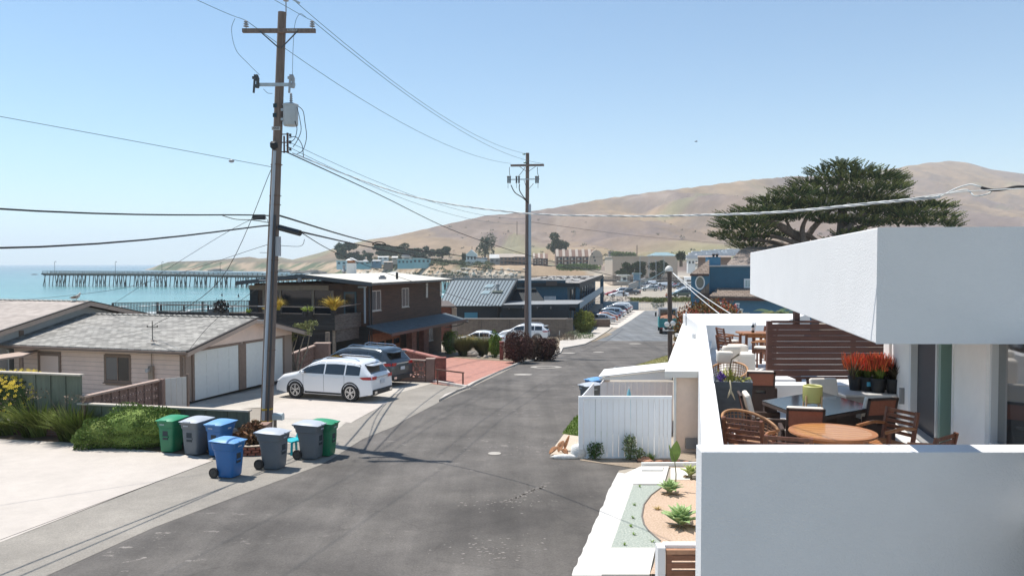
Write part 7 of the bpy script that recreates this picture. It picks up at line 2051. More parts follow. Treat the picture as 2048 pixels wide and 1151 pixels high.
mb=MB();q0=P(1092,571,99.6);q1=P(1114,562,99.6);mb.bx((q0.x,99.45,q0.z),(q1.x,99.55,q1.z));ob('lattice',mb,mat('lattice_brown',(.07,.055,.05),.8),t)
# blue left facade
q0=P(1033,600,99.8);mb=MB();mb.bx((q0.x-1,101.5,zgm),(MO(0,0,0).x-.4,102,P(1040,561,101).z));ob('facade',mb,MBL,t)
mb=MB();mb.bx((q0.x-1.4,101.2,P(1040,561,101).z),(MO(0,0,0).x-.3,103,P(1040,559.3,101).z));ob('facade_coping',mb,mat('coping_grey',(.35,.36,.36),.8),t)
mb=MB();a=P(1033,578,98.5);b_=P(1072,578,98.5);c_=P(1090,602,97);d_=P(1018,602,97);mb.slab([a,b_,c_,d_],Vector((0,.4,0)));ob('dark_gable',mb,MDK,t)
mb=MB();mb.beam(a+UP*.05+Vector((0,-.1,0)),b_+UP*.05+Vector((0,-.1,0)),.4,.12);ob('gable_cap',mb,mat('gable_edge',(.2,.19,.17),.8),t)
for k in range(10):
 q=P(1089+k*2.4,602,98.7);mb=MB();mb.bx((q.x-.04,98.7,q.z),(q.x+.04,98.74,P(1089,592,98.7).z));ob('baluster',mb,mat('baluster_white',(.55,.57,.58),.7),t)
mb=MB()
for k in range(60):
 px_=1000+rnd.random()*175;q=MO(rnd.uniform(0,ML*.8),rnd.uniform(0,9),zr+.12);mb.blob(q+UP*.05,(.2+rnd.random()*.3,.2,.1),5,3,.3)
ob('roof_litter',mb,mat('roof_litter',(.08,.075,.07),.9,island=.7),t,kind='stuff')
mb=MB()
for k in range(60):
 q=MO(rnd.uniform(0,ML*.8),rnd.uniform(0,9),zr+.12);mb.blob(q+UP*.04,(.2+rnd.random()*.3,.2,.08),5,3,.3)
ob('roof_ballast',mb,mat('roof_ballast',(.55,.53,.5),.9),t,kind='stuff')
# gate and fences at the road end
def rail_fence(label,pa,pb,D0_,D1_,h_,n,m,nm='picket_fence',cat='fence',w_=.06):
 a=G(*pa);b=G(*pb);t=thing(nm,label,cat,(a+b)/2)
 for i in range(n+1):
  q=a.lerp(b,i/n);q.z=gz(q.y);mb=MB();mb.bx((q.x-w_/2,q.y-.03,q.z),(q.x+w_/2,q.y+.03,q.z+h_));ob('picket' if n>4 else 'post',mb,m,t)
 for f_ in(.2,.95):
  mb=MB();mb.beam(a+UP*h_*f_+Vector((0,-.05,0)),b+UP*h_*f_+Vector((0,-.05,0)),.05,.07);ob('rail',mb,m,t)
 return t
PW=mat('picket_white',(.72,.73,.74),.6)
rail_fence('white metal gate closing the end of the far street',(1278,619.5),(1307,619.5),0,0,1.35,9,PW,'metal_gate','gate',.05)
rail_fence('white picket fence right of the gate behind the truck',(1309,619.5),(1425,618),0,0,1.2,36,PW,w_=.09)
a=G(1240,619.5);b=G(1277,619.5);t=thing('blue_wall','blue painted boundary wall between the parked cars and the white gate','wall',a)
mb=MB();mb.bx((a.x-3,a.y,a.z-.1),(b.x,b.y+.2,a.z+1.45));ob('wall_panel',mb,mat('wall_blue',(.12,.22,.31),.7,var=.1),t);mb=MB();mb.bx((a.x-3,a.y-.05,a.z+1.45),(b.x+.1,b.y+.25,a.z+1.53));ob('coping',mb,mat('wall_blue_cap',(.3,.38,.44),.7),t)
# dark shrub and ice plant strip, rocks
p=G(1316,617);bush('bush','dark round shrub beside the white gate','bush',p,(1.3,1.1,1.0),500,.3,DGN)
mb=MB();ICE=mat('iceplant',(.13,.15,.04),.8,island=.5)
for k in range(26):
 px_=1263+k*6.6;q=HT(px_,172+rnd.uniform(-3,3));leaves(mb,q+UP*.2,(1.4,2.5,.6+rnd.random()*.3),260,.35,half=True)
ob('ground_cover',mb,ICE,label='strip of green and rusty ice plant beyond the white gate',kind='stuff')
RKM=mat('revetment_rock',(.42,.37,.31),.9,var=.3,island=.3)
mb=MB()
for k in range(70):
 px_=rnd.uniform(1192,1262);q=HT(px_,rnd.uniform(168,180));r_=rnd.uniform(.25,.8);mb.blob(q+UP*r_*.3,(r_*1.2,r_,r_*.7),7,4,.25)
ob('riprap',mb,RKM,label='loose pale rocks edging the sand left of the ice plant',kind='stuff')
# ================================================================== WHITE HOUSE WITH THE ROOF TERRACE
ZF,ZP=2.30,3.20  # terrace floor, parapet top
hg=dirv(HG);hr=Vector((hg.y,-hg.x,0))
STU=wal
bld=thing('white_house','white stucco house with furnished roof terrace and long overhanging fascia','house',(6,9.72,0))
x0=P(1403.5,900,9.72).x
def LN(px,D,z=ZP):  # point on picture column px at distance D
 v=X(px,D,z);v.z=z;return v
A0=LN(1403.5,9.72);A1=LN(1447,10.12)
B0=LN(1396,30.0);B1=LN(1412,30.0)
# front wall of the lower storey with the parapet, slightly proud, thick; left wall
mb=MB();mb.slab([(A0.x,9.72,-.1),(9.5,9.72-.02,-.1),(9.5,10.12,-.1),(A1.x-.35,10.12,-.1)],ZP+.1);ob('front_wall',mb,STU,bld,bevel=.012)
mb=MB();mb.slab([(A0.x,9.722,-.1),(A1.x,10.122,-.1),(B1.x,B1.y,-.1),(B0.x,B0.y,-.1)],ZP-.002+.1);ob('side_wall',mb,STU,bld)
FLM=mat('terrace_floor',(.66,.64,.61),.7,var=.08,scale=1.2)
wl0=Vector((6.25,9.0,0));
def WL(D,z=0):  # foot line of the house wall on the right
 return Vector((7.25+.232*(D-13.5),D,z))
mb=MB();mb.slab([(A1.x-.3,10.1,ZF-.2),(6.6,10.1,ZF-.2),(WL(16.8).x,16.8,ZF-.2),(LN(1700,30).x,30.0,ZF-.2),(B1.x,30.0,ZF-.2)],.2);ob('terrace_floor',mb,FLM,bld)
# far block: white roof beyond the terrace
q0=LN(1365,36.4);q1=LN(1640,37.5);q2=LN(1560,30.0);
mb=MB();mb.slab([(B0.x,30.0,ZF),(LN(1545,30).x,30.0,ZF),(LN(1620,37).x,37.0,ZF),(LN(1366,37).x,37.0,ZF)],ZP-ZF);ob('roof',mb,STU,bld)
mb=MB();mb.slab([(LN(1533,29.8).x,28.5,ZF),(LN(1700,30).x,28.5,ZF),(LN(1700,30).x,29.2,ZF),(LN(1533,30).x,29.2,ZF)],.55);ob('low_wall',mb,STU,bld)
# house wall on the right, with door and window openings built from pieces
RWM=mat('warm_stucco',(.84,.81,.78),.9,var=.03,scale=3,bump=.25,bscale=55)
u_=(WL(16.7)-WL(10)).normalized();nW=Vector((-u_.y,u_.x,0))
def DW_(px):  # distance along the wall seen in column px at floor height
 k=(px-1024)/1593.0;return(7.25-.232*13.5)/(k-.232)
def wallpiece(Da,Db,z0,z1,m=RWM,nm='wall',o0=-.25,o1=0.0,par=None):
 a=WL(Da);b=WL(Db);mb=MB();mb.slab([a+nW*o1+UP*z0,b+nW*o1+UP*z0,b+nW*o0+UP*z0,a+nW*o0+UP*z0],z1-z0);return ob(nm,mb,m,par or bld)
ZC=4.62
Dwin,Dg1,Dg0,Dd0,Dd1=DW_(1975),DW_(1912),DW_(1880),DW_(1877),DW_(1826)
wallpiece(Dwin,Dg1,ZF,ZC);wallpiece(Dd1,16.75,ZF,ZC);wallpiece(8.2,Dwin-.0,ZF,2.92);
wallpiece(8.2,Dwin,4.5,ZC)
# window: bottom edge at z 2.92
WFR=mat('alu_frame',(.62,.63,.64),.4,metal=.3)
fz=2.92
w=bld
pane=wallpiece(8.2,Dwin-.07,fz+.06,4.5,mat('window_glass',(.02,.025,.03),.03,spec=.9,coat=.6),'window',-.16,-.14)
for(a_,b_,z0,z1)in((Dwin-.07,Dwin,fz,4.5),(8.2,Dwin-.07,fz,fz+.06)):
 o=wallpiece(a_,b_,z0,z1,WFR,'frame',-.18,-.05);o.parent=pane;INV[o.name]=INV[bld.name]
o=wallpiece(8.2,Dwin+.06,fz-.06,fz-.002,WFR,'sill',-.05,.05);o.parent=pane
# sliding door: screen panel, frames, green edge glass
wallpiece(Dd0,Dd1,ZF+.04,ZC,mat('screen_mesh',(.045,.045,.055),.5),'door_screen',-.12,-.10)
wallpiece(Dd0-.02,Dd1+.10,ZF,ZF+.10,WFR,'door_track',-.2,.06)
wallpiece(Dd1-.02,Dd1+.12,ZF+.1,ZC,STU,'door_frame',-.2,.02)
wallpiece(Dg0+.0,Dd0-.0,ZF+.1,ZC,WFR,'door_frame',-.2,.03)
wallpiece(Dg1+.02,Dg0-.05,ZF+.1,ZC,mat('door_glass',(.03,.06,.05),.03,spec=.9,coat=.6),'door_glass',-.2,-.18)
wallpiece(Dg0-.12,Dg0-.0,ZF+.1,ZC,mat('green_edge_glass',(.24,.36,.31),.3),'door_stile',-.17,.0)
wallpiece(Dg1-.0,Dg1+.05,ZF+.1,ZC,STU,'door_jamb',-.2,.025)
q=WL(DW_(1812),2.9);mb=MB();mb.beam(q+nW*.03-UP*.16,q+nW*.03+UP*.16,.12,.05,Vector((0,1,0)));ob('wall_light',mb,mat('light_metal',(.25,.25,.25),.4),bld)
# interior block so that the house is solid
mb=MB();a=WL(8.2)-nW*.3;b=WL(16.75)-nW*.3;mb.slab([a,b,b+hr*4,a+hr*4],ZC-.02);ob('core',mb,mat('interior_dark',(.08,.08,.085),.9),bld)
# fascia of the storey above: front and side walls
zb0,zt0=P(1752,687,9.72).z,P(1752,455,9.72).z
Fc=P(1752,687,9.72);F1=P(1500,590,25.7);
su=Vector((F1.x-Fc.x,F1.y-Fc.y,0)).normalized()
zb1,zt1=P(1500,588,25.7).z,P(1500,505,25.7).z
sn=Vector((su.y,-su.x,0));th_=.22
o_=Vector((Fc.x,Fc.y,0));e_=Vector((F1.x,F1.y,0))
mb=MB();mb.add([o_+UP*zb0,e_+UP*zb1,e_+sn*th_+UP*zb1,o_+Vector((.23,.03,zb0)),o_+UP*zt0,e_+UP*zt1,e_+sn*th_+UP*zt1,o_+Vector((.23,.03,zt0))],[(0,3,2,1),(4,5,6,7),(0,1,5,4),(1,2,6,5),(2,3,7,6),(3,0,4,7)]);ob('fascia_wall',mb,STU,bld,bevel=.015)
mb=MB();zr0=P(2048,450,9.6).z;zrb=P(2048,687,9.6).z
mb.add([o_+Vector((-.004,-.006,zb0-.002)),Vector((9.5,9.55,zrb)),Vector((9.5,9.8,zrb)),o_+Vector((.12,.22,zb0-.002)),o_+Vector((-.004,-.006,zt0+.002)),Vector((9.5,9.55,zr0)),Vector((9.5,9.8,zr0)),o_+Vector((.12,.22,zt0+.002))],[(0,3,2,1),(4,5,6,7),(0,1,5,4),(1,2,6,5),(2,3,7,6),(3,0,4,7)]);ob('fascia_wall',mb,STU,bld)
# unseen eave slab, added and sized to shade the house wall
a=WL(11.0);b=WL(16.75);mb=MB();mb.slab([a+nW*1.0+UP*ZC,b+nW*1.0+UP*ZC,b-nW*3+UP*ZC,a-nW*3+UP*ZC],.3);ob('unseen_shade_eave',mb,STU,bld)
a=WL(16.75)
mb=MB();mb.bx((a.x-.05,16.76,ZF),(13,17.0,ZC-.01));ob('wall',mb,RWM,bld)
# tap and socket
q=P(1978,903,11.0);q=WL(DW_(1985));q.z=P(1978,904,q.y).z
t=thing('garden_tap','dark brass tap on the house wall just above the front parapet','tap',q)
br=mat('old_brass',(.13,.11,.08),.5,metal=.5);mb=MB();mb.tube([q,q+nW*.10,q+nW*.13-UP*.05],.018,8);ob('spout',mb,br,t)
mb=MB();mb.cyl(q+nW*.07,q+nW*.07+UP*.05,.008);mb.beam(q+nW*.07+UP*.055-u_*.04,q+nW*.07+UP*.055+u_*.04,.015,.015);ob('tap_handle',mb,br,t)
q=P(1990,777,10.9);k_=WL(10.9);
# ---- wooden privacy screen
scm=mat('screen_wood',(.105,.040,.026),.55,var=.3,scale=2.5,stretch=(.6,.6,9),bump=.2,bscale=15)
Ds=20.8
t=thing('privacy_screen','dark reddish slatted wooden privacy screen on posts across the terrace','screen',LN(1660,Ds,ZF))
sx0,sx1=P(1533,700,Ds).x,P(1800,700,Ds-.3).x;sz0,sz1=P(1533,751,Ds).z,P(1533,643,Ds).z
n_=9;hh=(sz1-sz0-.05)/n_
for i in range(n_):
 mb=MB();z=sz0+hh*i;mb.bx((sx0+.13,Ds-.02,z),(sx1,Ds+.02,z+hh-.009));ob('slat',mb,scm,t)
mb=MB();mb.bx((sx0,Ds-.06,sz0-.08),(sx0+.128,Ds+.06,sz1+.02));ob('frame_post',mb,scm,t)
mb=MB();mb.bx((sx0+.13,Ds-.06,sz1-.03),(sx1,Ds+.06,sz1+.03));ob('top_rail',mb,scm,t)
mb=MB();mb.bx((sx0+.13,Ds-.06,sz0-.08),(sx1,Ds+.06,sz0-.02));ob('bottom_rail',mb,scm,t)
px_=P(1593,700,Ds+.15).x;mb=MB();mb.bx((px_-.09,Ds+.062,sz1-.2),(px_+.05,Ds+.2,P(1593,612,Ds).z));ob('tall_post',mb,scm,t)
mb=MB();mb.bx((px_-.22,Ds+.022,ZF),(px_+.10,Ds+.16,sz0-.02));ob('foot_post',mb,scm,t)
for px in(1705,1790):
 q=P(px,700,Ds+.1).x;mb=MB();mb.bx((q-.05,Ds+.022,ZF),(q+.05,Ds+.12,sz1));ob('rear_post',mb,scm,t)
# white low bench walls behind the dining set
t=thing('white_planter_bench','long low white bench wall under the wooden screen','bench wall',LN(1600,17.8,ZF))
for(pa,pb,D,y)in((1515,1592,19.2,758),(1520,1700,17.6,770)):
 z_=P(1560,y,D).z;mb=MB();mb.bx((P(pa,700,D).x,D,ZF),(P(pb,700,D).x,D+.5,z_));ob('bench_block',mb,STU,t)
# concrete bench with pots
Db=16.3;cb=mat('concrete_bench_grey',(.27,.255,.235),.85,var=.1,bump=.2)
z_=P(1750,787,Db).z
bx0=P(1688,790,Db).x;bx1=WL(Db).x-.03
t=thing('concrete_bench','grey concrete bench block against the house wall, potted plants on top','bench',((bx0+bx1)/2,Db,ZF))
mb=MB();mb.bx((bx0,Db-.1,ZF),(bx1,Db+1.0,z_-.05));ob('block',mb,cb,t,bevel=.01);mb=MB();mb.bx((bx0-.02,Db-.12,z_-.048),(bx1+.0,Db+1.02,z_));ob('top_slab',mb,mat('bench_top',(.50,.49,.47),.8,var=.08),t,bevel=.01)
PTB=mat('nursery_pot',(.012,.013,.015),.5);FIRE=mat('firestick',(.62,.13,.05),.6,island=.55);FGR=mat('firestick_base',(.12,.16,.03),.7,island=.5);DKL=mat('dark_strap_leaf',(.06,.045,.025),.6,island=.5)
for i,(px,D,r_,kind,lb)in enumerate(((1711,16.8,.15,'r','red tipped firestick plant in the leftmost black pot on the concrete bench'),(1733,16.7,.15,'r','red tipped firestick plant in the second black pot, pale blue label on it'),(1756,16.5,.16,'r','tallest red tipped firestick plant in the middle black pot'),(1768,16.9,.14,'r','red tipped firestick plant behind the middle pot'),(1786,16.4,.15,'d','dark strap leaved plant in the rightmost black pot'))):
 c_=P(px,787,D);c_.z=z_;t=thing('potted_plant',lb,'potted plant',c_,group='potted plants on the concrete bench')
 mb=MB();mb.lathe([(r_*.78,0),(r_*.98,.25),(r_*1.06,.25),(r_*1.06,.30),(r_*.95,.30),(r_*.93,.26),(0,.26)],16,c_);ob('pot',mb,PTB,t,smooth=True)
 if kind=='r':
  mb=MB();
  for k in range(230):
   a=rnd.random()*6.28;rr=rnd.random()**.6*.26;h_=rnd.uniform(.35,.62)*(1.1 if i==2 else 1);q=c_+Vector((math.cos(a)*rr,math.sin(a)*rr,.26+h_*.5))
   d=Vector((math.cos(a)*.3,math.sin(a)*.3,1)).normalized();L_=rnd.uniform(.12,.26);mb.tube([q,q+d*L_*.5+Vector((rnd.uniform(-.02,.02),rnd.uniform(-.02,.02),0)),q+d*L_],[.008,.007,.004],4,cap=False)
  ob('red_tips',mb,FIRE,t);mb=MB();blades(mb,c_+UP*.26,120,.38,.26,.02,base=.1,droop=.1);ob('foliage',mb,FGR,t)
 else:
  mb=MB();blades(mb,c_+UP*.26,130,.62,.42,.03,base=.08,droop=.4);ob('foliage',mb,DKL,t)
 if i==1:mb=MB();mb.box(c_+Vector((0,-r_*.95,.16)),(.11,.02,.09));ob('pot_label',mb,mat('label_blue',(.1,.45,.65),.6),t)
mb=MB();c_=P(1718,760,16.5);c_.z=z_+.27;blades(mb,P(1706,787,16.3)+UP*.3,16,.7,.45,.02,base=.04,droop=.2);ob('grass_tuft',mb,DKL,label='thin dark grass blades leaning left of the leftmost black pot',cat='grass tuft')
# ---- furniture
ACW=mat('acacia_wood',(.30,.115,.04),.42,var=.35,scale=3,stretch=(1,7,7),col2=(.42,.18,.065));ACD=mat('acacia_dark',(.17,.06,.028),.45,var=.35,scale=4,stretch=(5,5,1))
CREAM=mat('cream_cushion',(.72,.66,.58),.95,var=.04,scale=4,bump=.1);WIC=mat('brown_wicker',(.075,.045,.035),.7,var=.4,scale=60,stretch=(1,1,3),bump=1.0,bscale=90)
def round_top(t,c,r,z,th,n,m,mrim,mang=0):
 ca_,sa_=math.cos(mang),math.sin(mang)
 ri=r*.86
 for i in range(n):
  y0=-ri+2*ri*i/n+.004;y1=-ri+2*ri*(i+1)/n-.004
  pts=[]
  N=8
  for k in range(N+1):
   y=y0+(y1-y0)*k/N;pts.append((math.sqrt(max(0,ri*ri-y*y)),y))
  poly=pts+[(-x,y)for x,y in pts[::-1]]
  mb=MB();mb.slab([(c[0]+x*ca_-y*sa_,c[1]+x*sa_+y*ca_,z-th)for x,y in poly],th);ob('plank',mb,m,t)
 mb=MB();N=40;pr=[(ri+.003,z-th),(r-.01,z-th),(r,z-th*.5),(r-.006,z+.001),(ri+.003,z+.001)]
 vs=[(c[0]+a*math.cos(2*PI*k/N),c[1]+a*math.sin(2*PI*k/N),b)for a,b in pr for k in range(N)]
 mb.add(vs,[(j*N+k,j*N+(k+1)%N,(j+1)%5*N+(k+1)%N,(j+1)%5*N+k)for j in range(5)for k in range(N)]);ob('rim',mb,mrim,t,smooth=True)
tc=Z(1665,862,ZF+.74);tc.z=ZF
TT=mat('table_plank',(.40,.17,.055),.35,var=.4,scale=2.5,stretch=(1.2,9,1),col2=(.56,.27,.09),coat=.3)
t=thing('round_table','round orange brown wooden table nearest the front parapet','table',tc)
round_top(t,tc,.62,ZF+.74,.03,9,TT,ACW,.25)
mb=MB();mb.lathe([(.50,.64),(.50,.708),(.46,.708),(.46,.64)],24,tc);ob('apron',mb,ACW,t)
for a in(.5,2.07,3.64,5.21):
 q=tc+Vector((math.cos(a)*.46,math.sin(a)*.46,0));mb=MB();mb.beam(q,q+UP*.70,.07,.07,Vector((0,1,0)));ob('leg',mb,ACW,t)
for dx in(-.05,.05):
 mb=MB();mb.beam(tc+Vector((dx,0,.0)),tc+Vector((dx,0,.64)),.06,.08,Vector((0,1,0)));ob('centre_post',mb,ACD,t)
def slat_chair(lab,nslat=5,arm=True,sh=.44,bh=.90,cush=None,wide=.56):
 "origin on the floor, faces +y"
 t=thing('wooden_armchair',lab,'chair')
 w_=wide/2
 for sx in(-1,1):
  mb=MB();mb.beam((sx*w_,-.24,0),(sx*w_,-.24,sh),.045,.05,Vector((0,1,0)));mb.beam((sx*w_,-.24,sh),(sx*w_,-.34,bh),.045,.055,Vector((0,1,0)));ob('back_leg',mb,ACD,t)
  mb=MB();mb.beam((sx*w_,.24,0),(sx*w_,.24,sh+(.20 if arm else 0)),.045,.05,Vector((0,1,0)));ob('front_leg',mb,ACD,t)
  if arm:mb=MB();mb.tube([(sx*w_,-.30,sh+.22),(sx*(w_+.01),-.05,sh+.25),(sx*w_,.30,sh+.21)],.026,6);ob('arm',mb,ACW,t)
  mb=MB();mb.beam((sx*w_,-.24,sh-.04),(sx*w_,.24,sh-.04),.03,.07);ob('side_rail',mb,ACD,t)
 hs_=(bh-sh-.08)/nslat
 for k in range(nslat):
  z=sh+.10+hs_*k;y=-.24-.10*(z-sh)/(bh-sh)
  mb=MB();mb.bx((-w_+.024,y-.011,z),(w_-.024,y+.011,z+hs_*.62));ob('back_slat',mb,ACD,t)
 for k in range(6):
  y=-.20+k*.082;mb=MB();mb.bx((-w_+.02,y,sh-.01),(w_-.02,y+.06,sh+.01));ob('seat_slat',mb,ACW,t)
 if sh>.6:
  mb=MB();mb.beam((-w_,.24,.25),(w_,.24,.25),.03,.05);mb.beam((-w_,-.24,.3),(w_,-.24,.3),.03,.05);ob('foot_rail',mb,ACD,t)
 if cush:mb=MB();mb.bx((-w_+.03,-.22,sh+.012),(w_-.03,.27,sh+.075));ob('cushion',mb,CREAM,t,bevel=.025)
 return t
def at_floor(px,D):
 q=LN(px,D,ZF);return q
ch=slat_chair('wooden slatted armchair left of the round table, its back to the viewer');q=tc+Vector((-1.18,.12,0))
ch.location=q;ch.rotation_euler=(0,0,R(-36));ch.scale=(1,1,1.06)
for(dx,dy,a,lb)in((-1.0,-1.02,8,'wooden armchair nearest the front parapet, only its top rails showing'),(1.02,.5,112,'wooden slatted armchair right of the round table, facing left'),(.78,-1.0,38,'wooden slatted armchair in the right corner by the house wall')):
 o=copy_tree(ch);o.location=tc+Vector((dx,dy,0));o.rotation_euler=(0,0,R(-20)if a==8 else R(a));o['label']=lb;o['group']='wooden armchairs round the table'
ch['group']='wooden armchairs round the table'
# rattan tub chair
RT=mat('rattan',(.42,.22,.10),.6,var=.2);RTW=mat('rattan_weave',(.30,.16,.085),.7,var=.3)
def rattan(lab,c,rz,r=.34,weave=True):
 t=thing('rattan_chair',lab,'chair',c,rz=rz);M_=Matrix.Translation(c)@Matrix.Rotation(rz,4,'Z')
 N=26;rim=[];low=[]
 for k in range(N+1):
  a=R(-35)+R(250)*k/N;back=math.sin((a-R(-35))/R(250)*PI)
  rim.append(Vector((r*1.15*math.cos(a+R(180)-R(90)+R(0)),0,0)))
 rim=[];low=[]
 for k in range(N+1):
  f_=k/N;a=R(-215)+R(250)*f_;hb_=.62+.24*math.sin(f_*PI)**1.2
  rim.append(Vector((r*1.15*math.cos(a),r*1.15*math.sin(a),hb_)));low.append(Vector((r*.85*math.cos(a),r*.85*math.sin(a),.40)))
 mb=MB(M_);mb.tube(rim,.024,8);ob('rim',mb,RT,t,smooth='all')
 mb=MB(M_);mb.tube(low,.018,6);ob('seat_ring',mb,RT,t,smooth='all')
 mb=MB(M_)
 for j in range(1,7):
  f_=j/7;mb.tube([l_.lerp(r_,f_)+Vector((l_.x,l_.y,0))*.10*math.sin(f_*PI)for l_,r_ in zip(low,rim)],.008,4,cap=False)
 for k in range(0,N+1):
  mb.tube([low[k],low[k].lerp(rim[k],.5)+Vector((low[k].x,low[k].y,0))*.10,rim[k]],.009,4,cap=False)
 ob('weave',mb,RTW,t)
 mb=MB(M_);mb.lathe([(r*.85,.38),(r*.86,.42),(0,.43)],20);ob('seat',mb,RTW,t)
 for a in(.8,2.35,3.9,5.5):
  mb=MB(M_);mb.tube([(r*.8*math.cos(a),r*.8*math.sin(a),.40),(r*.95*math.cos(a),r*.95*math.sin(a),0)],.018,6);ob('leg',mb,RT,t)
 return t
rattan('open weave rattan tub chair left of the wooden armchairs',LN(1500,12.35,ZF),R(-150),.37)
# dark glass dining table
gl=mat('smoked_glass',(.02,.021,.024),.12,spec=.35)
zt_=ZF+.73
p1,p2,p3,p4=Z(1524,802,zt_),Z(1620,838,zt_),Z(1750,815,zt_),Z(1640,783,zt_)
t=thing('dining_table','rectangular dark glass topped wicker table under the yellow lantern','table',((p1+p3)/2).xy.to_3d()+UP*ZF)
mb=MB();mb.slab([p1,p2,p3,p4],UP*.015);ob('tabletop',mb,gl,t)
mb=MB();mb.slab([p1-UP*.055,p2-UP*.055,p3-UP*.055,p4-UP*.055],UP*.053);ob('apron',mb,WIC,t)
cc=(p1+p3)/2
for p_ in(p1,p2,p3,p4):
 q=p_.lerp(cc,.08);mb=MB();mb.bx((q.x-.045,q.y-.045,ZF),(q.x+.045,q.y+.045,zt_-.056));ob('leg',mb,WIC,t)
TER=mat('rust_sling',(.27,.095,.055),.8,var=.12,scale=30);
def wicker_chair(lab,sling=True):
 t=thing('wicker_chair',lab,'chair');w_=.29
 mb=MB();mb.bx((-w_,-.28,0),(w_,.26,.36));ob('seat_box',mb,WIC,t,bevel=.02)
 for sx in(-1,1):mb=MB();mb.bx((sx*w_,-.28,.0),(sx*(w_+.07),.28,.56));ob('arm',mb,WIC,t,bevel=.02)
 mb=MB();mb.bx((-w_+.001,-.40,.1),(-.10,-.282,.60));mb.bx((.10,-.40,.1),(w_-.001,-.282,.60));mb.bx((-.099,-.40,.1),(.099,-.282,.46));mb.bx((-.099,-.40,.53),(.099,-.282,.60));ob('back_box',mb,WIC,t)
 fr_=Matrix.Translation((0,-.375,.60))@Matrix.Rotation(R(14),4,'X')
 mb=MB(fr_);mb.bx((-w_,-.02,0),(-w_+.035,.02,.34));mb.bx((w_-.035,-.02,0),(w_,.02,.34));mb.bx((-w_,-.02,.305),(w_,.02,.34));mb.bx((-w_,-.02,0),(w_,.02,.03));ob('back_frame',mb,WIC,t)
 mb=MB(fr_);mb.bx((-w_+.036,-.008,.031),(w_-.036,.008,.304));ob('back_sling',mb,TER,t)
 fr2=Matrix.Translation((0,-.225,.42))@Matrix.Rotation(R(14),4,'X')
 mb=MB(fr2);mb.bx((-w_+.01,-.045,0),(w_-.01,.05,.54));ob('back_cushion',mb,CREAM,t,bevel=.035)
 mb=MB();mb.bx((-w_+.01,-.20,.362),(w_-.01,.26,.46));ob('seat_cushion',mb,CREAM,t,bevel=.035)
 return t
wc=wicker_chair('wicker armchair with cream cushions, in the middle, its rust back towards the viewer')
GW='wicker armchairs round the glass table';wc['group']=GW
q=LN(1604,12.9,ZF);wc.location=q;wc.rotation_euler=(0,0,R(-14))
for(px,D,a,lb)in((1532,13.9,-100,'wicker armchair with upright cream cushion at the left end of the glass table'),(1730,13.9,14,'wicker armchair at the right end of the glass table, rust back to the viewer'),(1662,15.4,186,'wicker armchair on the far side of the glass table, pale cushion in shade')):
 o=copy_tree(wc);o.location=LN(px,D,ZF);o.rotation_euler=(0,0,R(a));o['label']=lb
# yellow lantern
lc=Z(1625,822,zt_+.015);lc=Vector((P(1625,800,13.2).x,13.2,zt_+.017))
t=thing('lantern','yellow green perforated lantern pot on pale wooden legs, on the glass table','lantern',lc)
YL2=mat('lantern_yellow',(.60,.58,.22),.45)
mb=MB();mb.lathe([(.0,.16),(.14,.16),(.155,.18),(.155,.43),(.145,.44),(.135,.43),(.135,.18),(0,.175)],28,lc);ob('pot',mb,YL2,t,smooth=True)
dm=mat('lantern_hole',(.30,.27,.05),.7);mb=MB()
for r_ in range(8):
 for k in range(26):
  a=2*PI*(k+.5*(r_%2))/26;q=lc+Vector((math.cos(a)*.1556,math.sin(a)*.1556,.21+r_*.028));mb.box(q,(.006,.014,.014),a)
ob('perforation',mb,dm,t)
for a in(.6,2.17,3.74,5.31):
 q=lc+Vector((math.cos(a)*.17,math.sin(a)*.17,0));mb=MB();mb.beam(q,q+UP*.28,.022,.022,Vector((0,1,0)));ob('leg',mb,mat('pale_wood',(.55,.36,.2),.6),t)
mb=MB()
for a in(.6,2.17):q=Vector((math.cos(a)*.17,math.sin(a)*.17,0));mb.beam(lc+q+UP*.15,lc-q+UP*.15,.02,.02)
ob('cross_bar',mb,MATS['pale_wood'],t)
mb=MB();s_=Vector((1,.25,0));c0=Vector((lc.x,lc.y,zt_+.0155));
# grey planter
Dp=15.7
pc=LN(1464,Dp,ZF);GP=mat('planter_slate',(.075,.085,.095),.6,var=.3,scale=2,stretch=(1,1,4))
t=thing('tapered_planter','tall tapered slate grey planter against the left parapet','planter',pc)
w_=P(1503,760,Dp).x-P(1430,760,Dp).x;zt2=P(1464,762,Dp-.3).z
pu=dirv(HG);pr_=Vector((pu.y,-pu.x,0));vs=[]
for(s_,z)in((.30,ZF),(.365,zt2),(.34,zt2),(.31,zt2-.08)):
 for(a,b)in((-1,-1),(1,-1),(1,1),(-1,1)):vs.append(pc+pr_*a*s_+pu*b*s_*1.1+UP*(z-pc.z))
mb=MB().add(vs,[(0,3,2,1)]+[(j*4+k,j*4+(k+1)%4,(j+1)*4+(k+1)%4,(j+1)*4+k)for j in range(3)for k in range(4)]+[(12,13,14,15)]);ob('planter_body',mb,GP,t)
t=thing('planter_plants','purple flowers and sparse green stems growing in the slate planter','plant',pc+UP*(zt2-ZF-.08))
mb=MB();leaves(mb,P(1443,753,Dp-.1),(.09,.09,.09),160,.05,fill=.1);ob('blossom',mb,mat('purple_flower',(.14,.06,.32),.6,island=.4),t)
mb=MB();blades(mb,P(1455,762,Dp),26,.42,.22,.03,base=.15);leaves(mb,P(1478,757,Dp),(.22,.15,.05),60,.08);ob('foliage',mb,mat('lime_leaf',(.34,.33,.08),.6,island=.3),t)
mb=MB();mb.tube([P(1462,762,Dp),P(1459,740,Dp),P(1463,718,Dp),P(1478,708,Dp)],[.018,.014,.012,.02],6);ob('stem',mb,mat('dark_stem',(.10,.08,.05),.8),t)
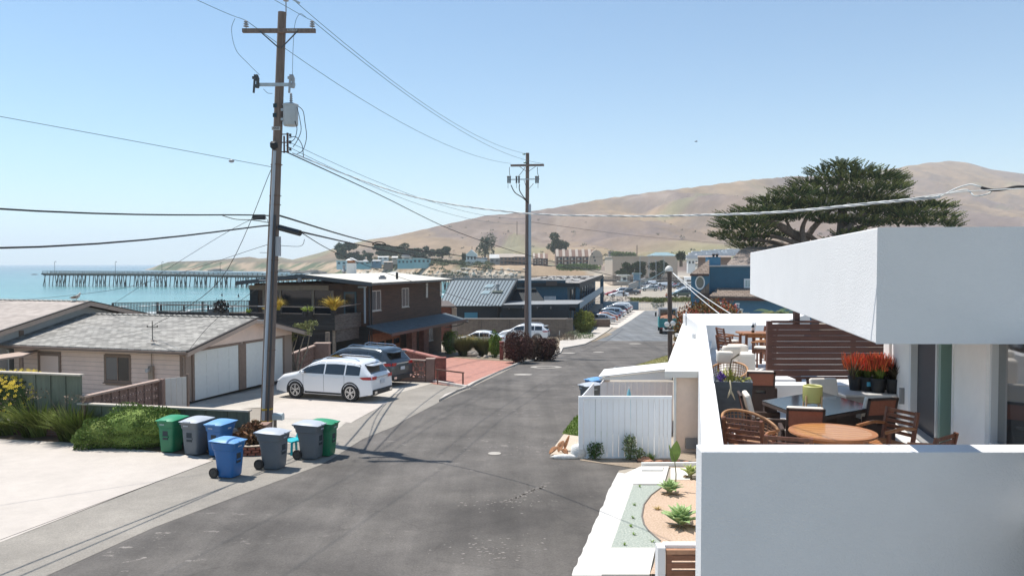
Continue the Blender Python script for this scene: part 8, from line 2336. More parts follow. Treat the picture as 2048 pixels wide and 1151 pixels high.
mb=MB();q=[P(1462,758,Dp-.55),P(1457,775,Dp-.55),P(1462,783,Dp-.55)]
mb.tube([P(1460,760,Dp-.5),P(1462,775,Dp-.5),P(1460,784,Dp-.5),P(1455,795,Dp-.48)],[.012,.016,.024,.006],6);mb.tube([P(1461,780,Dp-.5),P(1465,788,Dp-.5),P(1470,799,Dp-.48)],[.02,.018,.005],6)
ob('dried_seed_pod',mb,mat('pod_cream',(.58,.50,.34),.7,var=.15),smooth='all',label='pale forked dried pod hanging over the planter front',cat='dried pod')
# far seating group
rattan('rattan basket chair behind the slate planter, cream cushions in it',LN(1456,18.6,ZF),R(150),.38)
t=thing('lounge_cushions','stack of two cream scatter cushions leaning in the far basket chair','cushion',LN(1465,19.2,ZF))
for(px,py,D,s_,a)in((1462,705,19.4,.24,.2),(1450,714,19.0,.20,-.3)):
 q=P(px,py,D);mb=MB(Matrix.Translation(q)@Matrix.Rotation(a,4,'Z')@Matrix.Rotation(.25,4,'X'));mb.bx((-s_,-.08,-s_*.8),(s_,.08,s_*.8));ob('cushion',mb,CREAM,t,bevel=.07)
t=thing('cream_lounge_chair','cream upholstered lounge chair behind the basket chair','armchair',LN(1485,20.3,ZF))
q0=P(1472,735,20.0);q1=P(1510,706,20.0)
mb=MB();mb.bx((q0.x,19.9,q0.z-.2),(q1.x,20.5,q1.z));ob('arm',mb,CREAM,t,bevel=.06);mb=MB();mb.bx((q0.x,20.51,ZF),(q1.x,20.9,q1.z+.15));ob('backrest',mb,CREAM,t,bevel=.05)
o=copy_tree(wc);o.location=LN(1516,17.2,ZF);o.rotation_euler=(0,0,R(-10));o['label']='wicker armchair half hidden behind the left end of the wooden screen';o['group']=GW
q=LN(1486,17.9,ZF);t=thing('side_table','low dark wicker side table by the basket chair','side table',q)
mb=MB();mb.bx((q.x-.22,q.y-.2,ZF),(q.x+.22,q.y+.2,ZF+.5));ob('base',mb,WIC,t);mb=MB();mb.bx((q.x-.24,q.y-.22,ZF+.502),(q.x+.24,q.y+.22,ZF+.52));ob('tabletop',mb,gl,t)
q=LN(1437,17.6,ZF);mb=MB();mb.bx((q.x-.12,q.y-.3,ZF),(q.x+.2,q.y+.1,ZF+.62));ob('white_box',mb,STU,label='small white block beside the slate planter',cat='stand')
# bar table and stools
Dbt=25.2;bc=LN(1507,Dbt,ZF)
zb_=P(1507,664,Dbt).z-ZF
t=thing('bar_table','tall square topped wooden bar table at the far end of the terrace','bar table',bc)
mb=MB()
for i in range(6):
 y0=-.45+.15*i;mb=MB();mb.box(bc+Vector((0,y0+.075,zb_-.02)),(1.0-.25*max(0,abs(y0+.075)-.25)*3,.14,.04));ob('plank',mb,ACW,t)
for sx in(-1,1):
 for sy in(-1,1):q=bc+Vector((sx*.33,sy*.33,0));mb=MB();mb.beam(q,q+UP*(zb_-.045),.07,.07,Vector((0,1,0)));ob('leg',mb,ACD,t)
mb=MB();mb.beam(bc,bc+UP*(zb_-.045),.09,.09,Vector((0,1,0)));ob('centre_post',mb,ACD,t)
mb=MB();mb.beam(bc+Vector((-.33,-.33,zb_-.1)),bc+Vector((.33,-.33,zb_-.1)),.03,.08);mb.beam(bc+Vector((-.33,.33,zb_-.1)),bc+Vector((.33,.33,zb_-.1)),.03,.08);ob('apron',mb,ACW,t)
bs=slat_chair('tall wooden bar chair nearest, left of the bar table',5,True,.62,1.10,True,.54)
bs['group']='tall bar chairs round the bar table'
bs.location=LN(1462,23.6,ZF);bs.rotation_euler=(0,0,R(-60))
for(px,D,a,lb)in((1458,26.3,-80,'tall wooden bar chair farthest left behind its neighbour'),(1526,24.2,60,'tall wooden bar chair half hidden behind the wooden screen'),(1528,26.6,120,'far tall bar chair at the right of the bar table')):
 o=copy_tree(bs);o.location=LN(px,D,ZF);o.rotation_euler=(0,0,R(a));o['label']=lb
bt=Vector((P(1504,660,Dbt).x,Dbt-.1,ZF+zb_+.001));t=thing('wine_bottle','dark wine bottle with pale label on the bar table','bottle',bt)
mb=MB();mb.lathe([(.0,0),(.045,0),(.048,.02),(.048,.19),(.04,.22),(.018,.25),(.016,.31),(.0,.315)],16,bt);ob('bottle_glass',mb,mat('bottle_dark',(.012,.012,.010),.1,coat=.5),t,smooth=True)
mb=MB();mb.lathe([(.0495,.07),(.0495,.16)],16,bt);ob('bottle_label',mb,mat('label_paper',(.6,.55,.5),.8),t)
gb_=bt+Vector((.10,.1,0));mb=MB();mb.lathe([(.0,0),(.035,.0),(.006,.01),(.006,.16),(.04,.20),(.042,.26),(.033,.30),(.030,.30),(.038,.25),(.035,.21),(0,.17)],16,gb_);ob('wine_glass',mb,mat('clear_glass',(.75,.78,.78),.05,alpha=.45),label='clear wine glass behind the wine bottle',cat='wine glass',smooth=True)
# ================================================================== WHITE NEIGHBOUR HOUSE
t=thing('white_neighbour_house','low white roofed house with pinkish beige end wall beside the terrace','house',LN(1375,23.2,0))
BEI=mat('beige_stucco',(.76,.60,.49),.9,var=.04,bump=.2)
WRF=mat('white_roof',(.72,.72,.70),.8,var=.04,scale=1.5)
xa=LN(1351,23.2,1).x;mb=MB();mb.slab([(xa,23.2,0),(5.6,23.2,0),(5.6+3.3,37,0),(xa+3.3,37,0)],2.18);ob('wall',mb,BEI,t)
mb=MB();r0,r1=Z(1331,745,2.36),Z(1404,745,2.36);r1=Vector((5.6,r0.y,2.36));r2=P(1366,648,37);r3=Vector((9.5,37,r2.z));mb.slab([r0,r1,r3,r2],UP*.05);ob('roof',mb,WRF,t)
mb=MB();mb.slab([r0+Vector((0,-.03,-.14)),r1+Vector((0,-.03,-.14)),r1+Vector((0,0,-.14)),r0+Vector((0,0,-.14))],.18);ob('fascia',mb,mat('fascia_cream',(.62,.60,.56),.7),t)
mb=MB();mb.slab([r0+Vector((-.03,-.03,-.14)),r0+Vector((0,-.03,-.14)),r2+Vector((0,0,-.14)),r2+Vector((-.03,0,-.14))],.18);ob('fascia',mb,mat('fascia_cream',(.62,.60,.56),.7),t)
mb=MB();mb.tube([(xa-.03,23.14,2.2),(xa-.03,23.14,.1)],.04,8);ob('downpipe',mb,mat('pipe_white',(.66,.68,.66),.5),t)
q=P(1367,905,23.15);mb=MB();mb.bx((LN(1373,23.1).x,23.1,.12),(LN(1396,23.1).x,23.19,.42));ob('vent_grille',mb,mat('grille_grey',(.2,.2,.2),.6),t)
mb=MB();q0=P(1352,664,33);q1=P(1398,672,33);mb.beam(P(1352,670,33.0),P(1400,670,33.0),.5,.12);ob('roof_curb',mb,mat('curb_grey_white',(.5,.5,.48),.8),t)
for(px,py,h_,r_)in((1388,690,.45,.09),(1372,646,.5,.03),(1395,652,.4,.03),(1368,696,.35,.03)):
 q=P(px,py,31 if py>680 else 35);mb=MB();mb.cyl(q-UP*.1,q+UP*h_,r_,n=10);ob('vent_pipe',mb,mat('vent_white',(.6,.6,.6),.5),t)
mb=MB();mb.tube([P(1346,684,31),P(1360,685,31),P(1378,686,31)],.025,5);ob('conduit',mb,mat('vent_white',(.6,.6,.6),.5),t)
# shed with white boards behind the fence
ya=25.9
t=thing('white_shed','white boarded shed with low white roof behind the white fence','shed',LN(1270,ya,0))
xa,xb_=LN(1203,ya,1.7).x,LN(1346,ya,1.7).x
fence_boards(t,xa,xb_,ya,ya,0,1.66,12,mat('shed_board',(.74,.70,.69),.7,var=.03))
s0,s1,s2,s3=P(1198,755,ya-.1),P(1345,758,ya-.1),P(1342,738,ya-.1),P(1198,753.5,ya-.1)
mb=MB();mb.slab([P(1199,759,ya-.05),P(1344,759,ya-.05),P(1343,740,ya-.05),P(1199,756,ya-.05)],Vector((0,.05,0)));ob('gable_board',mb,mat('gable_white',(.72,.74,.75),.7),t)
e0,e1=P(1197,754.5,ya-.15),P(1346,738,ya-.15);e2,e3=P(1208,740,27.9),P(1346,725,28.6)
mb=MB();mb.slab([e0,e1,e3,e2],UP*.04);ob('roof',mb,WRF,t)
mb=MB();q0=Vector((xa,ya+.1,0));q1=q0+hg*2.4;mb.beam(q0+UP*.8,q1+UP*.8,.06,1.6);ob('side_wall',mb,MATS['shed_board'],t)
# closed parasol
q=P(1258,777,24.2);t=thing('closed_parasol','closed pale blue parasol standing between the white fence and the shed','parasol',Vector((q.x,24.2,0)))
mb=MB();mb.lathe([(.10,-.9),(.12,-.6),(.08,-.25),(.03,-.03),(.015,0)],10,q);ob('canopy',mb,mat('parasol_blue',(.18,.45,.52),.8,var=.15),t,smooth=True)
mb=MB();mb.cyl((q.x,q.y,0),q+UP*.06,.018);ob('pole',mb,mat('parasol_pole',(.7,.7,.7),.4),t)
# fence bits hidden
mb=MB();mb.tube([P(1225,738,30),P(1232,733,30),P(1242,735,30)],.03,5);ob('pipe_stub',mb,PLB,label='small pale pipe loop above the shed roof',cat='pipe')
# ================================================================== BLUE HOUSE, CYPRESS, PALM, RED BUSH
BH=mat('blue_siding',(.032,.115,.185),.7,var=.06,scale=2);BHL=mat('light_blue_siding',(.055,.17,.27),.7,var=.05)
SH=brickmat('brown_shake',(.22,.165,.125),(.30,.235,.19),(.12,.09,.07),.55,.32,.03,.8,axis='xy',rough=.95)
Dq=74
def Bq(px,py,D=Dq):return P(px,py,D)
t=thing('blue_house','blue clapboard house with brown shake hip roofs and an oval white framed window','house',(Bq(1480,600).x,Dq,gz(Dq)))
xl_=Bq(1418.5,600,Dq+1.4).x;b=MB();b.slab([(xl_,Dq+1.4,gz(Dq)),(Bq(1620,600).x,Dq+1.4,gz(Dq)),(Bq(1620,600).x,Dq+9,gz(Dq)),(xl_*(Dq+9)/(Dq+1.4)+.1,Dq+9,gz(Dq))],Bq(1500,533,Dq+1.4).z-gz(Dq));ob('wall',b,BH,t)
z__=Bq(1500,533,Dq+1.2).z;b=MB();b.slab([(xl_-.1,Dq+1.2,z__),(Bq(1625,600).x,Dq+1.2,z__),(Bq(1625,600).x,Dq+9.2,z__),(xl_*(Dq+9)/(Dq+1.4),Dq+9.2,z__)],.12);ob('parapet_cap',b,mat('cap_grey',(.42,.42,.42),.7),t)
for k in range(13):
 y0=534+k*3.6;b=MB();b.bx((Bq(1419,600,Dq+1.37).x,Dq+1.37,P(1450,y0+3.4,Dq+1.37).z),(Bq(1560,600).x,Dq+1.398,P(1450,y0,Dq+1.37).z));ob('siding_board',b,BH,t)
a,b_,c_,d_=Bq(1419,594,Dq-1),Bq(1548,597,Dq-1),Bq(1540,578,Dq+1.3),Bq(1435,578,Dq+1.3)
b=MB();b.slab([a,Bq(1640,598,Dq-1),Bq(1640,578,Dq+1.3),d_],UP*.12);b.slab([a,d_,Bq(1419,590,Dq+1.3)],UP*.1);ob('lower_roof',b,SH,t)
b=MB();b.beam(Bq(1419,597,Dq-1.03),Bq(1640,600.5,Dq-1.03),.08,.25);ob('eave_board',b,mat('eave_brown',(.10,.05,.04),.8),t)
b=MB();b.bx((Bq(1421,600,Dq-.4).x,Dq-.4,gz(Dq)),(Bq(1620,600).x,Dq+1.3,Bq(1500,599,Dq-.4).z));ob('lower_wall',b,mat('lower_blue',(.05,.15,.25),.7,var=.08),t)
# left wing
xw_=Bq(1382,600,Dq+.9).x;xv_=Bq(1418,600,Dq+.9).x;b=MB();b.slab([(xw_,Dq+.9,gz(Dq)),(xv_,Dq+.9,gz(Dq)),(xv_+2,Dq+6,gz(Dq)),(xw_*(Dq+6)/(Dq+.9)+.1,Dq+6,gz(Dq))],Bq(1400,549,Dq+.9).z-gz(Dq));ob('wall',b,BHL,t)
for k in range(14):
 y0=551+k*3.6;b=MB();b.bx((Bq(1382,600,Dq+.86).x,Dq+.84,P(1400,y0+3.3,Dq+.86).z),(Bq(1417.5,600,Dq+.86).x,Dq+.89,P(1400,y0,Dq+.86).z));ob('siding_board',b,BHL,t)
b=MB();b.slab([Bq(1380.5,549.5,Dq+.4),Bq(1418,549.5,Dq+.4),Bq(1418.5,521,Dq+3)],UP*.12);ob('hip_roof',b,SH,t)
b=MB();b.beam(Bq(1380,550,Dq+.38),Bq(1418,550,Dq+.38),.06,.14);ob('eave_board',b,MATS['eave_brown'],t)
b=MB();b.slab([Bq(1388,596,Dq+.6),Bq(1418,596,Dq+.6),Bq(1418.4,566,Dq+.8)],Vector((0,.05,.05)));ob('lower_hip',b,SH,t)
q=Bq(1400,565,Dq+.8);b=MB();N=28
vs=[q+Vector((math.cos(2*PI*k/N)*r_,y_,math.sin(2*PI*k/N)*r_*1.42))for(r_,y_)in((.46,-.02),(.46,.06),(.36,.06),(.36,-.02))for k in range(N)]
b.add([tuple(v)for v in vs],[(j*N+k,j*N+(k+1)%N,((j+1)%4)*N+(k+1)%N,((j+1)%4)*N+k)for j in range(4)for k in range(N)]);
w_=MB();w_.add([tuple(q+Vector((math.cos(2*PI*k/N)*.37,.03,math.sin(2*PI*k/N)*.53)))for k in range(N)],[tuple(range(N))]);win_=ob('window',w_,GLM,t);o=ob('frame',b,PW,t);o.parent=win_
x0_,z0_=Bq(1488,576,Dq+1.3).x,Bq(1488,576,Dq+1.3).z;x1_,z1_=Bq(1504,557,Dq+1.3).x,Bq(1504,557,Dq+1.3).z
window(t,(Vector((x0_,Dq+1.35,0)),Vector((1,0,0)),Vector((0,-1,0))),0,x1_-x0_,z0_,z1_,PW,mat('pale_pane',(.4,.5,.5),.2),.14,1)
b=MB();b.bx((Bq(1417,530,Dq+4).x,Dq+4,Bq(1430,531,Dq+4).z),(Bq(1441,530,Dq+4).x,Dq+5.2,Bq(1430,515,Dq+4).z));b.bx((Bq(1416,530,Dq+4).x,Dq+3.9,Bq(1430,515,Dq+4).z),(Bq(1442,530,Dq+4).x,Dq+5.3,Bq(1430,513.5,Dq+4).z));ob('chimney',b,BHL,t)
for px in(1427,1434):
 q=Bq(px,513.5,Dq+4.5);b=MB();b.lathe([(.12,0),(.1,.15),(.17,.17),(.17,.26),(.05,.32)],10,q);ob('chimney_pot',b,mat('pot_dark',(.05,.035,.03),.7),t)
# brown roofed building behind
t=thing('shingled_house','large brown shingled roof rising behind the blue house','house',P(1470,530,88)*1.0)
b=MB();b.slab([P(1456,531,86),P(1620,531,86),P(1640,490,94),P(1512,490,94),P(1482,503,90)],Vector((0,.4,.2)));ob('roof',b,brickmat('tan_shake',(.30,.24,.20),(.38,.31,.26),(.2,.16,.14),.55,.32,.03,.8,axis='xy',rough=.95),t)
b=MB();b.bx((P(1462,531,87).x,87,gz(87)),(P(1640,531,87).x,94,P(1500,530,87).z));ob('wall',b,mat('brown_wall',(.2,.14,.11),.8),t)
t=thing('long_brown_building','long low brown roofed building beyond the blue house','building',P(1430,530,130))
b=MB();b.slab([(P(1396,531,130).x,130,gz(130)),(P(1462,531,130).x,130,gz(130)),(P(1462,531,140).x,140,gz(130)),(P(1397,531,140).x,140,gz(130))],P(1430,515,130).z-gz(130));ob('wall',b,mat('brown_grey_wall',(.26,.19,.16),.8,var=.1),t)
b=MB();b.slab([P(1395,515.5,129.5),P(1463,515.5,129.5),P(1463,513,141),P(1395,513,141)],.15);ob('roof',b,mat('tan_roof',(.34,.26,.21),.9,var=.1),t)
# ladder, cylinders, small awning below the blue house
t=thing('lean_to_roof','small sloping white edged roof before the blue house wall','lean-to',Bq(1465,612,66))
b=MB();b.beam(P(1442,606,66),P(1470,618.5,66),.8,.12);b.beam(P(1470,618.5,66),P(1484,619,66),.8,.12);ob('roof_edge',b,mat('roof_edge_pale',(.45,.47,.44),.7),t)
b=MB();b.bx((P(1450,620,66.5).x,66.5,gz(66)),(P(1467,620,66.5).x,67,P(1460,614,66.5).z));ob('wall',b,MATS['lower_blue'],t)
for px in(1466.5,1483):q=P(px,640,66);b=MB();b.bx((q.x-.05,65.9,gz(66)),(q.x+.05,66,P(px,619,66).z));ob('post',b,PW,t)
t=thing('step_ladder','white topped stepladder standing by the blue house','ladder',P(1475,640,65))
b=MB()
q0,q1=P(1472,640,65),P(1478,640,65);ta,tb=P(1472.5,607,65.2),P(1477.5,607,65.2)
b.beam(q0,ta,.06,.05);b.beam(q1,tb,.06,.05)
for k in range(6):b.beam(q0.lerp(ta,k/6),q1.lerp(tb,k/6),.04,.05)
ob('frame',b,mat('ladder_alu',(.5,.55,.6),.4),t);b=MB();b.beam(ta-Vector((.05,0,0)),tb+Vector((.05,0,0)),.25,.06);ob('top_cap',b,PW,t)
for i,px in enumerate((1487,1491.5,1496.5)):
 q=P(px,640,64);b=MB();b.cyl((q.x,64,gz(64)),(q.x,64,P(px,625,64).z),.11,n=10);ob('storage_tank',b,mat('cylinder_tan',(.36,.34,.28),.6),label=('left','middle','right')[i]+' of three upright pale tanks by the blue wall',cat='tank',group='upright tanks by the blue house')
q=P(1478,636,62);b=MB();b.blob(q,(.35,.3,.3),10,6);ob('blue_tarp',b,mat('tarp_blue',(.03,.2,.5),.5),label='small bright blue tarp bundle under the stepladder',cat='tarp')
# reddish green shrub
p=X(1410,46,-.6);p.z=gz(46)
t=thing('large_shrub','large red and green leaved shrub between the short pole and the blue house','shrub',p)
RG=mat('toyon_leaf',(.20,.135,.05),.7,island=.6);RR=mat('toyon_red',(.34,.085,.045),.7,island=.5)
b=MB();c_=P(1412,636,46)
for(px,py,rx,rz_)in((1405,640,1.6,1.0),(1440,630,1.2,.9),(1380,655,1.1,1.1),(1415,622,1.1,.7),(1375,690,.9,1.1),(1450,645,1.2,.8),(1405,665,1.7,1.2)):
 leaves(b,P(px,py,46),(rx,1.0,rz_),1000,.17,fill=.35)
ob('foliage',b,RG,t)
b=MB()
for(px,py,rx,rz_)in((1405,632,1.5,.9),(1445,620,.9,.6),(1378,640,.7,.8),(1420,650,1.4,.8),(1362,690,.4,.3)):
 leaves(b,P(px,py,45.8),(rx,1.0,rz_),330,.15,fill=.6)
ob('red_foliage',b,RR,t)
b=MB();b.tube([p,c_],[.15,.06],7);ob('trunk',b,MATS['bark'],t)
# palm
p=X(1555,48,-.6);p.z=gz(48);c_=P(1556,640,48)
t=thing('palm_tree','feathery palm showing above the terrace back wall','palm tree',p)
b=MB();b.tube([p,c_-UP*.3],[.25,.2],10);ob('trunk',b,MATS['bark'],t)
PM=mat('palm_leaf',(.10,.15,.06),.6,island=.3);PM2=mat('palm_leaf_tip',(.28,.26,.1),.6,island=.3)
for i in range(26):
 a=i*2.4;el=rnd.uniform(.35,1.3);L_=rnd.uniform(1.5,2.0);b=MB();pts=[]
 for k in range(9):
  f_=k/8;pts.append(c_+Vector((math.cos(a)*L_*f_*math.cos(el*(1-f_*.5)),math.sin(a)*L_*f_*math.cos(el*(1-f_*.5)),L_*(math.sin(el)*f_-.55*f_*f_))))
 b.tube(pts,[.02]*8+[.005],4,cap=False)
 for k in range(1,40):
  f_=k/40*8;i0=min(7,int(f_));q=pts[i0].lerp(pts[i0+1],f_-i0);d=(pts[i0+1]-pts[i0]).normalized();s_=d.cross(UP).normalized()
  ll=.38*math.sin(PI*(.15+.8*k/40))
  for sg in(-1,1):
   e_2=q+(s_*sg*.8+d*.6-UP*.15).normalized()*ll;w2_=d*.018;b.add([q-w2_,q+w2_,e_2],[(0,1,2)])
 ob('frond',b,PM if i%4 else PM2,t)
# monterey cypress, flat layered crown
Dc=92
p=X(1660,Dc,-2.3);p.z=gz(Dc)-.2
t=thing('cypress_tree','large dark green spreading cypress tree behind the white fascia','tree',p)
CB=mat('cypress_bark',(.13,.10,.08),.95,var=.35,scale=1.5,stretch=(3,3,.6),bump=.5,bscale=10)
def C(px,py,dd=0):return P(px,py,Dc+dd)
b=MB()
limbs=[([(1645,560),(1615,495),(1560,452),(1500,440)],.8),([(1630,540),(1610,490),(1605,455),(1620,425)],.5),([(1650,560),(1610,490),(1650,430),(1690,400)],.55),([(1655,560),(1630,480),(1585,462),(1570,430)],.4),([(1665,560),(1680,500),(1685,440),(1682,380),(1680,335)],.85),([(1682,470),(1720,455),(1770,440),(1800,430)],.4),([(1690,500),(1730,475),(1790,470),(1850,455)],.5),([(1640,500),(1700,452),(1740,420)],.4),([(1620,500),(1570,478),(1520,470),(1480,480)],.35),([(1600,500),(1550,485),(1500,478),(1470,470)],.3)]
for pts,r_ in limbs:
 q=[C(a,b_,rnd.uniform(-1.5,1.5)if i else 0)for i,(a,b_)in enumerate(pts)];q=smooth_pts(q,4)
 b.tube(q,[r_*(1-.75*i/len(q))for i in range(len(q))],8)
ob('trunk',b,CB,t,smooth='all')
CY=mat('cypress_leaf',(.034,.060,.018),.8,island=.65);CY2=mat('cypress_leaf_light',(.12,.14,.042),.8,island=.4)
pads=[(1685,330,28,8),(1650,345,34,9),(1715,342,38,8),(1762,352,42,9),(1795,358,22,5),(1790,372,26,8),(1700,360,62,12),(1630,368,48,12),(1750,378,60,12),(1590,385,42,10),(1660,390,70,14),(1740,398,66,12),(1535,402,34,8),(1575,408,50,12),(1640,412,66,14),(1720,418,66,12),(1775,405,34,10),(1500,420,30,7),(1530,424,40,10),(1465,432,26,6),(1480,442,42,10),(1540,438,50,12),(1590,432,50,12),(1455,452,28,7),(1500,458,48,10),(1440,470,18,5),(1475,476,34,8),(1520,474,34,8),(1490,490,30,8),(1505,497,20,6),(1560,470,26,6),(1660,440,40,8),(1700,440,46,9),(1760,428,50,9),(1800,418,46,8),(1850,410,42,7),(1880,412,28,6),(1830,428,54,9),(1890,432,28,6),(1860,444,50,8),(1800,444,54,10),(1905,450,14,4),(1740,446,46,9),(1690,470,22,6),(1720,466,24,5),(1670,482,20,5),(1600,410,40,10)]
pa_=Dc/1593.0
def sprays(mb,c,rx,rz_,n,size):
 "upswept feathery sprays: each a row of small blades along a short twig"
 rg=nprng
 for i in range(n):
  a=rg.rand()*2*PI;rr=rg.rand()**.5;up=rg.rand()
  o=np.array([c.x+math.cos(a)*rr*rx,c.y+math.sin(a)*rr*rx*.8,c.z+(up-.5)*2*rz_*(1-rr*.6)])
  side=1 if math.cos(a)>0 else-1
  d=np.array([math.cos(a)*.9+(o[0]-cx_)*.03,math.sin(a)*.9,.38+.25*rg.rand()]);d/=np.linalg.norm(d)
  L=size*(.6+.8*rg.rand());s_=np.cross(d,[0,0,1]);s_/=np.linalg.norm(s_)+1e-9
  k0=len(mb.v)
  w_=L*.10
  for j in range(4):
   f_=j/4;q=o+d*L*f_
   for sg in(-1,1):
    e=q+(d*.8+s_*sg*.55+np.array([0,0,.15]))*L*.34*(1-f_*.5)
    m_=(q+e)/2+np.array([0,0,-.03])
    mb.v+=[tuple(q-d*w_),tuple(m_+np.cross(d,s_)*w_*.6),tuple(e),tuple(q+d*w_)]
    n0_=len(mb.v)-4;mb.f.append((n0_,n0_+1,n0_+2,n0_+3))
cx_=C(1670,400).x
b=MB();b2=MB()
for(px,py,rx,rz_)in pads:
 c_=C(px,py,rnd.uniform(-3.5,3.5));area=rx*rz_
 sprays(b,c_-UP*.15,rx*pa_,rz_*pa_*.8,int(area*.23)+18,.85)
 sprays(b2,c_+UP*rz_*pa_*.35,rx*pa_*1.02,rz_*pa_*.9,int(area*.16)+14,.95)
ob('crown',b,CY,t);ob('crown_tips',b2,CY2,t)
# ================================================================== FAR SHORE TOWN
def tree_far(px,D,wpx,hpx,name,label,m,n=260,group=None,round_=True,trunkf=.2,ybase=None,lob=5,sz=None):
 k_=D/1593.0;p=HT(px,D,0)if ybase is None else P(px,ybase,D)
 t=thing(name,label,'tree',p,group=group);w_=wpx*k_;h_=hpx*k_
 b=MB();b.tube([p-UP*.5,p+UP*h_*.5],[w_*.06+.1,w_*.03+.06],6);ob('trunk',b,MATS['bark'],t)
 b=MB();rg=random.Random(int(px*7+D))
 for j in range(lob):
  fx=rg.uniform(-.28,.28)if lob>1 else 0;fz=rg.uniform(trunkf+.15,.85)
  leaves(b,(p.x+fx*w_,p.y+rg.uniform(-.2,.2)*w_,p.z+h_*fz),(w_*rg.uniform(.22,.36),w_*.3,h_*rg.uniform(.14,.24)),n,sz or max(.5,w_*.09),fill=.4,aspect=1.6)
 ob('crown',b,m,t);return t
TDG=mat('far_tree_dark',(.045,.07,.035),.85,island=.4);TDL=mat('far_tree_olive',(.12,.13,.055),.85,island=.4)
for(px,D,wpx,hpx,yb,lb,lob)in(
 (692,560,40,30,520,'wide dark cypress at the left end of the far town',5),(762,560,34,22,512,'dark tree clump left of the centre of the far town',5),(788,555,30,20,512,'dark tree beside the clump over the bay',5),(810,540,22,34,522,'narrow dark tree behind the pale blue beach houses',4),(832,540,34,22,520,'spreading dark tree behind the pale blue beach houses',5),(885,530,26,20,515,'small dark tree right of the beach houses',4),(740,520,20,16,524,'low green tree over the bluff, far left',4),
 (925,480,12,34,535,'slender dark tree left of the white gabled house',4),(1116,520,34,36,508,'round dark cypress on the slope above the condominiums',6),(860,545,24,16,512,'low dark tree between two taller ones',4),(715,560,26,14,524,'small tree beside the wide dark cypress',3)):
 tree_far(px,D,wpx*1.2,hpx*1.15,'pine_tree',lb,TDG,380,'trees in the far town',ybase=yb,lob=lob+3,trunkf=0)
# eucalyptus
t=tree_far(970,500,40,66,'eucalyptus_tree','tall open crowned eucalyptus above the white gabled house',mat('eucalyptus_leaf',(.10,.12,.075),.85,island=.4),150,ybase=534,lob=9,trunkf=.3)
for(px,D,wpx,hpx,yb,lb)in((1250,330,30,26,552,'low dark shrub tree left before the big beige building'),(1277,330,28,32,553,'upright dark tree before the middle of the big beige building'),(1320,330,38,34,556,'spreading dark tree before the right of the big beige building')):
 tree_far(px,D,wpx*1.15,hpx*1.1,'pine_tree',lb,TDG,420,'dark trees before the big beige building',ybase=yb,lob=8,trunkf=-.05)
# date palm
p=P(1362,533,330);t=thing('palm_tree','thick trunked date palm right of the big beige building','palm tree',p)
b=MB();b.tube([p,P(1362,515,330)],[.7,.6],8);ob('trunk',b,MATS['bark'],t);b=MB();leaves(b,P(1362,512,330),(1.9,1.9,1.7),500,1.6,aspect=4,out=1.2,fill=.2);ob('crown',b,TDG,t)
for i,(px,yb)in enumerate(((715,515),(728,514))):
 p=P(px,yb+8,560);t=thing('palm_tree',('left','right')[i]+' of two tiny fan palms in the far town','palm tree',p);b=MB();b.tube([p,P(px,yb-9,560)],.25,6);ob('trunk',b,MATS['bark'],t);b=MB();leaves(b,P(px,yb-10,560),(1.6,1.6,1.3),120,1.2,aspect=4,fill=.2);ob('crown',b,TDG,t)
# houses
HWm={k:mat('wall_'+k,c,.8,var=.06,scale=.3)for k,c in dict(white=(.66,.66,.64),cream=(.52,.47,.40),aqua=(.26,.42,.44),blue=(.20,.30,.38),brown=(.20,.12,.09),tan=(.44,.36,.29),grey=(.36,.36,.36),darkgrey=(.16,.16,.17)).items()}
HRm={k:mat('rooftop_'+k,c,.9,var=.1,scale=.5)for k,c in dict(white=(.62,.61,.58),tan=(.45,.38,.32),brown=(.26,.19,.15),grey=(.34,.34,.34),teal=(.2,.3,.33)).items()}
FWN=mat('far_window',(.03,.04,.05),.3)
def house(px0,px1,ytop,ybot,D,wall_,roof_,label,gable=0,nw=3,rows_=1,dep=None,yeave=None,cat='house',name='house',group=None):
 "box house seen square on; gable: roof rise in px, ridge along the picture"
 k_=D/1593.0;a=P(px0,ybot,D);b_=P(px1,ybot,D);zt_=P(px0,ytop+gable,D).z;dep=dep or(b_.x-a.x)*.6
 t=thing(name,label,cat,((a.x+b_.x)/2,D,a.z),group=group)
 b=MB();b.bx((a.x,D,a.z-3),(b_.x,D+dep,zt_));ob('wall',b,HWm[wall_],t)
 e=.4
 if gable>0:
  zr_=zt_+gable*k_;b=MB();b.add([(a.x-e,D-e,zt_),(b_.x+e,D-e,zt_),(b_.x+e,D+dep/2,zr_),(a.x-e,D+dep/2,zr_),(b_.x+e,D+dep+e,zt_),(a.x-e,D+dep+e,zt_)],[(0,1,2,3),(3,2,4,5),(0,3,5),(1,4,2)])
 elif gable<0:
  pass
 else:
  b=MB();b.bx((a.x-e,D-e,zt_),(b_.x+e,D+dep+e,zt_+.4))
 ob('roof',b,HRm[roof_],t)
 W_=b_.x-a.x;H_=(zt_-a.z)/rows_
 for r_ in range(rows_):
  for i in range(nw):
   x=a.x+W_*(i+.25)/nw;b=MB();b.bx((x,D-.08,a.z+H_*(r_+.30)),(x+W_/nw*.5,D-.01,a.z+H_*(r_+.75)));ob('window',b,FWN,t)
 return t
house(795,826,519,528,500,'aqua','white','pale blue flat roofed beach house, left of the pair on the bluff',0,4)
house(826,860,517,527,498,'aqua','white','pale blue flat roofed beach house, right of the pair on the bluff',0,4)
house(709,740,521,529,520,'aqua','grey','low grey blue house at the left of the far town',2,3)
house(727,760,519,527,530,'blue','grey','low grey roofed house behind the grey blue one',3,3)
house(756,776,512,520,545,'white','white','small white roofed house under the dark trees',2,2)
house(784,806,512,519,540,'tan','white','tan house half hidden by the trees over the bay',3,2)
house(804,823,509,522,535,'cream','tan','cream gabled house behind the pale blue pair',5,1)
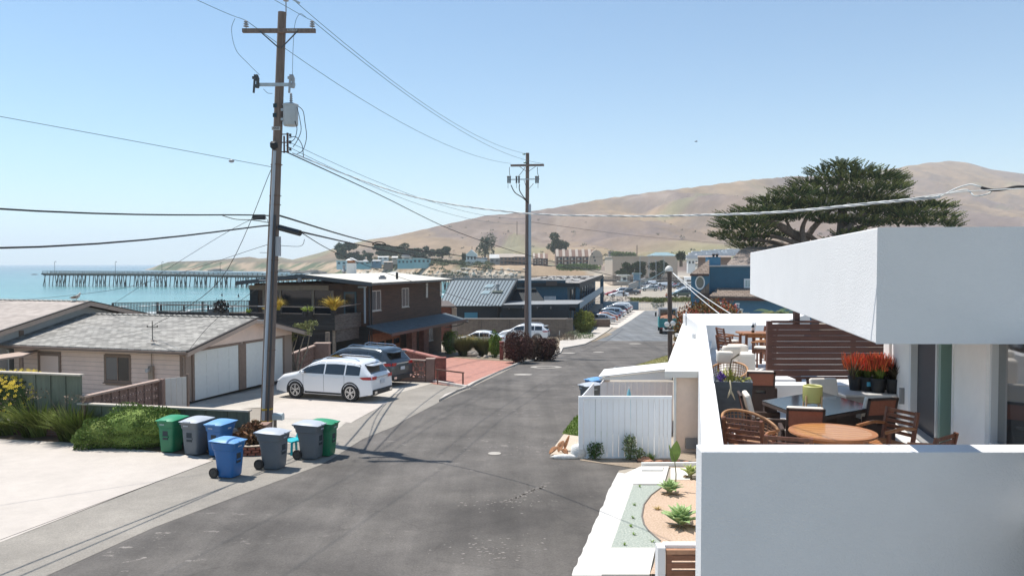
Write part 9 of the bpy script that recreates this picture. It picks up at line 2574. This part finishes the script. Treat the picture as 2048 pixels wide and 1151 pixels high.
house(673,693,522,530,540,'white','white','small white building at the left tip of the far town',0,2)
house(718,730,508,520,560,'tan','tan','narrow tan house beside the fan palms',3,1)
house(768,784,522,529,515,'brown','tan','small brown house between the bushes on the bluff',2,2)
house(840,856,511,516,545,'cream','white','tiny cream house right of the dark trees',1,1)
# white gabled house
t=thing('house','white gabled house with balcony rail below the eucalyptus','house',P(945,525,470))
a=P(932,526,470);b_=P(965,526,470);b=MB();zt_=P(940,508,470).z;zr_=P(948,499,470).z
b.add([(a.x,470,a.z-3),(b_.x-3.4,470,a.z-3),(b_.x-3.4,470,zt_),((a.x+b_.x-3.4)/2,470,zr_),(a.x,470,zt_)]+[(a.x,480,a.z-3),(b_.x-3.4,480,a.z-3),(b_.x-3.4,480,zt_),((a.x+b_.x-3.4)/2,480,zr_),(a.x,480,zt_)],[(0,1,2,3,4),(9,8,7,6,5),(0,5,6,1),(1,6,7,2),(2,7,8,3),(3,8,9,4),(4,9,5,0)]);ob('wall',b,HWm['white'],t)
b=MB();b.bx((b_.x-3.3,470.5,a.z-3),(b_.x+2.5,478,P(960,515,470).z));ob('wing',b,HWm['white'],t)
for k in range(3):b=MB();x=a.x+.8+k*2;b.bx((x,469.9,a.z+2.2),(x+1,469.98,a.z+4));ob('window',b,FWN,t)
b=MB();b.beam((a.x-.5,468.8,a.z+1.2),(b_.x+3,468.8,a.z+1.2),.15,.7);ob('balcony_rail',b,HWm['white'],t)
house(980,1008,508,526,455,'grey','white','grey walled house with pale sloping roof right of the eucalyptus',8,3)
house(1000,1030,507,529,450,'brown','tan','dark brown timber house with tan roof, left one',7,4,2)
house(1028,1052,508,530,448,'brown','tan','dark brown timber house with tan roof beside the second pole',5,3,2)
# condominiums: sloping shed roofs with striped bays
def condo(px0,px1,ytop,ybot,D,n,label):
 t=thing('condominium',label,'apartment block',P((px0+px1)/2,ybot,D));k_=D/1593.0
 a=P(px0,ybot,D);W_=(px1-px0)*k_;H_=(ybot-ytop)*k_
 b=MB();b.add([(a.x,D,a.z-3),(a.x,D,a.z+H_*.55),(a.x+W_*0,D+4,a.z+H_),(a.x,D+11,a.z+H_),(a.x,D+14,a.z-3)]+[(a.x+W_,D,a.z-3),(a.x+W_,D,a.z+H_*.55),(a.x+W_,D+4,a.z+H_),(a.x+W_,D+11,a.z+H_),(a.x+W_,D+14,a.z-3)],[(0,1,2,3,4)[::-1],(5,6,7,8,9),(0,5,6,1)[::-1],(1,6,7,2)[::-1],(2,7,8,3)[::-1],(3,8,9,4)[::-1]]);ob('wall',b,HWm['brown'],t)
 for i in range(n):
  x=a.x+W_*i/n
  b=MB();b.slab([(x,D-.3,a.z+H_*.53),(x+W_/n*.42,D-.3,a.z+H_*.53),(x+W_/n*.42,D+4.1,a.z+H_+.2),(x,D+4.1,a.z+H_+.2)],.25);ob('roof_strip',b,HRm['tan'],t)
  b=MB();b.bx((x-.12,D-.9,a.z-1),(x+.12,D,a.z+H_*.55));ob('party_wall',b,HWm['cream'],t)
  for r_ in range(2):
   b=MB();b.bx((x+W_/n*.3,D-.5,a.z+H_*(.05+.26*r_)),(x+W_/n*.6,D-.02,a.z+H_*(.17+.26*r_)));ob('balcony',b,HWm['cream'],t)
   b=MB();b.bx((x+W_/n*.62,D-.1,a.z+H_*(.06+.26*r_)),(x+W_/n*.92,D-.02,a.z+H_*(.22+.26*r_)));ob('window',b,FWN,t)
 return t
condo(1066,1096,507,528,445,3,'left condominium block with two pale striped shed roofs')
condo(1112,1190,499,529,440,6,'right condominium block with pale roof strips and an arched gable end')
p=P(1190,529,440);k_=440/1593.0
t=thing('gable_end_building','beige arched gable end at the right of the condominiums','building',p);pts=[(1176,530),(1180,512),(1186,502),(1192,499),(1200,502),(1205,510),(1206,530)]
b=MB();b.slab([P(a,y,437)for a,y in pts],Vector((0,16,0)));ob('wall',b,HWm['tan'],t)
for(a,y)in((1184,507),(1188,514),(1190,521)):q=P(a,y,436.9);b=MB();b.bx((q.x-.4,436.85,q.z-.5),(q.x+.4,436.98,q.z+.5));ob('window',b,FWN,t)
b=MB();b.beam(P(1181,514,436.8),P(1206,514,436.8),.1,.15);ob('band',b,HWm['brown'],t)
house(1218,1238,504,509,560,'darkgrey','grey','low grey shed above the big beige building',0,2)
# big beige building with teal roof behind
house(1225,1355,514,556,350,'tan','tan','big windowless beige building beyond the beach car park',0,0,1,dep=30,cat='building',name='building')
t=thing('building','pale building with slate blue hip roof behind the big beige one','building',P(1330,515,385))
b=MB();a=P(1303,516,384);b_=P(1353,516,384);zt_=P(1303,511,384).z;zr_=P(1303,504,384).z;b.bx((a.x,384,a.z-5),(b_.x,396,zt_));ob('wall',b,HWm['white'],t)
b=MB();b.add([(a.x-.6,383.4,zt_),(b_.x+.6,383.4,zt_),(b_.x-3,390,zr_),(a.x+3,390,zr_),(b_.x+.6,396,zt_),(a.x-.6,396,zt_)],[(0,1,2,3),(3,2,4,5),(0,3,5),(1,4,2)]);ob('roof',b,HRm['teal'],t)
for k in range(9):
 if k==5:continue
 x=a.x+1+k*1.15;b=MB();b.bx((x,383.9,zt_-1.3),(x+.6,383.98,zt_-.6));ob('window',b,FWN,t)
# caravans / RV park
RVs=mat('caravan_white',(.66,.67,.68),.6);
i=0
for row_ in range(3):
 for k in range(15):
  px=1374+k*6.6+row_*5+rnd.uniform(-1,1);D=560+row_*28+k*2;y=517-row_*4-k*.45
  if px>1470:continue
  p=P(px,y,D);w_=rnd.uniform(5,8.5);h_=rnd.uniform(2.4,3.0)
  b=MB(Matrix.Translation(p)@Matrix.Rotation(rnd.uniform(-.5,.5),4,'Z'));pr=[(0,.5),(0,h_-.3),(.4,h_),(w_-.8,h_),(w_,h_*.55),(w_,.5)]
  b.add([(a_,y_,z_)for y_ in(0,2.3)for a_,z_ in pr],[tuple(range(6)),tuple(range(6,12))[::-1]]+[(j,(j+1)%6,6+(j+1)%6,6+j)for j in range(6)]);b.bx((w_*.15,-.02,h_*.5),(w_*.35,0,h_*.75));b.bx((0.5,.2,0),(w_-.5,2,.5))
  ob('caravan',b,RVs,label='white caravan in the '+('front','middle','back')[row_]+' row of the hillside park, '+(('leftmost of the row','second from the left','third from the left','fourth from the left','fifth from the left','sixth from the left','seventh from the left','eighth from the left')+('left of its middle',)*0+('ninth from the left','tenth from the left','eleventh from the left','twelfth from the left','thirteenth from the left','fourteenth from the left','last on the right'))[k],cat='caravan',group='caravans at the foot of the hill');i+=1
house(1376,1396,519,530,300,'white','white','white low building with blue tinted windows right of the date palm',0,3)
house(1394,1420,524,534,260,'cream','tan','low cream building left of the blue house chimney',2,2)
# bluff scrub, rocks
b=MB()
for k in range(620):
 px=rnd.uniform(600,1060);D=rnd.uniform(445,560)if px>880 else rnd.uniform(480,640)
 q=HT(px,D);
 if q.z<-3.6 or q.z>9:continue
 leaves(b,q+UP*.6,(rnd.uniform(1.5,4),2,rnd.uniform(.8,1.9)),60,1.1,half=True)
ob('scrub',b,mat('scrub_leaf',(.105,.12,.055),.85,island=.5),label='mixed green scrub covering the far bluffs',kind='stuff')
b=MB()
for k in range(420):
 px=rnd.uniform(735,1052);D=rnd.uniform(405,480);q=HT(px,D)
 if q.z>.8 or q.z<-5:continue
 r_=rnd.uniform(.5,1.5);b.blob(q+UP*r_*.3,(r_*1.3,r_,r_*.9),6,4,.3)
for k in range(2600):
 px=rnd.uniform(740,1055);D=rnd.uniform(418,462);q=HT(px,D)
 if q.z>3.4 or q.z<-4.4:continue
 r_=rnd.uniform(.3,.8);b.blob(q+UP*r_*.1,(r_*1.3,r_,r_*.6),6,4,.25)
ob('riprap',b,mat('far_rock',(.56,.51,.44),.9,var=.2,island=.25),label='pale boulders lining the foot of the far bluff',kind='stuff')
b=MB()
for k in range(60):px=rnd.uniform(1118,1195);leaves(b,P(px,rnd.uniform(531,537),425),(2.5,2,1.2),70,.9)
ob('hedge',b,mat('hedge_leaf',(.13,.19,.06),.85,island=.35),label='green hedge below the condominiums',kind='stuff')
b=MB()
for k in range(40):px=rnd.uniform(1228,1268);leaves(b,P(px,rnd.uniform(505,513),540),(3,2,1.0),50,1.0)
ob('scrub',b,MATS['hedge_leaf'],label='band of green scrub above the big beige building',kind='stuff')
# scattered hill shrubs
b=MB()
for k in range(240):
 px=rnd.uniform(820,2050);D=rnd.uniform(640,1400);q=HT(px,D);s_=rnd.uniform(.8,2.4);leaves(b,q+UP*s_*.5,(s_*1.6,s_,s_*.8),22,s_)
ob('scrub',b,mat('hill_shrub',(.09,.10,.05),.9,island=.3),label='scattered dark shrubs on the dry hillside',kind='stuff')
# distant poles
for i,(px,y0,y1,D)in enumerate(((944,493,520,500),(952,495,522,500),(1034,442,470,480),(1274,490,520,380))):
 b=MB();b.beam(P(px,y1,D),P(px,y0,D),.35,.35,Vector((0,1,0)));ob('utility_pole',b,mat('far_pole',(.16,.13,.11),.9),label=('thin distant pole left of the white gabled house','second thin distant pole left of the white gabled house','thin pole on the slope left of the second utility pole','thin pole before the big beige building')[i],cat='utility pole')
for i,(px,y0,y1,D)in enumerate(((1280,512,575,240),(1298,510,555,300),(1312,520,560,280),(1328,512,550,300))):
 b=MB();b.cyl(P(px,y1,D),P(px,y0,D),.09,n=6);b.beam(P(px,y0,D),P(px+(8 if i<2 else-3),y0+1,D),.1,.12);ob('lamp_post',b,GAL,label=('tall thin lamp post by the lifeguard tower','tall thin lamp post right of the first','short thin lamp post amid the car park','thin lamp post just left of the white dome')[i],cat='lamp post')
# lifeguard tower
D=245;p=HT(1250,D);ty=lambda y:P(1250,y,D).z
t=thing('lifeguard_tower','white lifeguard tower on crossed stilts on the sand','lifeguard tower',p)
x0_,x1_=P(1241,550,D).x,P(1256,550,D).x
LGM=mat('tower_white',(.6,.6,.56),.7,var=.1)
b=MB();b.bx((x0_+.4,D,ty(562)),(x1_-.2,D+2.4,ty(551)));ob('cabin',b,LGM,t);b=MB();b.bx((x0_-.9,D-.6,ty(551)),(x1_+.5,D+3,ty(549)));ob('roof',b,LGM,t);b=MB();b.bx((x0_-.8,D-.5,ty(563)),(x1_+.6,D+2.8,ty(562)));ob('deck',b,LGM,t)
for(xa,xb2)in((x0_-.5,x0_+1.0),(x0_+1.0,x0_-.5),(x1_-1,x1_+.4),(x1_+.4,x1_-1)):b=MB();b.beam((xa,D-.2,p.z),(xb2,D-.2,ty(563)),.12,.12);ob('stilt',b,mat('stilt_tan',(.4,.34,.26),.8),t)
b=MB();b.bx((x0_+.8,D-.03,ty(560)),(x1_-.6,D-.005,ty(554)));ob('window',b,FWN,t)
house(1268,1281,548,562,262,'blue','teal','small turquoise kiosk right of the lifeguard tower',0,0,name='kiosk',cat='kiosk')
# sea wall slab by car park
a=P(1258,575,232);b_=P(1290,561,290);b=MB();b.beam(a,b_,.4,2.2);ob('sea_wall',b,mat('sea_wall_grey',(.30,.28,.26),.9,var=.1),label='sloping grey sea wall along the left of the car park',cat='sea wall')
# ================================================================== PIER
PD=mat('pier_timber',(.105,.095,.085),.9,var=.3,scale=.6);PDK=mat('pier_pile',(.045,.048,.048),.9,var=.3)
pts=[(93,541.5,372),(300,542.5,362),(530,546,345),(700,548,330),(920,550,318),(1060,552,312),(1220,553.5,306),(1390,555,300)]
rail=[P(*q)for q in pts]
t=thing('pier','long wooden pier on dark piles reaching into the turquoise bay','pier',rail[0])
for a,b_ in zip(rail,rail[1:]):
 b=MB();b.beam(a-UP*1.35,b_-UP*1.35,6.5,.7);ob('deck',b,PD,t)
 for s_ in(-3.1,3.1):
  b=MB();o_=Vector((0,s_,0))
  b.beam(a+o_,b_+o_,.12,.12);b.beam(a+o_-UP*.4,b_+o_-UP*.4,.08,.1);b.beam(a+o_-UP*.75,b_+o_-UP*.75,.08,.1);
  n_=int((b_-a).length/2.4)
  for k in range(n_):q=a.lerp(b_,k/n_)+o_;b.bx((q.x-.07,q.y-.07,q.z-1.1),(q.x+.07,q.y+.07,q.z))
  ob('railing',b,PD,t)
proto=None
px=96.0;i=0
def rail_at(px):
 for(a,b_),(ra,rb)in zip(zip(pts,pts[1:]),zip(rail,rail[1:])):
  if a[0]<=px<=b_[0]:return ra.lerp(rb,(px-a[0])/(b_[0]-a[0]))
 return rail[-1]
def pile(q,dx,lean):
 global proto
 H_=9.5
 if proto is None:
  b=MB();b.cyl((0,0,-H_),(0,0,0),.21,.19,n=6);proto=ob('pile',b,PDK,None);proto.data.transform(Matrix.Translation(proto.location));proto.data.transform(Matrix.Translation((0,0,0)));o=proto
 else:o=proto.copy();COL.objects.link(o)
 o.parent=t;o.location=INV[t.name]@(q+Vector((dx,(-2.5,0,2.5)[len(COL.objects)%3],-1.7)));o.rotation_euler=(0,lean,0)
while px<1060:
 q=rail_at(px)
 for dx,ln in((0,0),(.9,.10),(1.9,-.10),(0.3,.22)):pile(q,dx,ln)
 b=MB();b.bx((q.x-.4,q.y-3.3,q.z-2.05),(q.x+2.3,q.y+3.3,q.z-1.7));ob('cap_beam',b,PDK,t)
 px+=13.5
for i,px in enumerate((110,232,325,443)):
 q=rail_at(px);t2=thing('pier_lamp',('lamp post nearest the seaward end of the pier','second lamp post from the seaward end of the pier','third lamp post from the seaward end of the pier','fourth lamp post on the pier, nearest the timber house')[i],'lamp post',q-UP*1.0,group='lamp posts on the pier')
 b=MB();b.cyl(q-UP*1,q+UP*4.2,.09,n=6);ob('post',b,PDK,t2);b=MB();b.tube([q+UP*4.2,q+UP*4.5+Vector((.2,0,0)),q+UP*4.4+Vector((.6,0,0))],.07,5);b.blob(q+UP*4.3+Vector((.6,0,0)),(.18,.18,.14),8,5);ob('lamp_head',b,PDK,t2)
# rocks at sea, far
b=MB()
for(px,D,r_)in((70,760,1.6),(66,765,1.2),(640,640,6),(660,620,5),(600,900,6),(620,880,8),(560,1000,8),(440,1150,8),(690,600,4)):
 q=X(px,D,SEA);b.blob((q.x,q.y,SEA),(r_*2,r_,r_*.45),9,5,.3)
ob('sea_rocks',b,mat('sea_rock',(.10,.085,.07),.9,var=.3),label='low dark rocks awash off the far point',kind='stuff')
# a surfer and his board on the water
for i,(px,py)in enumerate(((444,592),(477,594))):
 q=Z(px,py,SEA);t=thing('surfer',('surfer in a dark wetsuit sitting on a board offshore','second surfer lying low on a pale board offshore')[i],'surfer',q)
 b=MB();b.tube([q+Vector((0,0,.1)),q+Vector((0,0,.5)),q+Vector((0,0,.75)),q+Vector((.02,0,.85)),q+Vector((.02,0,1.05))],[.22,.24,.1,.12,.06],8);ob('body',b,drk,t,smooth='all');b=MB();b.blob(q+UP*.08,(1.1,.28,.06),12,5);ob('surfboard',b,PW,t,smooth='all')
p=P(1392,283,60);t=thing('gull','tiny gull flying high to the right of the second pole','gull',p);b=MB();b.tube([p+Vector((-.12,0,0)),p,p+Vector((.14,0,.02))],[.01,.04,.01],6);ob('body',b,DKM,t);b=MB();b.add([p,p+Vector((.03,.28,.06)),p+Vector((.08,.02,0)),p+Vector((-.02,-.28,.06))],[(0,1,2),(0,2,3)]);ob('wing',b,DKM,t)
